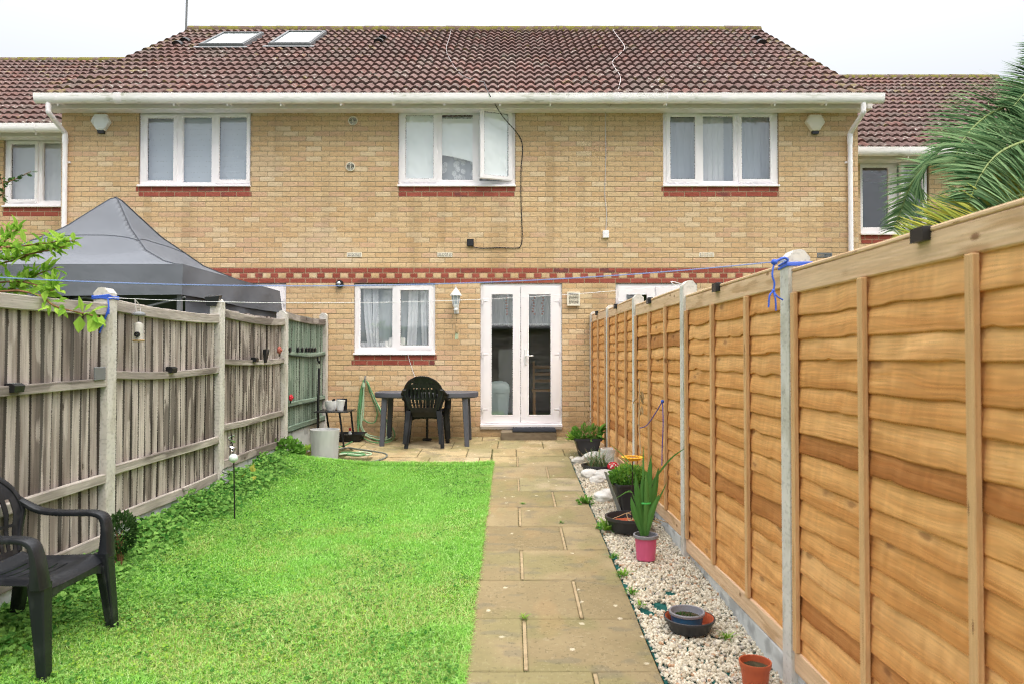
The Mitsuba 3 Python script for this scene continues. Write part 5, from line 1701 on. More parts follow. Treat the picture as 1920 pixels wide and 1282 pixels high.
# table
tk = thing('garden_table', 'grey plastic table with rounded ends standing against the house wall', 'table')
tx, ty, tz = (WX(708) + WX(893)) / 2 * .945, 9.86, 1.172
hw, hd = .70, .37
a = np.arange(64) * 2 * np.pi / 64
se = lambda s, z, e=3.2: [[tx + hw * s * np.sign(math.cos(t)) * abs(math.cos(t)) ** (2 / e), ty + (hd - hw * (1 - s)) * np.sign(math.sin(t)) * abs(math.sin(t)) ** (2 / e), z] for t in a]
part(tk, 'top', loft([se(.955, tz - .075), se(.985, tz - .072), se(1.0, tz - .06), se(1.0, tz - .012), se(.992, tz - .003), se(.975, tz), se(.97, tz - .001)]), 'mat_table', smooth=40)
for sx in (-1, 1):
    for sy in (-1, 1):
        zf = SLOPE * (ty + sy * .29)
        part(tk, 'leg', taper((tx + sx * .535, ty + sy * .24, tz - .072), (tx + sx * .565, ty + sy * .285, zf), (.038, .034), (.030, .026)), 'mat_table', smooth=30)
jk = thing('parasol_tube', 'black metal tube standing under the middle of the grey table', 'tube')
part(jk, 'tube', tube([(tx - .02, ty + .2, SLOPE * 10.05), (tx - .02, ty + .2, .80)], .016, 10), 'mat_black_plastic')
part(jk, 'foot', cbox(tx - .08, tx + .04, ty + .16, ty + .24, SLOPE * 10.06 + .001, SLOPE * 10.06 + .03), 'mat_black_plastic')

# side table with pots on it
sk = thing('side_table', 'small dark glass topped side table in the corner by the green fence', 'table')
sa, sb = P(592, 771, 9.95), P(667, 762, 10.2)
zt_ = 1.65 + (668 - 768) / F * 10.0
zt_ = 1.65 + (668 - 769) / F * 9.65
sx0, sx1 = -2.60, P(666, 762, 9.9)[0]
part(sk, 'top', cbox(sx0, sx1, 9.45, 9.95, zt_ - .012, zt_, .003), 'mat_black_plastic')
for (x, y, dx) in ((sx0 + .05, 9.9, .06), (sx1 - .12, 9.5, .06), (sx1 - .06, 9.9, .05), (sx0 + .04, 9.5, -.0)):
    part(sk, 'leg', tube([(x, y, zt_ - .012), (x + dx, y, SLOPE * y)], .013, 8), 'mat_black_plastic')
bk2 = thing('white_bowl', 'white ceramic bowls nested in a pile on the small dark side table', 'bowl')
prof = [(0, 0), (.055, 0), (.078, .05), (.084, .095), (.079, .095), (.073, .05), (.05, .012), (0, .012)]
for k, c in enumerate(((P(621, 760, 9.7)[0], 9.7, zt_ + .001), (P(621.3, 760, 9.7)[0], 9.7, zt_ + .034))):
    part(bk2, 'bowl', move(lathe(prof, 28), *c), 'mat_white_glaze', smooth=40)
bk2 = thing('white_pot', 'white tapered pot leaning in a black holder on the side table', 'pot')
x = P(635, 755, 9.72)[0]
part(bk2, 'pot', move(lathe([(0, 0), (.042, 0), (.058, .125), (.061, .125), (.061, .138), (.056, .138), (.04, .012), (0, .012)], 26), x + .02, 9.72, zt_ + .002, ry=.05), 'mat_white_glaze', smooth=40)
part(bk2, 'holder', cat(move(box(-.006, .006, -.06, .06, 0, .15), x - .055, 9.72, zt_ + .002, ry=-.10), move(box(-.05, .09, .062, .07, .0, .15), x, 9.75, zt_ + .002)), 'mat_black_plastic')
tr = thing('plastic_tray', 'dark plastic tray on the patio under the small side table', 'tray')
x, y = P(655, 820, 9.95)[0], 10.02
part(tr, 'tray', move(loft([rrect(.15, .12, 0), rrect(.19, .15, .10), rrect(.20, .16, .10), rrect(.20, .16, .11), rrect(.185, .145, .11), rrect(.15, .12, .03)], True, True), x, y, SLOPE * y), 'mat_black_plastic', smooth=30)
part(tr, 'label', move(box(-.05, .05, -.161, -.1605, .1, .108), x, y, SLOPE * y), 'mat_lead')
bo = thing('spray_bottle', 'small pale bottle with a red cap standing in the dark tray', 'bottle')
x2 = P(656, 812, 9.95)[0]
part(bo, 'body', move(lathe([(0, 0), (.027, 0), (.027, .075), (.014, .10), (.014, .112), (0, .112)], 18), x2, y - .06, SLOPE * y + .035), 'mat_white_glaze', smooth=40)
part(bo, 'cap', move(lathe([(.016, 0), (.016, .03), (.008, .04), (0, .04)], 16), x2, y - .06, SLOPE * y + .1475), 'mat_red', smooth=40)
pole = thing('black_pole', 'tall black pole leaning in the corner behind the grey planter', 'pole')
part(pole, 'shaft', tube([P(598.5, 690, 9.75), P(597, 740, 9.72), np.array([P(596, 800, 9.7)[0], 9.7, SLOPE * 9.7])], .017, 10), 'mat_black_plastic')

# grey planter
pl = thing('grey_planter', 'pale grey cylindrical planter standing at the end of the lawn', 'planter')
b = G(610, 866)
yb = 8.72
s_ = yb / F
x = (610 - 960) * s_; z = float(SLOPE * yb)
h = (866 - 812) * s_ * 1.02
r0, r1 = 24.5 * s_, 27 * s_
part(pl, 'body', move(lathe([(0, 0), (r0, 0), (r0 * 1.03, h * .46), (r0 * 1.02, h * .463), (r0 * 1.02, h * .478), (r0 * 1.035, h * .481), (r1, h * .985), (r1 * .995, h), (r1 * .93, h), (r1 * .92, h * .9), (r0 * .92, h * .1), (0, h * .1)], 48), x, yb, z), 'mat_planter_grey', smooth=40)

# hose hanging on the wall, and hose lying on the patio
hk = thing('garden_hose', 'green striped garden hose looped over a hook on the house wall', 'hose')
g = np.random.default_rng(44)


def wl_(px, py, o=.05):
    q = P(px, py, FY - o)
    if q[2] < SLOPE * q[1] + .014:
        q = G(px, py)
        q = np.array([q[0], q[1], SLOPE * q[1] + .012 + o * .3])
    return q


loops = [[(684, 716), (678, 740), (674, 790), (674, 820), (680, 838), (693, 820), (700, 826)],
         [(683, 713), (674, 745), (671, 800), (680, 812), (700, 825), (722, 826), (724, 800), (716, 772), (698, 740), (687, 713)],
         [(683, 711), (676, 735), (675, 770), (684, 788), (700, 792), (707, 780), (705, 765), (694, 735), (686, 712)],
         [(684, 712), (678, 760), (676, 800), (690, 820), (712, 828), (732, 824), (733, 806), (722, 782), (706, 755), (694, 730), (687, 714)],
         [(684, 714), (676, 765), (673, 795), (686, 818), (705, 828), (726, 829), (736, 815), (726, 790), (712, 764), (700, 745), (690, 716)]]
loops += [[(684, 713), (680, 745), (679, 795), (688, 812), (704, 822), (724, 824), (731, 812), (718, 785), (703, 752), (690, 715)], [(683, 712), (673, 760), (672, 806), (684, 826), (704, 834), (728, 833), (740, 822), (734, 800), (714, 770), (698, 735), (688, 713)]]
for i, L in enumerate(loops[1:]):
    part(hk, 'coil', tube(curve([wl_(px + g.uniform(-1, 1), py, .03 + .009 * i + g.uniform(0, .012)) for px, py in L], 70), .0085, 8), 'mat_hose' if i % 2 else 'mat_hose_stripe', smooth=True)
part(hk, 'tail', tube(curve([wl_(681, 714, .06), wl_(676, 750, .07), wl_(672, 800, .08), P(669, 822, 10.25), np.array([P(664, 830, 10.0)[0], 9.95, SLOPE * 9.95 + .012]), np.array([P(645, 838, 9.6)[0], 9.55, SLOPE * 9.55 + .012]), np.array([P(625, 842, 9.4)[0], 9.4, SLOPE * 9.4 + .012])], 50), .0095, 8), 'mat_hose', smooth=True)
part(hk, 'nozzle', cat(tube([wl_(682, 716, .09), wl_(682, 725, .09)], .022, 10), tube([wl_(682, 725, .09), wl_(682, 770, .08), wl_(680, 788, .07)], .008, 8)), 'mat_hose_stripe')
part(hk, 'hook', cat(tube(curve([wl_(685, 704, .005), wl_(684, 712, .04), wl_(684, 716, .10), wl_(684, 709, .12)], 12), .010, 6)), 'mat_lead')
hk = thing('garden_hose', 'grey green hose lying in loose bends on the patio beside the grey planter', 'hose')


def gp(px, py, o=.011):
    q = G(px, py)
    return np.array([q[0], q[1], SLOPE * q[1] + o])


part(hk, 'coil', tube(curve([gp(636, 843), gp(652, 840), gp(672, 843), gp(700, 847), (gp(724, 852)), gp(722, 859), gp(705, 865), gp(690, 867)], 50), .010, 8), 'mat_hose_grey', smooth=True)
part(hk, 'coil', tube(curve([gp(636, 853), gp(660, 850), gp(680, 848), gp(696, 851), gp(690, 854), gp(668, 853), gp(650, 851), gp(636, 852.5)], 50), .0095, 8), 'mat_hose_stripe', smooth=True)
part(hk, 'coil', tube(curve([gp(640, 851, .024), gp(664, 851.5, .026), gp(684, 854, .022), gp(672, 855.5, .014), gp(650, 853.5)], 40), .0095, 8), 'mat_hose', smooth=True)

# doorstep
dk = thing('doorstep', 'low concrete doorstep block below the french doors', 'doorstep')
x0, x1 = P(939, 820, 10.05)[0], P(1044, 820, 10.05)[0]
zs = 1.65 + (668 - 808.5) / F * 10.1
part(dk, 'block', cat(cbox(x0, x1, 10.06, 10.36, SLOPE * 10.2 - .05, zs, .008)), 'mat_step')
dm = thing('door_mat', 'dark ribbed rubber mat lying on the concrete doorstep', 'mat')
xm0, xm1 = P(961, 810, 10.05)[0], P(1043, 810, 10.05)[0]
part(dm, 'base', cbox(xm0, xm1, 10.052, 10.358, zs + .001, zs + .035, .006), 'mat_mat')
for k in range(14):
    part(dm, 'rib', cbox(xm0 + .01, xm1 - .01, 10.06 + k * .0212, 10.07 + k * .0212, zs + .0352, zs + .040, .0015), 'mat_mat')

# ---------------------------------------------------------------- plants
def leafset(specs):
    """specs: rows of (base point, direction, side, length, width, shade): a folded four-triangle leaf for each"""
    v, f, uv = [], [], []
    for (b, d, s, L, W, sh) in specs:
        n = np.cross(s, d)
        o = len(v)
        v += [b, b + d * L * .45 + s * W * .5 + n * W * .16, b + d * L * .42 - n * W * .02, b + d * L * .45 - s * W * .5 + n * W * .16, b + d * L - n * L * .12,
              b + d * L * .78 + s * W * .27 + n * W * .02, b + d * L * .78 - s * W * .27 + n * W * .02]
        uv += [[sh, .5], [sh, .85], [sh, .55], [sh, .85], [sh, .8], [sh, .9], [sh, .9]]
        f += [[o, o + 2, o + 1], [o, o + 3, o + 2], [o + 1, o + 2, o + 5], [o + 3, o + 6, o + 2], [o + 2, o + 4, o + 5], [o + 2, o + 6, o + 4]]
    return tm(np.array(v), np.array(f)), np.array(uv)


def unit(v): return v / (np.linalg.norm(v, axis=-1, keepdims=True) + 1e-12)


def bush_specs(c, R, n, L, W, g, up=.5, flat=1.0):
    out = []
    for _ in range(n):
        d = unit(g.normal(0, 1, 3) * np.array([1, 1, flat]))
        r = g.uniform(.35, 1) ** .5
        b = np.array(c) + d * np.array(R) * r
        dd = unit(d + np.array([0, 0, up]) + g.normal(0, .45, 3))
        s = unit(np.cross(dd, unit(g.normal(0, 1, 3))))
        k = g.uniform(.6, 1.15)
        out.append((b, dd, s, L * k, W * k, g.uniform(0, 1) * .6 + .4 * np.clip((d[2] + 1) / 2, 0, 1)))
    return out


def stems(c, top, R, n, g, r=.003):
    return cat(*[tube(curve([np.array(c) + g.normal(0, .01, 3), (np.array(c) + np.array(top)) / 2 + g.normal(0, .02, 3), np.array(top) + g.uniform(-1, 1, 3) * np.array(R)], 8), np.linspace(r, r * .5, 8), 5) for _ in range(n)])


# overhanging shrub at the left edge, standing behind the fence
sk = thing('overhanging_shrub', 'bright green leafy shrub hanging over the near end of the old fence', 'shrub')
g = np.random.default_rng(61)
YS = 4.0


def sp(px, py, Y=None): return P(px, py, YS if Y is None else Y)


twigs = [[(-90, 520, 4.5), (-20, 500, 4.3), (40, 484, 4.25), (90, 465, 4.2), (112, 456, 4.2)], [(-80, 470, 4.4), (-10, 466, 4.3), (40, 462, 4.2), (95, 455, 4.15), (140, 452, 4.1)], [(-60, 560, 4.5), (10, 545, 4.3), (70, 515, 4.25), (105, 502, 4.2)],
         [(-60, 560, 4.3), (20, 545, 4.15), (75, 555, 4.05), (95, 570, 4.0), (120, 580, 3.95), (165, 590, 3.9), (185, 595, 3.88)], [(-70, 500, 4.5), (-10, 470, 4.4), (20, 440, 4.35), (34, 432, 4.3)], [(-60, 540, 4.45), (0, 530, 4.3), (50, 530, 4.2), (90, 545, 4.15)], [(75, 555, 4.05), (98, 545, 4.05), (104, 532, 4.05)], [(-70, 480, 4.45), (0, 486, 4.3), (60, 476, 4.2), (125, 462, 4.15)], [(-50, 600, 4.5), (0, 560, 4.35), (35, 535, 4.3), (60, 520, 4.25)], [(-60, 450, 4.5), (-10, 455, 4.4), (30, 470, 4.35), (70, 470, 4.3)]]
for tw in twigs:
    pts = curve([P(*q) for q in tw], 16)
    b = part(sk, 'branch', tube(pts, np.linspace(.007, .003, 16), 6), 'mat_twig', smooth=True)
    t0 = unit(pts[-1] - pts[-3])
    nl = 52 if tw[0][2] > 4.35 else 30
    for k in range(nl):
        i = 3 + int(k * 12.4 / nl)
        q = pts[min(i, 15)] + g.normal(0, .008, 3)
        td = unit(pts[min(i + 1, 15)] - pts[i - 1])
        d = unit(td * .9 + g.normal(0, .62, 3) + np.array([0, -.1, .12]))
        s = unit(np.cross(d, unit(np.array([0, -.5, 1.0]) + g.normal(0, .5, 3))))
        L = g.uniform(.055, .105)
        m, uv = leafset([(q, d, s, L, L * g.uniform(.27, .42), g.uniform(0, 1))])
        part(b, 'leaf', m, 'mat_leaf_bright', uv=uv)
hang = [(q, unit(np.array([.1, -.2, -1]) + g.normal(0, .3, 3)), unit(np.array([1, .2, .1]) + g.normal(0, .3, 3))) for q in (P(178, 592, 3.88), P(186, 597, 3.88), P(176, 580, 3.9), P(150, 592, 3.92), P(88, 572, 4.0), P(190, 590, 3.9))]
for q, d, s in hang:
    m, uv = leafset([(q, d, unit(s - d * np.dot(s, d)), .095, .06, g.uniform(.3, 1))])
    part(sk, 'leaf', m, 'mat_leaf_bright', uv=uv)
dk_ = thing('dark_twig', 'dark leaved twig reaching in at the far left in front of the vertical blinds', 'twig')
for tw in ([(-60, 350, 3.9), (-10, 345, 3.85), (20, 340, 3.8), (58, 322, 3.8)], [(-30, 300, 3.9), (0, 330, 3.85), (6, 355, 3.8), (4, 372, 3.8)]):
    pts = curve([P(*q) for q in tw], 14)
    b = part(dk_, 'branch', tube(pts, np.linspace(.004, .002, 14), 5), 'mat_twig')
    for k in range(22):
        i = 2 + k % 12
        d = unit(unit(pts[min(i + 1, 13)] - pts[i - 1]) * .6 + g.normal(0, .6, 3))
        s = unit(np.cross(d, unit(g.normal(0, 1, 3))))
        m, uv = leafset([(pts[i], d, s, g.uniform(.025, .042), .017, g.uniform(0, 1))])
        part(b, 'leaf', m, 'mat_leaf_dark', uv=uv)

# ivy-like ground cover along the old fence
g = np.random.default_rng(62)
spec = []
for _ in range(9500):
    y = g.uniform(2.4, 8.2)
    edge = .42 + .14 * math.sin(y * 2.1) + .10 * math.sin(y * 5.3 + 1) - .20 * max(0, (y - 6.2)) / 2
    x = -2.62 + abs(g.normal(0, .55)) * (edge + .35 * max(0, 1 - abs(y - 3.3) / 1.0))
    if x > -1.35: continue
    hh = max(0.015, .13 * (1 - (x + 2.62) / .55)) * (0.5 + .5 * math.sin(y * 3.7 + 2) ** 2) * (1.0 if 4.9 < y < 7.6 else .55)
    b = np.array([x, y, gz(x, y) + g.uniform(.25, 1) * hh])
    d = unit(np.array([g.normal(.25, .6), g.normal(-.25, .6), g.normal(.1, .25)]))
    s = unit(np.cross(d, unit(np.array([.25, -.35, 1]) + g.normal(0, .35, 3))))
    L = g.uniform(.020, .044) * (1.0 if x < -2.25 else .55)
    spec.append((b, d, s, L, L * g.uniform(.8, 1.05), g.uniform(0, 1)))
m, uv = leafset(spec)
solo('ground_cover', m, 'mat_cover', 'broad leaved green ground cover creeping along the foot of the old fence', 'ground cover', kind='stuff', uv=uv)


def shrub(name, label, cat_, c, R, n, L, W, mat, seed, trunk=None, up=.5):
    g = np.random.default_rng(seed)
    k = thing(name, label, cat_)
    m, uv = leafset(bush_specs(c, R, n, L, W, g, up))
    part(k, 'foliage', m, mat, uv=uv)
    base = np.array([c[0], c[1], gz(c[0], c[1]) - .02]) if trunk is None else trunk
    part(k, 'stem', stems(base, c, np.array(R) * .6, 7, g, .005), 'mat_twig')
    return k


c = G(226, 1062)
shrub('topiary_shrub', 'small dark leaved shrub on a bare stem beside the first old fence post', 'shrub', (c[0], c[1], c[2] + .21), (.082, .082, .125), 900, .034, .013, 'mat_leaf_dark', 71)
c = np.array([P(535, 850, 8.3)[0], 8.3, 0])
shrub('low_bush', 'round green leafy clump at the far corner of the lawn beside the third post', 'bush', (c[0], c[1], gz(c[0], c[1]) + .06), (.20, .16, .13), 520, .06, .05, 'mat_leaf_mid', 72)
c = np.array([P(578, 835, 9.0)[0], 9.0, 0])
shrub('weed_patch', 'bright weeds growing between the green fence and the grey planter', 'weeds', (c[0], c[1], SLOPE * 9 + .01), (.22, .30, .07), 420, .06, .03, 'mat_leaf_bright', 73)
k = thing('yellow_leaf', 'yellowed leaves lying in the ground cover behind the garden stake', 'leaves')
g = np.random.default_rng(74)
sp_ = []
for px, py in ((470, 896), (474, 893), (462, 908), (468, 910), (458, 906), (478, 899)):
    q = G(px, py); q[2] += .07
    d = unit(g.normal(0, 1, 3)); s = unit(np.cross(d, unit(g.normal(0, 1, 3) + np.array([0, -1, 0]))))
    sp_.append((q, d, s, .065, .05, g.uniform(.4, 1)))
m, uv = leafset(sp_)
part(k, 'blade', m, 'mat_palm_yellow', uv=uv)

# garden stake with a glass ball and a spiral
gs = thing('garden_stake', 'thin black stake with a glass ball and a spiral metal spinner on the lawn', 'garden ornament')
b = G(440, 975)
Yg = b[1]
part(gs, 'rod', tube([b, P(438.5, 868, Yg), P(434, 815, Yg)], .0055, 8), 'mat_black_plastic')
part(gs, 'ball', move(trimesh.creation.icosphere(3, .034), *P(437.5, 858, Yg - .03)), 'mat_ball', smooth=True)
t = np.linspace(0, 1, 40)
sp1 = np.array([P(433 + 4 * a, 815 + 30 * a, Yg - .02) + np.array([.022 * math.cos(a * 15), .022 * math.sin(a * 15), 0]) for a in t])
part(gs, 'spiral', tube(sp1, 1.0, 6, flat=(.009, .002)), 'mat_steel')
part(gs, 'spiral', tube(sp1 * [1, 1, 1] + np.array([-.05, 0, -.25]), 1.0, 6, flat=(.006, .002)), 'mat_lead')
td = thing('black_trough', 'black curved plastic trough lying in the ground cover behind the garden stake', 'trough')
q0, q1 = G(418, 898), G(436, 888)
part(td, 'shell', tube(curve([q0 + [0, 0, .05], (q0 + q1) / 2 + [.02, 0, .035], q1 + [0, 0, .075]], 10), .03, 10, flat=(1.2, .5)), 'mat_black_plastic', smooth=True)

# ---------------------------------------------------------------- pots on the gravel
def pot_at(px, py, dy=0):
    q = G(px, py)
    return q


def soil_disc(k, c, r, z, mat='mat_soil', n=28, seed=1):
    g = np.random.default_rng(seed)
    a, rr = np.meshgrid(np.linspace(0, 2 * np.pi, n), np.linspace(0, 1, 8), indexing='ij')
    zz = z + .006 * meshkit.noise(np.stack([rr * np.cos(a) * 9, rr * np.sin(a) * 9, 0 * a + seed], -1))
    part(k, 'soil', sheet(np.stack([c[0] + r * rr * np.cos(a), c[1] + r * rr * np.sin(a), zz], -1)), mat)


# black square pot with bedding plants by the door
k = thing('square_planter', 'black square planter with bedding plants at the far end of the gravel', 'planter')
c = G(1101, 858); c[1] += .16; c[0] = P(1101, 850, c[1])[0]; c[2] = SLOPE * c[1] + .01
part(k, 'pot', move(loft([rrect(.105, .105, 0), rrect(.155, .155, .185), rrect(.168, .168, .187), rrect(.168, .168, .215), rrect(.152, .152, .215), rrect(.145, .145, .17)], True, True), *c), 'mat_charcoal_pot', smooth=30)
g = np.random.default_rng(81)
m, uv = leafset(bush_specs((c[0], c[1], c[2] + .24), (.19, .16, .10), 260, .07, .045, g, .6))
part(k, 'foliage', m, 'mat_leaf_mid', uv=uv)
m, uv = leafset(bush_specs((c[0] + .02, c[1], c[2] + .27), (.13, .13, .09), 150, .06, .008, g, .6))
part(k, 'dead_stems', m, 'mat_dry', uv=uv)
m, uv = leafset([(np.array([c[0] + .12, c[1], c[2] + .24]), unit(np.array([.6, -.1, .5 + .25 * j])), unit(np.array([.3, -1, .1])), .20, .11, .3 + .3 * j) for j in range(3)])
part(k, 'broad_leaf', m, 'mat_leaf_mid', uv=uv)
m, uv = leafset([(np.array([c[0] - .14, c[1] - .08, c[2] + .22]), unit(np.array([-.8, -.2, -.1 + .3 * j])), unit(np.array([.2, -1, .3])), .15, .07, .6) for j in range(3)])
part(k, 'broad_leaf', m, 'mat_leaf_bright', uv=uv)

# pale bag, stones, mushroom
g = np.random.default_rng(82)


def rock(c, r, seed, flat=.7):
    m = trimesh.creation.icosphere(3, 1.0)
    v = m.vertices
    n = meshkit.fbm(v * 1.3 + seed * 9.1, 3, seed)
    v = v * (.65 + .7 * n[:, None]) * np.array([r * 1.15, r, r * flat])
    return tm(v + np.array(c), m.faces)


def on(px, py, lift=0.0):
    q = G(px, py)
    return np.array([q[0], q[1], SLOPE * q[1] + lift])


rocks = [((1117, 862), .14, .5, 'large grey white stone beside the far black planter'), ((1085, 866), .065, .7, 'small white stone at the path corner by the far planter'),
         ((1106, 894), .085, .75, 'white stone at the front left of the grassy pot'), ((1135, 896), .12, .5, 'flat pale stone in front of the red toadstool'), ((1136, 938), .095, .75, 'white stone beside the tapered black planter'), ((1118, 903), .07, .6, 'pale stone touching the flat stone by the grassy pot')]
for i, (pp, r, fl, lab) in enumerate(rocks):
    c = on(*pp)
    c[1] += r * .6
    c[0] = (pp[0] - 960) / F * c[1]
    c[2] += r * fl * .35
    solo('white_rock', rock(c, r, i + 2, fl), 'mat_whitestone', lab, 'rock', smooth=50)
k = thing('white_pot', 'plain white round pot standing behind the red toadstool', 'pot')
c = on(1142, 872); c[1] += .12; c[0] = (1142 - 960) / F * c[1]
part(k, 'pot', move(lathe([(0, 0), (.085, 0), (.10, .15), (.104, .155), (.104, .18), (.09, .18), (.08, .03), (0, .03)], 30), *c), 'mat_white_glaze', smooth=40)
k = thing('grassy_pot', 'low round dark pot of spiky grass beside the white stones', 'pot')
c = on(1117, 892); c[1] += .18; c[0] = (1119 - 960) / F * c[1]
part(k, 'pot', move(lathe([(0, 0), (.13, 0), (.165, .075), (.175, .08), (.175, .098), (.155, .098), (.14, .04), (0, .04)], 36), *c), 'mat_charcoal_pot', smooth=40)
soil_disc(k, c, .15, c[2] + .07)


def blades(c, n, L, spread, w, g, mat, k, name='blade', base=.02, curl=.5):
    v, f, uv = [], [], []
    for i in range(n):
        a = g.uniform(0, 2 * np.pi)
        lean = g.uniform(.05, spread)
        l = L * g.uniform(.6, 1.1)
        d0 = np.array([math.cos(a), math.sin(a), 0])
        s_ = np.array([-math.sin(a), math.cos(a), 0])
        b = np.array(c) + g.uniform(-1, 1, 3) * np.array([base, base, 0])
        o = len(v)
        sh = g.uniform(0, 1)
        for t in (0, .25, .5, .75, 1):
            q = b + d0 * l * (lean * t + curl * lean * t * t) + np.array([0, 0, l * (t - .35 * lean * t * t)])
            ww = w * (1 - t ** 2) * .5 + .0004
            v += [q - s_ * ww, q + s_ * ww]
            uv += [[sh, .4 + .6 * t]] * 2
        for q in range(4):
            f += [[o + 2 * q, o + 2 * q + 1, o + 2 * q + 3, o + 2 * q + 2]]
    part(k, name, tm(np.array(v), f), mat, uv=np.array(uv))


blades((c[0], c[1], c[2] + .07), 90, .22, .8, .007, g, 'mat_palm', k, 'grass_tuft', .09)
blades((c[0], c[1], c[2] + .07), 34, .24, .9, .006, g, 'mat_dry', k, 'dry_blades', .09)
k = thing('toadstool_ornament', 'red toadstool ornament with white spots among the white stones', 'ornament')
c = on(1150, 893); c[1] += .05; c[0] = (1149 - 960) / F * c[1]
part(k, 'stalk', move(lathe([(0, 0), (.028, 0), (.022, .07), (.02, .09)], 18), *c), 'mat_white_glaze', smooth=40)
capm = lathe([(0, .07), (.04, .072), (.062, .085), (.066, .10), (.058, .125), (.036, .145), (0, .152)], 28)
part(k, 'cap', move(capm, *c), 'mat_red', smooth=True)
for (a, e) in ((-1.9, .35), (-1.2, .5), (-.9, .2), (-2.5, .6), (-1.5, .9), (-.4, .6), (-2.1, .05)):
    q = np.array([.064 * math.cos(e) * math.cos(a), .064 * math.cos(e) * math.sin(a), .098 + .053 * math.sin(e)])
    part(k, 'spot', move(trimesh.creation.icosphere(1, .0085), *(c + q)), 'mat_white_glaze', smooth=True)

# tapered square planter with a leafy plant
k = thing('tapered_planter', 'tall tapered black planter with a leafy green plant on the gravel', 'planter')
c = on(1181, 968); c[1] += .12; c[0] = (1184 - 960) / F * c[1]
part(k, 'pot', move(loft([rrect(.105, .10, 0), rrect(.165, .15, .255), rrect(.172, .157, .257), rrect(.172, .157, .275), rrect(.16, .145, .275), rrect(.15, .135, .22)], True, True), *c, rz=.15), 'mat_charcoal_pot', smooth=30)
k2 = part(k, 'bag', sheet(np.array([[c + np.array([-.10, -.11, .03]), c + np.array([-.235, -.14, .38])], [c + np.array([-.125, -.01, .02]), c + np.array([-.24, .02, .36])]])), 'mat_lead')
g = np.random.default_rng(83)
m, uv = leafset(bush_specs((c[0] - .03, c[1], c[2] + .315), (.165, .15, .085), 520, .042, .03, g, .8))
part(k, 'foliage', m, 'mat_leaf_mid', uv=uv)
m, uv = leafset(bush_specs((c[0] - .02, c[1], c[2] + .33), (.14, .12, .08), 220, .042, .028, g, .8))
part(k, 'young_leaves', m, 'mat_leaf_bright', uv=uv)
part(k, 'stem', stems(c + np.array([0, 0, .2]), c + np.array([-.02, 0, .42]), (.15, .13, .08), 16, g, .003), 'mat_hose')

# sunflower dish on a stake
k = thing('sunflower_feeder', 'yellow sunflower shaped dish on a thin black stake', 'bird feeder')
b = on(1182, 998)
Yb = b[1] + .06
b = np.array([(1183 - 960) / F * Yb, Yb, SLOPE * Yb + .02])
tp = P(1186.5, 862, Yb)
part(k, 'stake', tube([b, tp + [0, 0, -.005]], .0045, 8), 'mat_black_plastic')
part(k, 'dish', move(lathe([(0, 0), (.05, .0), (.068, .012), (.076, .026), (.070, .026), (.06, .014), (0, .008)], 30), *tp), 'mat_yellow', smooth=40)
for j in range(20):
    a = j * 2 * np.pi / 20
    part(k, 'petal', move(move(trimesh.creation.icosphere(1, 1.0).apply_transform(np.diag([.020, .012, .006, 1])), .074, 0, .024), *tp, rz=a), 'mat_yellow', smooth=True)
part(k, 'seed', move(lathe([(0, .016), (.054, .016)], 24), *tp), 'mat_lead')

# wide bowl
k = thing('wide_bowl', 'wide charcoal plastic bowl of dead stalks beneath the tapered planter', 'bowl')
Yb += .0
c = np.array([(1180 - 960) / F * Yb, Yb, SLOPE * Yb + .005])
part(k, 'bowl', move(lathe([(0, 0), (.15, 0), (.182, .085), (.196, .09), (.198, .112), (.180, .112), (.165, .05), (0, .02)], 44), *c), 'mat_charcoal_pot', smooth=40)
soil_disc(k, c, .165, c[2] + .055, 'mat_terracotta')
g = np.random.default_rng(84)
part(k, 'dead_stalk', cat(*[tube(curve([c + np.array([.05 + g.normal(0, .04), g.normal(0, .05), .07]), c + np.array([.08 + g.normal(0, .04), -.02 + g.normal(0, .05), .09 + g.uniform(0, .05)]), c + np.array([.10 + g.normal(0, .07), -.04 + g.normal(0, .06), .075])], 8), .0035, 5) for _ in range(22)]), 'mat_cane')

# pink pot with sword leaves
k = thing('pink_pot', 'bright pink pot with a grey rim and tall sword shaped leaves', 'pot')
Yp = G(1209, 1054)[1] + .065
c = np.array([(1209.5 - 960) / F * Yp, Yp, SLOPE * Yp + .004])
part(k, 'pot', move(lathe([(0, 0), (.064, 0), (.0745, .142), (.0765, .142), (.0765, .150)], 40), *c), 'mat_pink', smooth=40)
part(k, 'rim', move(lathe([(.0755, .1505), (.085, .1505), (.087, .156), (.087, .170), (.084, .173), (.076, .172), (.074, .15), (.07, .09)], 40), *c), 'mat_grey_rim', smooth=40)
soil_disc(k, c, .071, c[2] + .135)
sword = [((1209, 1003), (1196, 930), (1192, 890), .030), ((1207, 1003), (1215, 920), (1221, 852), .030), ((1212, 1003), (1225, 930), (1235, 875), .034), ((1205, 1003), (1190, 960), (1183, 930), .026), ((1208, 1003), (1205, 930), (1204, 892), .028), ((1212, 1003), (1222, 960), (1236, 925), .026),
         ((1203, 1003), (1197, 950), (1186, 925), .022), ((1206, 1003), (1206, 900), (1206, 835), .010), ((1210, 1003), (1213, 950), (1211, 880), .03)]
long_ = [[(1200, 985), (1190, 935), (1180, 920), (1152, 935)], [(1205, 960), (1186, 880), (1170, 855), (1141, 829)], [(1190, 890), (1180, 872), (1158, 854)], [(1222, 905), (1240, 880), (1262, 855), (1290, 836)], [(1228, 950), (1240, 925), (1252, 900)]]
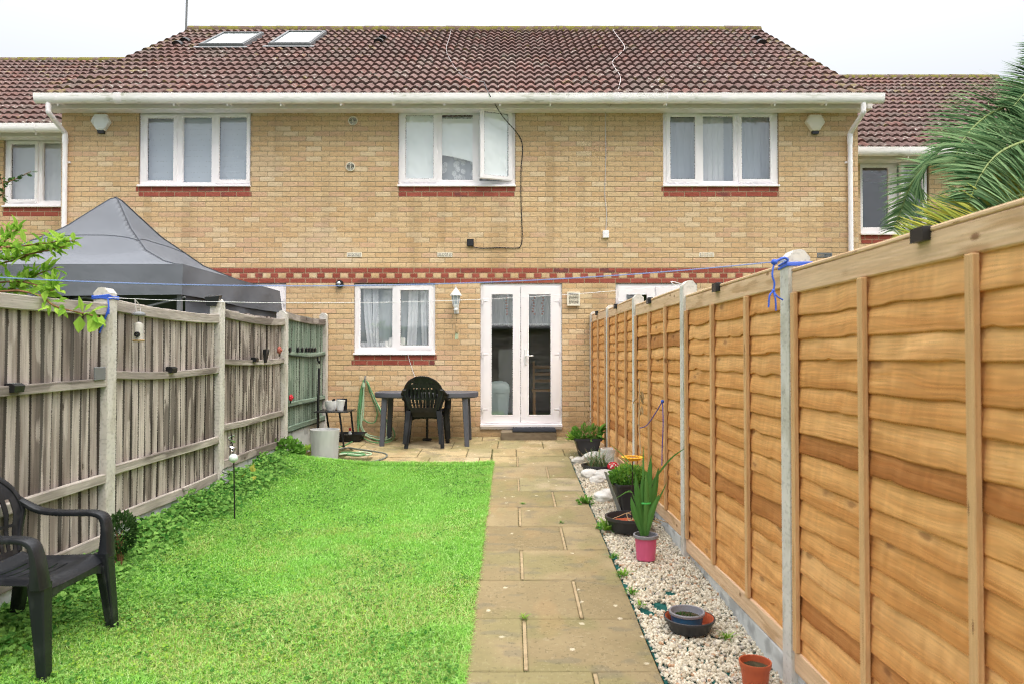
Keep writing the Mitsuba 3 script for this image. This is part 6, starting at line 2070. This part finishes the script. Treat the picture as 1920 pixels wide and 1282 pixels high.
for i, (p0, p1, p2, w) in enumerate(sword):
    Y0 = Yp + .01 * ((i * 7) % 5 - 2)
    pts = curve([P(*p0, Yp), P(*p1, Y0), P(*p2, Y0 - .01 * (i % 3))], 14)
    v, uv = [], []
    for q, p in enumerate(pts):
        t = q / 13
        ww = w * .82 * min(1, .55 + t * 1.2) * (1 - t ** 3.5) + .0006
        d = np.array([1, (-1) ** i * .35, 0])
        v += [p - d * ww, p + np.array([0, -.35 * ww, 0]), p + d * ww]
        uv += [[.25 + .05 * i, .4 + .4 * t], [.25 + .05 * i, .9], [.25 + .05 * i, .4 + .4 * t]]
    f = []
    for q in range(13):
        f += [[3 * q, 3 * q + 1, 3 * q + 4, 3 * q + 3], [3 * q + 1, 3 * q + 2, 3 * q + 5, 3 * q + 4]]
    part(k, 'sword_leaf', tm(np.array(v), f), 'mat_iris', uv=np.array(uv))
for i, L in enumerate(long_):
    Y0 = Yp - .02 * (i % 2) + (.03 if i > 2 else 0)
    pts = curve([P(*p, Y0 + .02 * j * (1 if i > 2 else -1)) for j, p in enumerate(L)], 14)
    v, uv = [], []
    for q, p in enumerate(pts):
        t = q / 13
        ww = .009 * (1 - t ** 2) + .0006
        v += [p + np.array([-.3 * ww, 0, ww]), p - np.array([-.3 * ww, 0, ww])]
        uv += [[.55, .7]] * 2
    part(k, 'sword_leaf', tm(np.array(v), [[2 * q, 2 * q + 1, 2 * q + 3, 2 * q + 2] for q in range(13)]), 'mat_iris', uv=np.array(uv))
cc = P(1210, 943, Yp)
part(k, 'plant_clip', move(lathe([(.036, -.004), (.041, 0), (.036, .010), (.034, .004)], 26, 1, .55), *cc), 'mat_clip_green', smooth=40)

# blue pot in a dark saucer, terracotta pot
k = thing('blue_pot', 'shallow blue pot with a grey rim standing in a dark saucer on the gravel', 'pot')
Yb = G(1290, 1196)[1] + .11
c = np.array([(1290 - 960) / F * Yb, Yb, SLOPE * Yb + .002])
sc = thing('saucer', 'wide dark saucer with an orange inside under the blue pot', 'saucer')
part(sc, 'dish', move(lathe([(0, 0), (.105, 0), (.128, .052), (.134, .055), (.136, .066), (.128, .068)], 44), *c), 'mat_charcoal_pot', smooth=40)
part(sc, 'lining', move(lathe([(.1275, .067), (.12, .052), (.10, .012), (0, .010)], 44), *c), 'mat_terracotta', smooth=40)
c2 = c + np.array([-.010, .014, .012])
part(k, 'pot', move(lathe([(0, 0), (.078, 0), (.087, .066)], 40), *c2), 'mat_blue_pot', smooth=40)
part(k, 'rim', move(lathe([(.0868, .0662), (.094, .0665), (.096, .078), (.093, .083), (.086, .081), (.083, .06), (.078, .045)], 40), *c2), 'mat_grey_rim', smooth=40)
soil_disc(k, c2, .080, c2[2] + .045)
g = np.random.default_rng(85)
m, uv = leafset(bush_specs((c2[0] - .01, c2[1], c2[2] + .052), (.05, .05, .006), 70, .014, .008, g, .8))
part(k, 'seedling', m, 'mat_leaf_dark', uv=uv)
k = thing('terracotta_pot', 'orange terracotta pot of dark soil at the bottom edge of the photo', 'pot')
Yb = G(1410, 1296)[1] + .05
c = np.array([(1412 - 960) / F * Yb, Yb, SLOPE * Yb + .004])
part(k, 'pot', move(lathe([(0, 0), (.055, 0), (.064, .082), (.069, .083), (.0725, .106), (.0715, .110), (.066, .109), (.063, .083), (.058, .04)], 44), *c), 'mat_terracotta', smooth=40)
soil_disc(k, c, .0625, c[2] + .078)
m = meshkit.text_mesh('', .01) if False else None

# dry cane against the fence, dead creeper by the house
k = thing('dry_cane', 'dry pale stalk with withered leaves leaning on the third new panel', 'stalk')
part(k, 'stalk', tube(curve([PX(1201, 850, 1.10), PX(1198, 790, 1.12), PX(1199, 745, 1.13), PX(1199, 710, 1.14)], 16), .006, 6), 'mat_cane')
g = np.random.default_rng(86)
m, uv = leafset([(PX(1200 + g.uniform(-2, 4), g.uniform(725, 770), 1.12), unit(np.array([g.normal(0, .4), g.normal(0, .4), -1])), unit(np.array([1, g.normal(0, .5), 0])), .10, .02, g.uniform(0, 1)) for _ in range(9)])
part(k, 'withered_leaf', m, 'mat_dry', uv=uv)
k = thing('dead_creeper', 'reddish dead creeper clinging to the last post by the house', 'creeper')
m, uv = leafset([(np.array([1.06 + g.normal(0, .03), 9.9 + g.normal(0, .15), .55 + abs(g.normal(0, .16))]), unit(g.normal(0, 1, 3)), unit(g.normal(0, 1, 3)), .06, .02, g.uniform(0, 1)) for _ in range(90)])
part(k, 'foliage', m, 'mat_dry', uv=uv)

# weeds at the edge of the path, one entry each
for i, (px, py, r, n, lab) in enumerate(((1098, 943, .075, 34, 'leafy weed on the path edge opposite the tapered planter'), (1140, 993, .085, 44, 'feathery weed between the path and the wide charcoal bowl'), (1150, 1045, .035, 22, 'small weed at the path edge left of the pink pot'), (1166, 1078, .04, 26, 'weed tuft at the path edge just below the pink pot'),
                                         (1185, 1113, .035, 20, 'weed tuft at the path edge above the bare green membrane'), (1363, 1196, .032, 20, 'single bright weed in the gravel right of the blue pot'), (1052, 980, .02, 14, 'weed sprouting in the slab joint level with the wide bowl'), (982, 1160, .025, 16, 'weed sprouting in the path joint nearest the lawn'), (980, 945, .02, 14, 'tiny weed in the far path joint'), (1200, 1135, .028, 14, 'low weed at the path edge beside the green membrane'))):
    q = on(px, py, .004)
    kk = thing('path_weed', lab, 'weed')
    g = np.random.default_rng(90 + i)
    blades(q, n, r * 1.3, 1.6, r * .16, g, 'mat_leaf_bright' if i % 2 else 'mat_leaf_mid', kk, 'blade', r * .35, .3)
    m, uv = leafset(bush_specs(q + [0, 0, r * .15], (r, r, r * .25), n, r * .55, r * .3, g, .4))
    part(kk, 'leaf_rosette', m, 'mat_leaf_mid', uv=uv)

# ---------------------------------------------------------------- gravel
solo('gravel_bed', patch(PATH_R + .006, 1.33, 0.4, 9.42, -.022, 8, 60), 'mat_membrane', 'green weed membrane showing through the gravel strip', 'gravel bed', kind='structure')
g = np.random.default_rng(101)
ico = trimesh.creation.icosphere(0, 1.0)
V0, F0 = ico.vertices, ico.faces
N = 42000
yy = .6 + (9.35 - .6) * g.uniform(0, 1, N) ** 1.25
xx = g.uniform(PATH_R + .012, 1.285, N)
bare = np.zeros(N, bool)
for px, py, r in ((1206, 1139, .032), (1238, 1132, .045), (1256, 1108, .032), (1216, 1142, .03), (1226, 1246, .03), (1172, 1092, .028), (1156, 1058, .03), (1150, 1040, .03)):
    q = G(px, py)
    bare |= (xx - q[0]) ** 2 + ((yy - q[1]) * .6) ** 2 < r * r
bare |= (xx < PATH_R + .016 + .016 * np.sin(yy * 9)) & (g.uniform(0, 1, N) < .3)
xx, yy = xx[~bare], yy[~bare]
N = len(xx)
sz = g.uniform(.0055, .0118, N) * (1 + .35 * (g.uniform(0, 1, N) > .9))
lay = g.uniform(-.028, -.004, N)
rot = trimesh.transformations.random_rotation_matrix
A = g.normal(0, 1, (N, 3, 3))
Q = np.linalg.qr(A)[0]
sc3 = sz[:, None] * g.uniform(.75, 1.3, (N, 3)) * np.array([1.1, 1.0, .85])
base = V0[None] * (1 + .42 * (g.uniform(0, 1, (N, len(V0), 1)) - .5))
vs = np.einsum('nij,nkj->nki', Q, base * sc3[:, None]) + np.stack([xx, yy, SLOPE * yy + lay], -1)[:, None]
fs = (F0[None] + (np.arange(N) * len(V0))[:, None, None]).reshape(-1, 3)
uvs = np.repeat(g.uniform(0, 1, (N, 2)), len(V0), 0)
solo('gravel', tm(vs.reshape(-1, 3), fs), 'mat_stone', 'pale cream gravel stones filling the strip between path and new fence', 'gravel', kind='stuff', uv=uvs)

# ---------------------------------------------------------------- grass
g = np.random.default_rng(102)
N = 330000
yy = 2.2 + (8.46 - 2.2) * g.uniform(0, 1, N) ** 1.15
xx = -2.66 + (PATH_L + .02 + 2.66) * g.uniform(0, 1, N)
keep = np.ones(N, bool)
keep &= ~((xx < -2.2) & (yy > 8.3))
den = meshkit.fbm(np.stack([xx * 1.1 + 8, yy * 1.6, xx * 0 + 5], -1), 3)
keep &= g.uniform(0, 1, N) > .35 * sstep(.5, .7, den)
keep &= (abs(xx) * F / yy < 1010) | (xx > -2.0)
xx, yy = xx[keep], yy[keep]
N = len(xx)
hgt = meshkit.fbm(np.stack([xx * 1.7, yy * 1.7, xx * 0 + 1], -1), 3)
L = g.uniform(.018, .042, N) * (.55 + .95 * hgt) * (1 + .5 * (yy > 8.25)) * (1 + .15 * (xx > PATH_L - .05))
a = g.uniform(0, 2 * np.pi, N)
lean = g.uniform(.25, 1.25, N)
wd = g.uniform(.0011, .0022, N) * (1 + .12 * yy)
d = np.stack([np.cos(a), np.sin(a), 0 * a], -1)
sd = np.stack([-np.sin(a), np.cos(a), 0 * a], -1)
b = np.stack([xx, yy, gz(xx, yy) - .012], -1)
mid = b + d * (L * lean * .35)[:, None] + np.array([0, 0, 1]) * (L * .62)[:, None]
tip = b + d * (L * lean * 1.0)[:, None] + np.array([0, 0, 1]) * (L * np.clip(1.05 - .25 * lean, .4, 1))[:, None]
w_ = wd[:, None]
vs = np.stack([b - sd * w_, b + sd * w_, mid + sd * w_ * .8, mid - sd * w_ * .8, tip], 1)
fs = (np.array([[0, 1, 2], [0, 2, 3], [3, 2, 4]])[None] + 5 * np.arange(N)[:, None, None]).reshape(-1, 3)
r = g.uniform(0, 1, N)
uvs = np.stack([np.repeat(r, 5), np.tile([.15, .15, .7, .7, 1.0], N)], -1)
solo('grass', tm(vs.reshape(-1, 3), fs), 'mat_grass', 'bright green lawn grass with a dry yellowish patch near the camera', 'grass', kind='stuff', uv=uvs)
# longer blades that hang over the edge of the path
g = np.random.default_rng(104)
v, f, uv = [], [], []
for _ in range(5200):
    y = 2.3 + 6.05 * g.uniform(0, 1) ** 1.2
    if meshkit.noise(np.array([y * 4.0, 3.0, 1.0])) < g.uniform(0.1, .7):
        continue
    x = PATH_L - g.uniform(-.004, .03)
    L, w = g.uniform(.03, .065), g.uniform(.0014, .0026)
    d = unit(np.array([g.uniform(.2, 1.2), g.normal(0, .7), 0]))
    sd_ = np.array([-d[1], d[0], 0])
    b = np.array([x, y, gz(x, y) - .008])
    o = len(v)
    v += [b - sd_ * w, b + sd_ * w, b + d * L * .4 + sd_ * w * .8 + [0, 0, L * .5], b + d * L * .4 - sd_ * w * .8 + [0, 0, L * .5], b + d * L * .9 + [0, 0, L * g.uniform(.15, .5)]]
    f += [[o, o + 1, o + 2], [o, o + 2, o + 3], [o + 3, o + 2, o + 4]]
    q = g.uniform(0, 1)
    uv += [[q, .15], [q, .15], [q, .7], [q, .7], [q, 1]]
solo('edge_grass', tm(np.array(v), f), 'mat_grass', 'ragged longer grass hanging over the lawn edge of the path', 'grass', kind='stuff', uv=np.array(uv))
# clover among the grass
spec = []
for _ in range(9000):
    y = 2.4 + 6.0 * g.uniform(0, 1) ** 1.3
    x = g.uniform(-2.6, PATH_L - .02)
    if meshkit.fbm(np.array([x * 1.4 + 3, y * 1.2, 7.0]), 3) < .42 + .10 * sstep(-1.9, -1.0, x):
        continue
    bb = np.array([x, y, gz(x, y) + g.uniform(.008, .026)])
    dd = unit(np.array([g.normal(0, 1), g.normal(0, 1), .15]))
    ss = unit(np.cross(dd, unit(np.array([0, -.2, 1]) + g.normal(0, .3, 3))))
    l = g.uniform(.009, .019)
    spec.append((bb, dd, ss, l, l * .9, g.uniform(.2, 1)))
m, uv = leafset(spec)
spec2 = []
g = np.random.default_rng(107)
for _ in range(30000):
    y = 2.3 + 5.9 * g.uniform(0, 1) ** 1.5
    x = -2.62 + (PATH_L + 2.6) * g.uniform(0, 1) ** 1.25
    dn = meshkit.fbm(np.array([x * 2.3 + 9, y * 2.0, 4.0]), 3) + .16 * (1 - sstep(-2.4, -1.2, x)) - .03
    if dn < g.uniform(.46, .62):
        continue
    bb = np.array([x, y, gz(x, y) + g.uniform(.006, .026)])
    dd = unit(np.array([g.normal(0, 1), g.normal(0, 1), .2]))
    ss = unit(np.cross(dd, unit(np.array([0, -.25, 1]) + g.normal(0, .35, 3))))
    l = g.uniform(.012, .027)
    spec2.append((bb, dd, ss, l, l * g.uniform(.55, .95), g.uniform(0, 1)))
m2, uv2 = leafset(spec2)
solo('lawn_weeds', m2, 'mat_cover', 'broad leaved low weeds mixed into the lawn, thickest towards the old fence', 'weeds', kind='stuff', uv=uv2)
solo('clover', m, 'mat_leaf_bright', 'small round clover leaves scattered through the lawn', 'clover', kind='stuff', uv=uv)

# ---------------------------------------------------------------- palm beyond the new fence
pk = thing('palm_tree', 'large date palm with arching feathery fronds beyond the new fence', 'palm tree')
g = np.random.default_rng(120)
YC = 5.3
crown = np.array([4.55, YC, 2.75])
part(pk, 'trunk', tube(curve([(4.55, YC, 0.0), (4.56, YC, 1.2), (4.55, YC, 2.55), (4.55, YC, 2.8)], 18), np.r_[np.full(13, .26), np.full(5, .34)], 18), 'mat_cane', smooth=True)


def frond(pts, L, seed, mat='mat_palm', n=84, droop=.16, up=(0, -.8, .6), fold=.22):
    g = np.random.default_rng(seed)
    p = curve(pts, n)
    t = unit(np.gradient(p, axis=0))
    v, f, uv = [], [], []
    plen = float(np.linalg.norm(np.diff(p, axis=0), axis=1).mean())
    rach = tube(p, np.linspace(.017, .004, n), 6)
    for i in range(4, n):
        s = i / (n - 1)
        side = unit(np.cross(t[i], np.array(up)))
        nn = unit(np.cross(side, t[i]))
        ll = 1.02 * L * (np.interp(s, [0, .12, .4, .75, 1], [.45, .85, 1, .8, .35])) * g.uniform(.85, 1.1)
        for sg in (-1, 1):
            for rep in range(2):
                ang = .75 - .35 * s + g.normal(0, .08)
                d = unit(t[i] * math.sin(ang) + side * sg * math.cos(ang) * .9 + nn * (fold + g.normal(0, .12)))
                b = p[i] + t[i] * (rep * .5 * plen + g.uniform(-.003, .003))
                w = .0086 * g.uniform(.8, 1.15)
                ws = unit(np.cross(d, nn * .6 + side * sg * .3 + g.normal(0, .15, 3)))
                o = len(v)
                sh = g.uniform(0, 1)
                dr_ = droop * g.uniform(.6, 1.3)
                for q in (0, .35, .7, 1):
                    c = b + d * ll * q - np.array([0, 0, 1]) * ll * dr_ * q * q
                    ww = w * (1 - q ** 2) * .95 + .0005
                    v += [c - ws * ww, c + ws * ww]
                    uv += [[sh, .5 + .5 * q]] * 2
                for q in range(3):
                    f.append([o + 2 * q, o + 2 * q + 1, o + 2 * q + 3, o + 2 * q + 2])
    k = part(pk, 'frond', tm(np.array(v), f), mat, uv=np.array(uv))
    part(k, 'rachis', rach, 'mat_palm_rib', smooth=True)


gloss('mat_palm_rib', (0.20, 0.26, 0.08), 0.5)
C1 = crown
frond([C1 + [-.05, -.1, .2], P(2013, 190, 5.0), P(1970, 188, 4.95), P(1900, 196, 4.9), P(1845, 222, 4.85), P(1805, 265, 4.8), P(1785, 315, 4.78)], .42, 1)
frond([C1 + [-.05, -.2, .0], P(2013, 262, 4.6), P(1970, 256, 4.5), P(1910, 270, 4.45), P(1868, 292, 4.4), P(1838, 330, 4.36), P(1818, 375, 4.33)], .40, 2)
frond([C1 + [-.05, -.2, -.2], P(2028, 345, 4.5), P(1970, 352, 4.4), P(1890, 375, 4.35), P(1810, 408, 4.3), P(1740, 445, 4.3), P(1705, 470, 4.3)], .30, 3, 'mat_palm_yellow', droop=.1)
frond([C1 + [-.05, -.1, -.2], P(2018, 330, 4.7), P(1950, 345, 4.65), P(1870, 372, 4.6), P(1790, 405, 4.6), P(1730, 445, 4.6)], .32, 4, droop=.15)
frond([C1 + [-.05, -.1, .4], P(2038, 120, 5.1), P(1993, 90, 5.0), P(1985, 92, 4.95), P(1962, 105, 4.9)], .30, 5)
frond([C1 + [-.1, -.1, .1], P(2028, 235, 5.3), P(1980, 225, 5.3), P(1920, 240, 5.3), P(1865, 275, 5.3), P(1825, 330, 5.3)], .40, 6)
frond([C1 + [-.05, -.2, -.1], P(2018, 300, 4.8), P(1980, 300, 4.8), P(1930, 318, 4.8), P(1880, 352, 4.8), P(1850, 395, 4.8)], .38, 7)
frond([C1 + [-.05, -.2, -.2], P(2028, 380, 4.5), P(1980, 375, 4.45), P(1920, 388, 4.4), P(1865, 405, 4.4)], .30, 8, 'mat_palm_yellow', droop=.2)
frond([C1 + [-.05, -.15, .3], P(2018, 175, 4.9), P(1992, 148, 4.85), P(1965, 150, 4.8), P(1930, 168, 4.78), P(1900, 200, 4.75)], .34, 41)
frond([C1 + [-.05, -.1, .3], P(2023, 150, 5.4), P(1988, 135, 5.4), P(1975, 160, 5.4), P(1945, 210, 5.4), P(1930, 270, 5.4)], .36, 42)
frond([C1 + [-.05, -.1, .4], P(2028, 100, 4.9), P(1988, 70, 4.9), P(1980, 78, 4.85), P(1958, 100, 4.8), P(1950, 120, 4.8)], .26, 44)
for i in range(9):
    a = i * 2 * np.pi / 9 - .9
    if -2.6 > a or a > 4.6: continue
    d = np.array([math.cos(a), math.sin(a), 0])
    if d[0] < -.35 or d[1] < -.55: continue
    frond([C1, C1 + d * .6 + [0, 0, .75], C1 + d * 1.2 + [0, 0, .95], C1 + d * 1.8 + [0, 0, .7], C1 + d * 2.1 + [0, 0, .2]], .42, 20 + i)

# ---------------------------------------------------------------- the outbuilding at the garden's other end, which the panes mirror
ob = thing('outbuilding', 'long timber outbuilding with a pale roof closing the other end of the garden', 'outbuilding')
for k in range(20):
    z0 = -.35 + k * .148
    b = nextid()
    v = np.array([[x, y, z] for x in (-4.5, 4.5) for y, z in ((-4.03, z0), (-3.985, z0), (-4.03, z0 + .16), (-4.015, z0 + .16))])
    m = tm(v, BF)
    part(ob, 'board', m, 'mat_wood_grey_rail', uv=np.c_[v[:, 0] + b * .3, b + np.clip(1 - (v[:, 2] - z0) / .16, .03, .97)])
part(ob, 'door', cat(box(-.46, .08, -3.98, -3.95, -.35, 1.9)), 'mat_upvc')
part(ob, 'post', box(1.6, 1.7, -3.98, -3.92, -.35, 2.5), 'mat_wood_batten')
part(ob, 'wall', box(-4.5, 4.5, -7.0, -4.06, -.4, 2.6), 'mat_room')
part(ob, 'roof', ext(Polygon([(0, 0), (1, 0), (1, .01), (0, .01)]), 0, .01) if False else tm([[x, y, z] for x in (-4.7, 4.7) for y, z in ((-3.8, 2.63), (-5.5, 4.0), (-7.3, 2.63), (-3.8, 2.68), (-5.5, 4.06), (-7.3, 2.68))],
     [[0, 6, 7], [0, 7, 1], [1, 7, 8], [1, 8, 2], [3, 4, 10], [3, 10, 9], [4, 5, 11], [4, 11, 10], [0, 3, 9], [0, 9, 6], [2, 8, 11], [2, 11, 5]]), 'mat_gravelboard')
part(ob, 'gutter', tube([(-4.7, -3.74, 2.60), (4.7, -3.74, 2.60)], .055, 12), 'mat_lead')
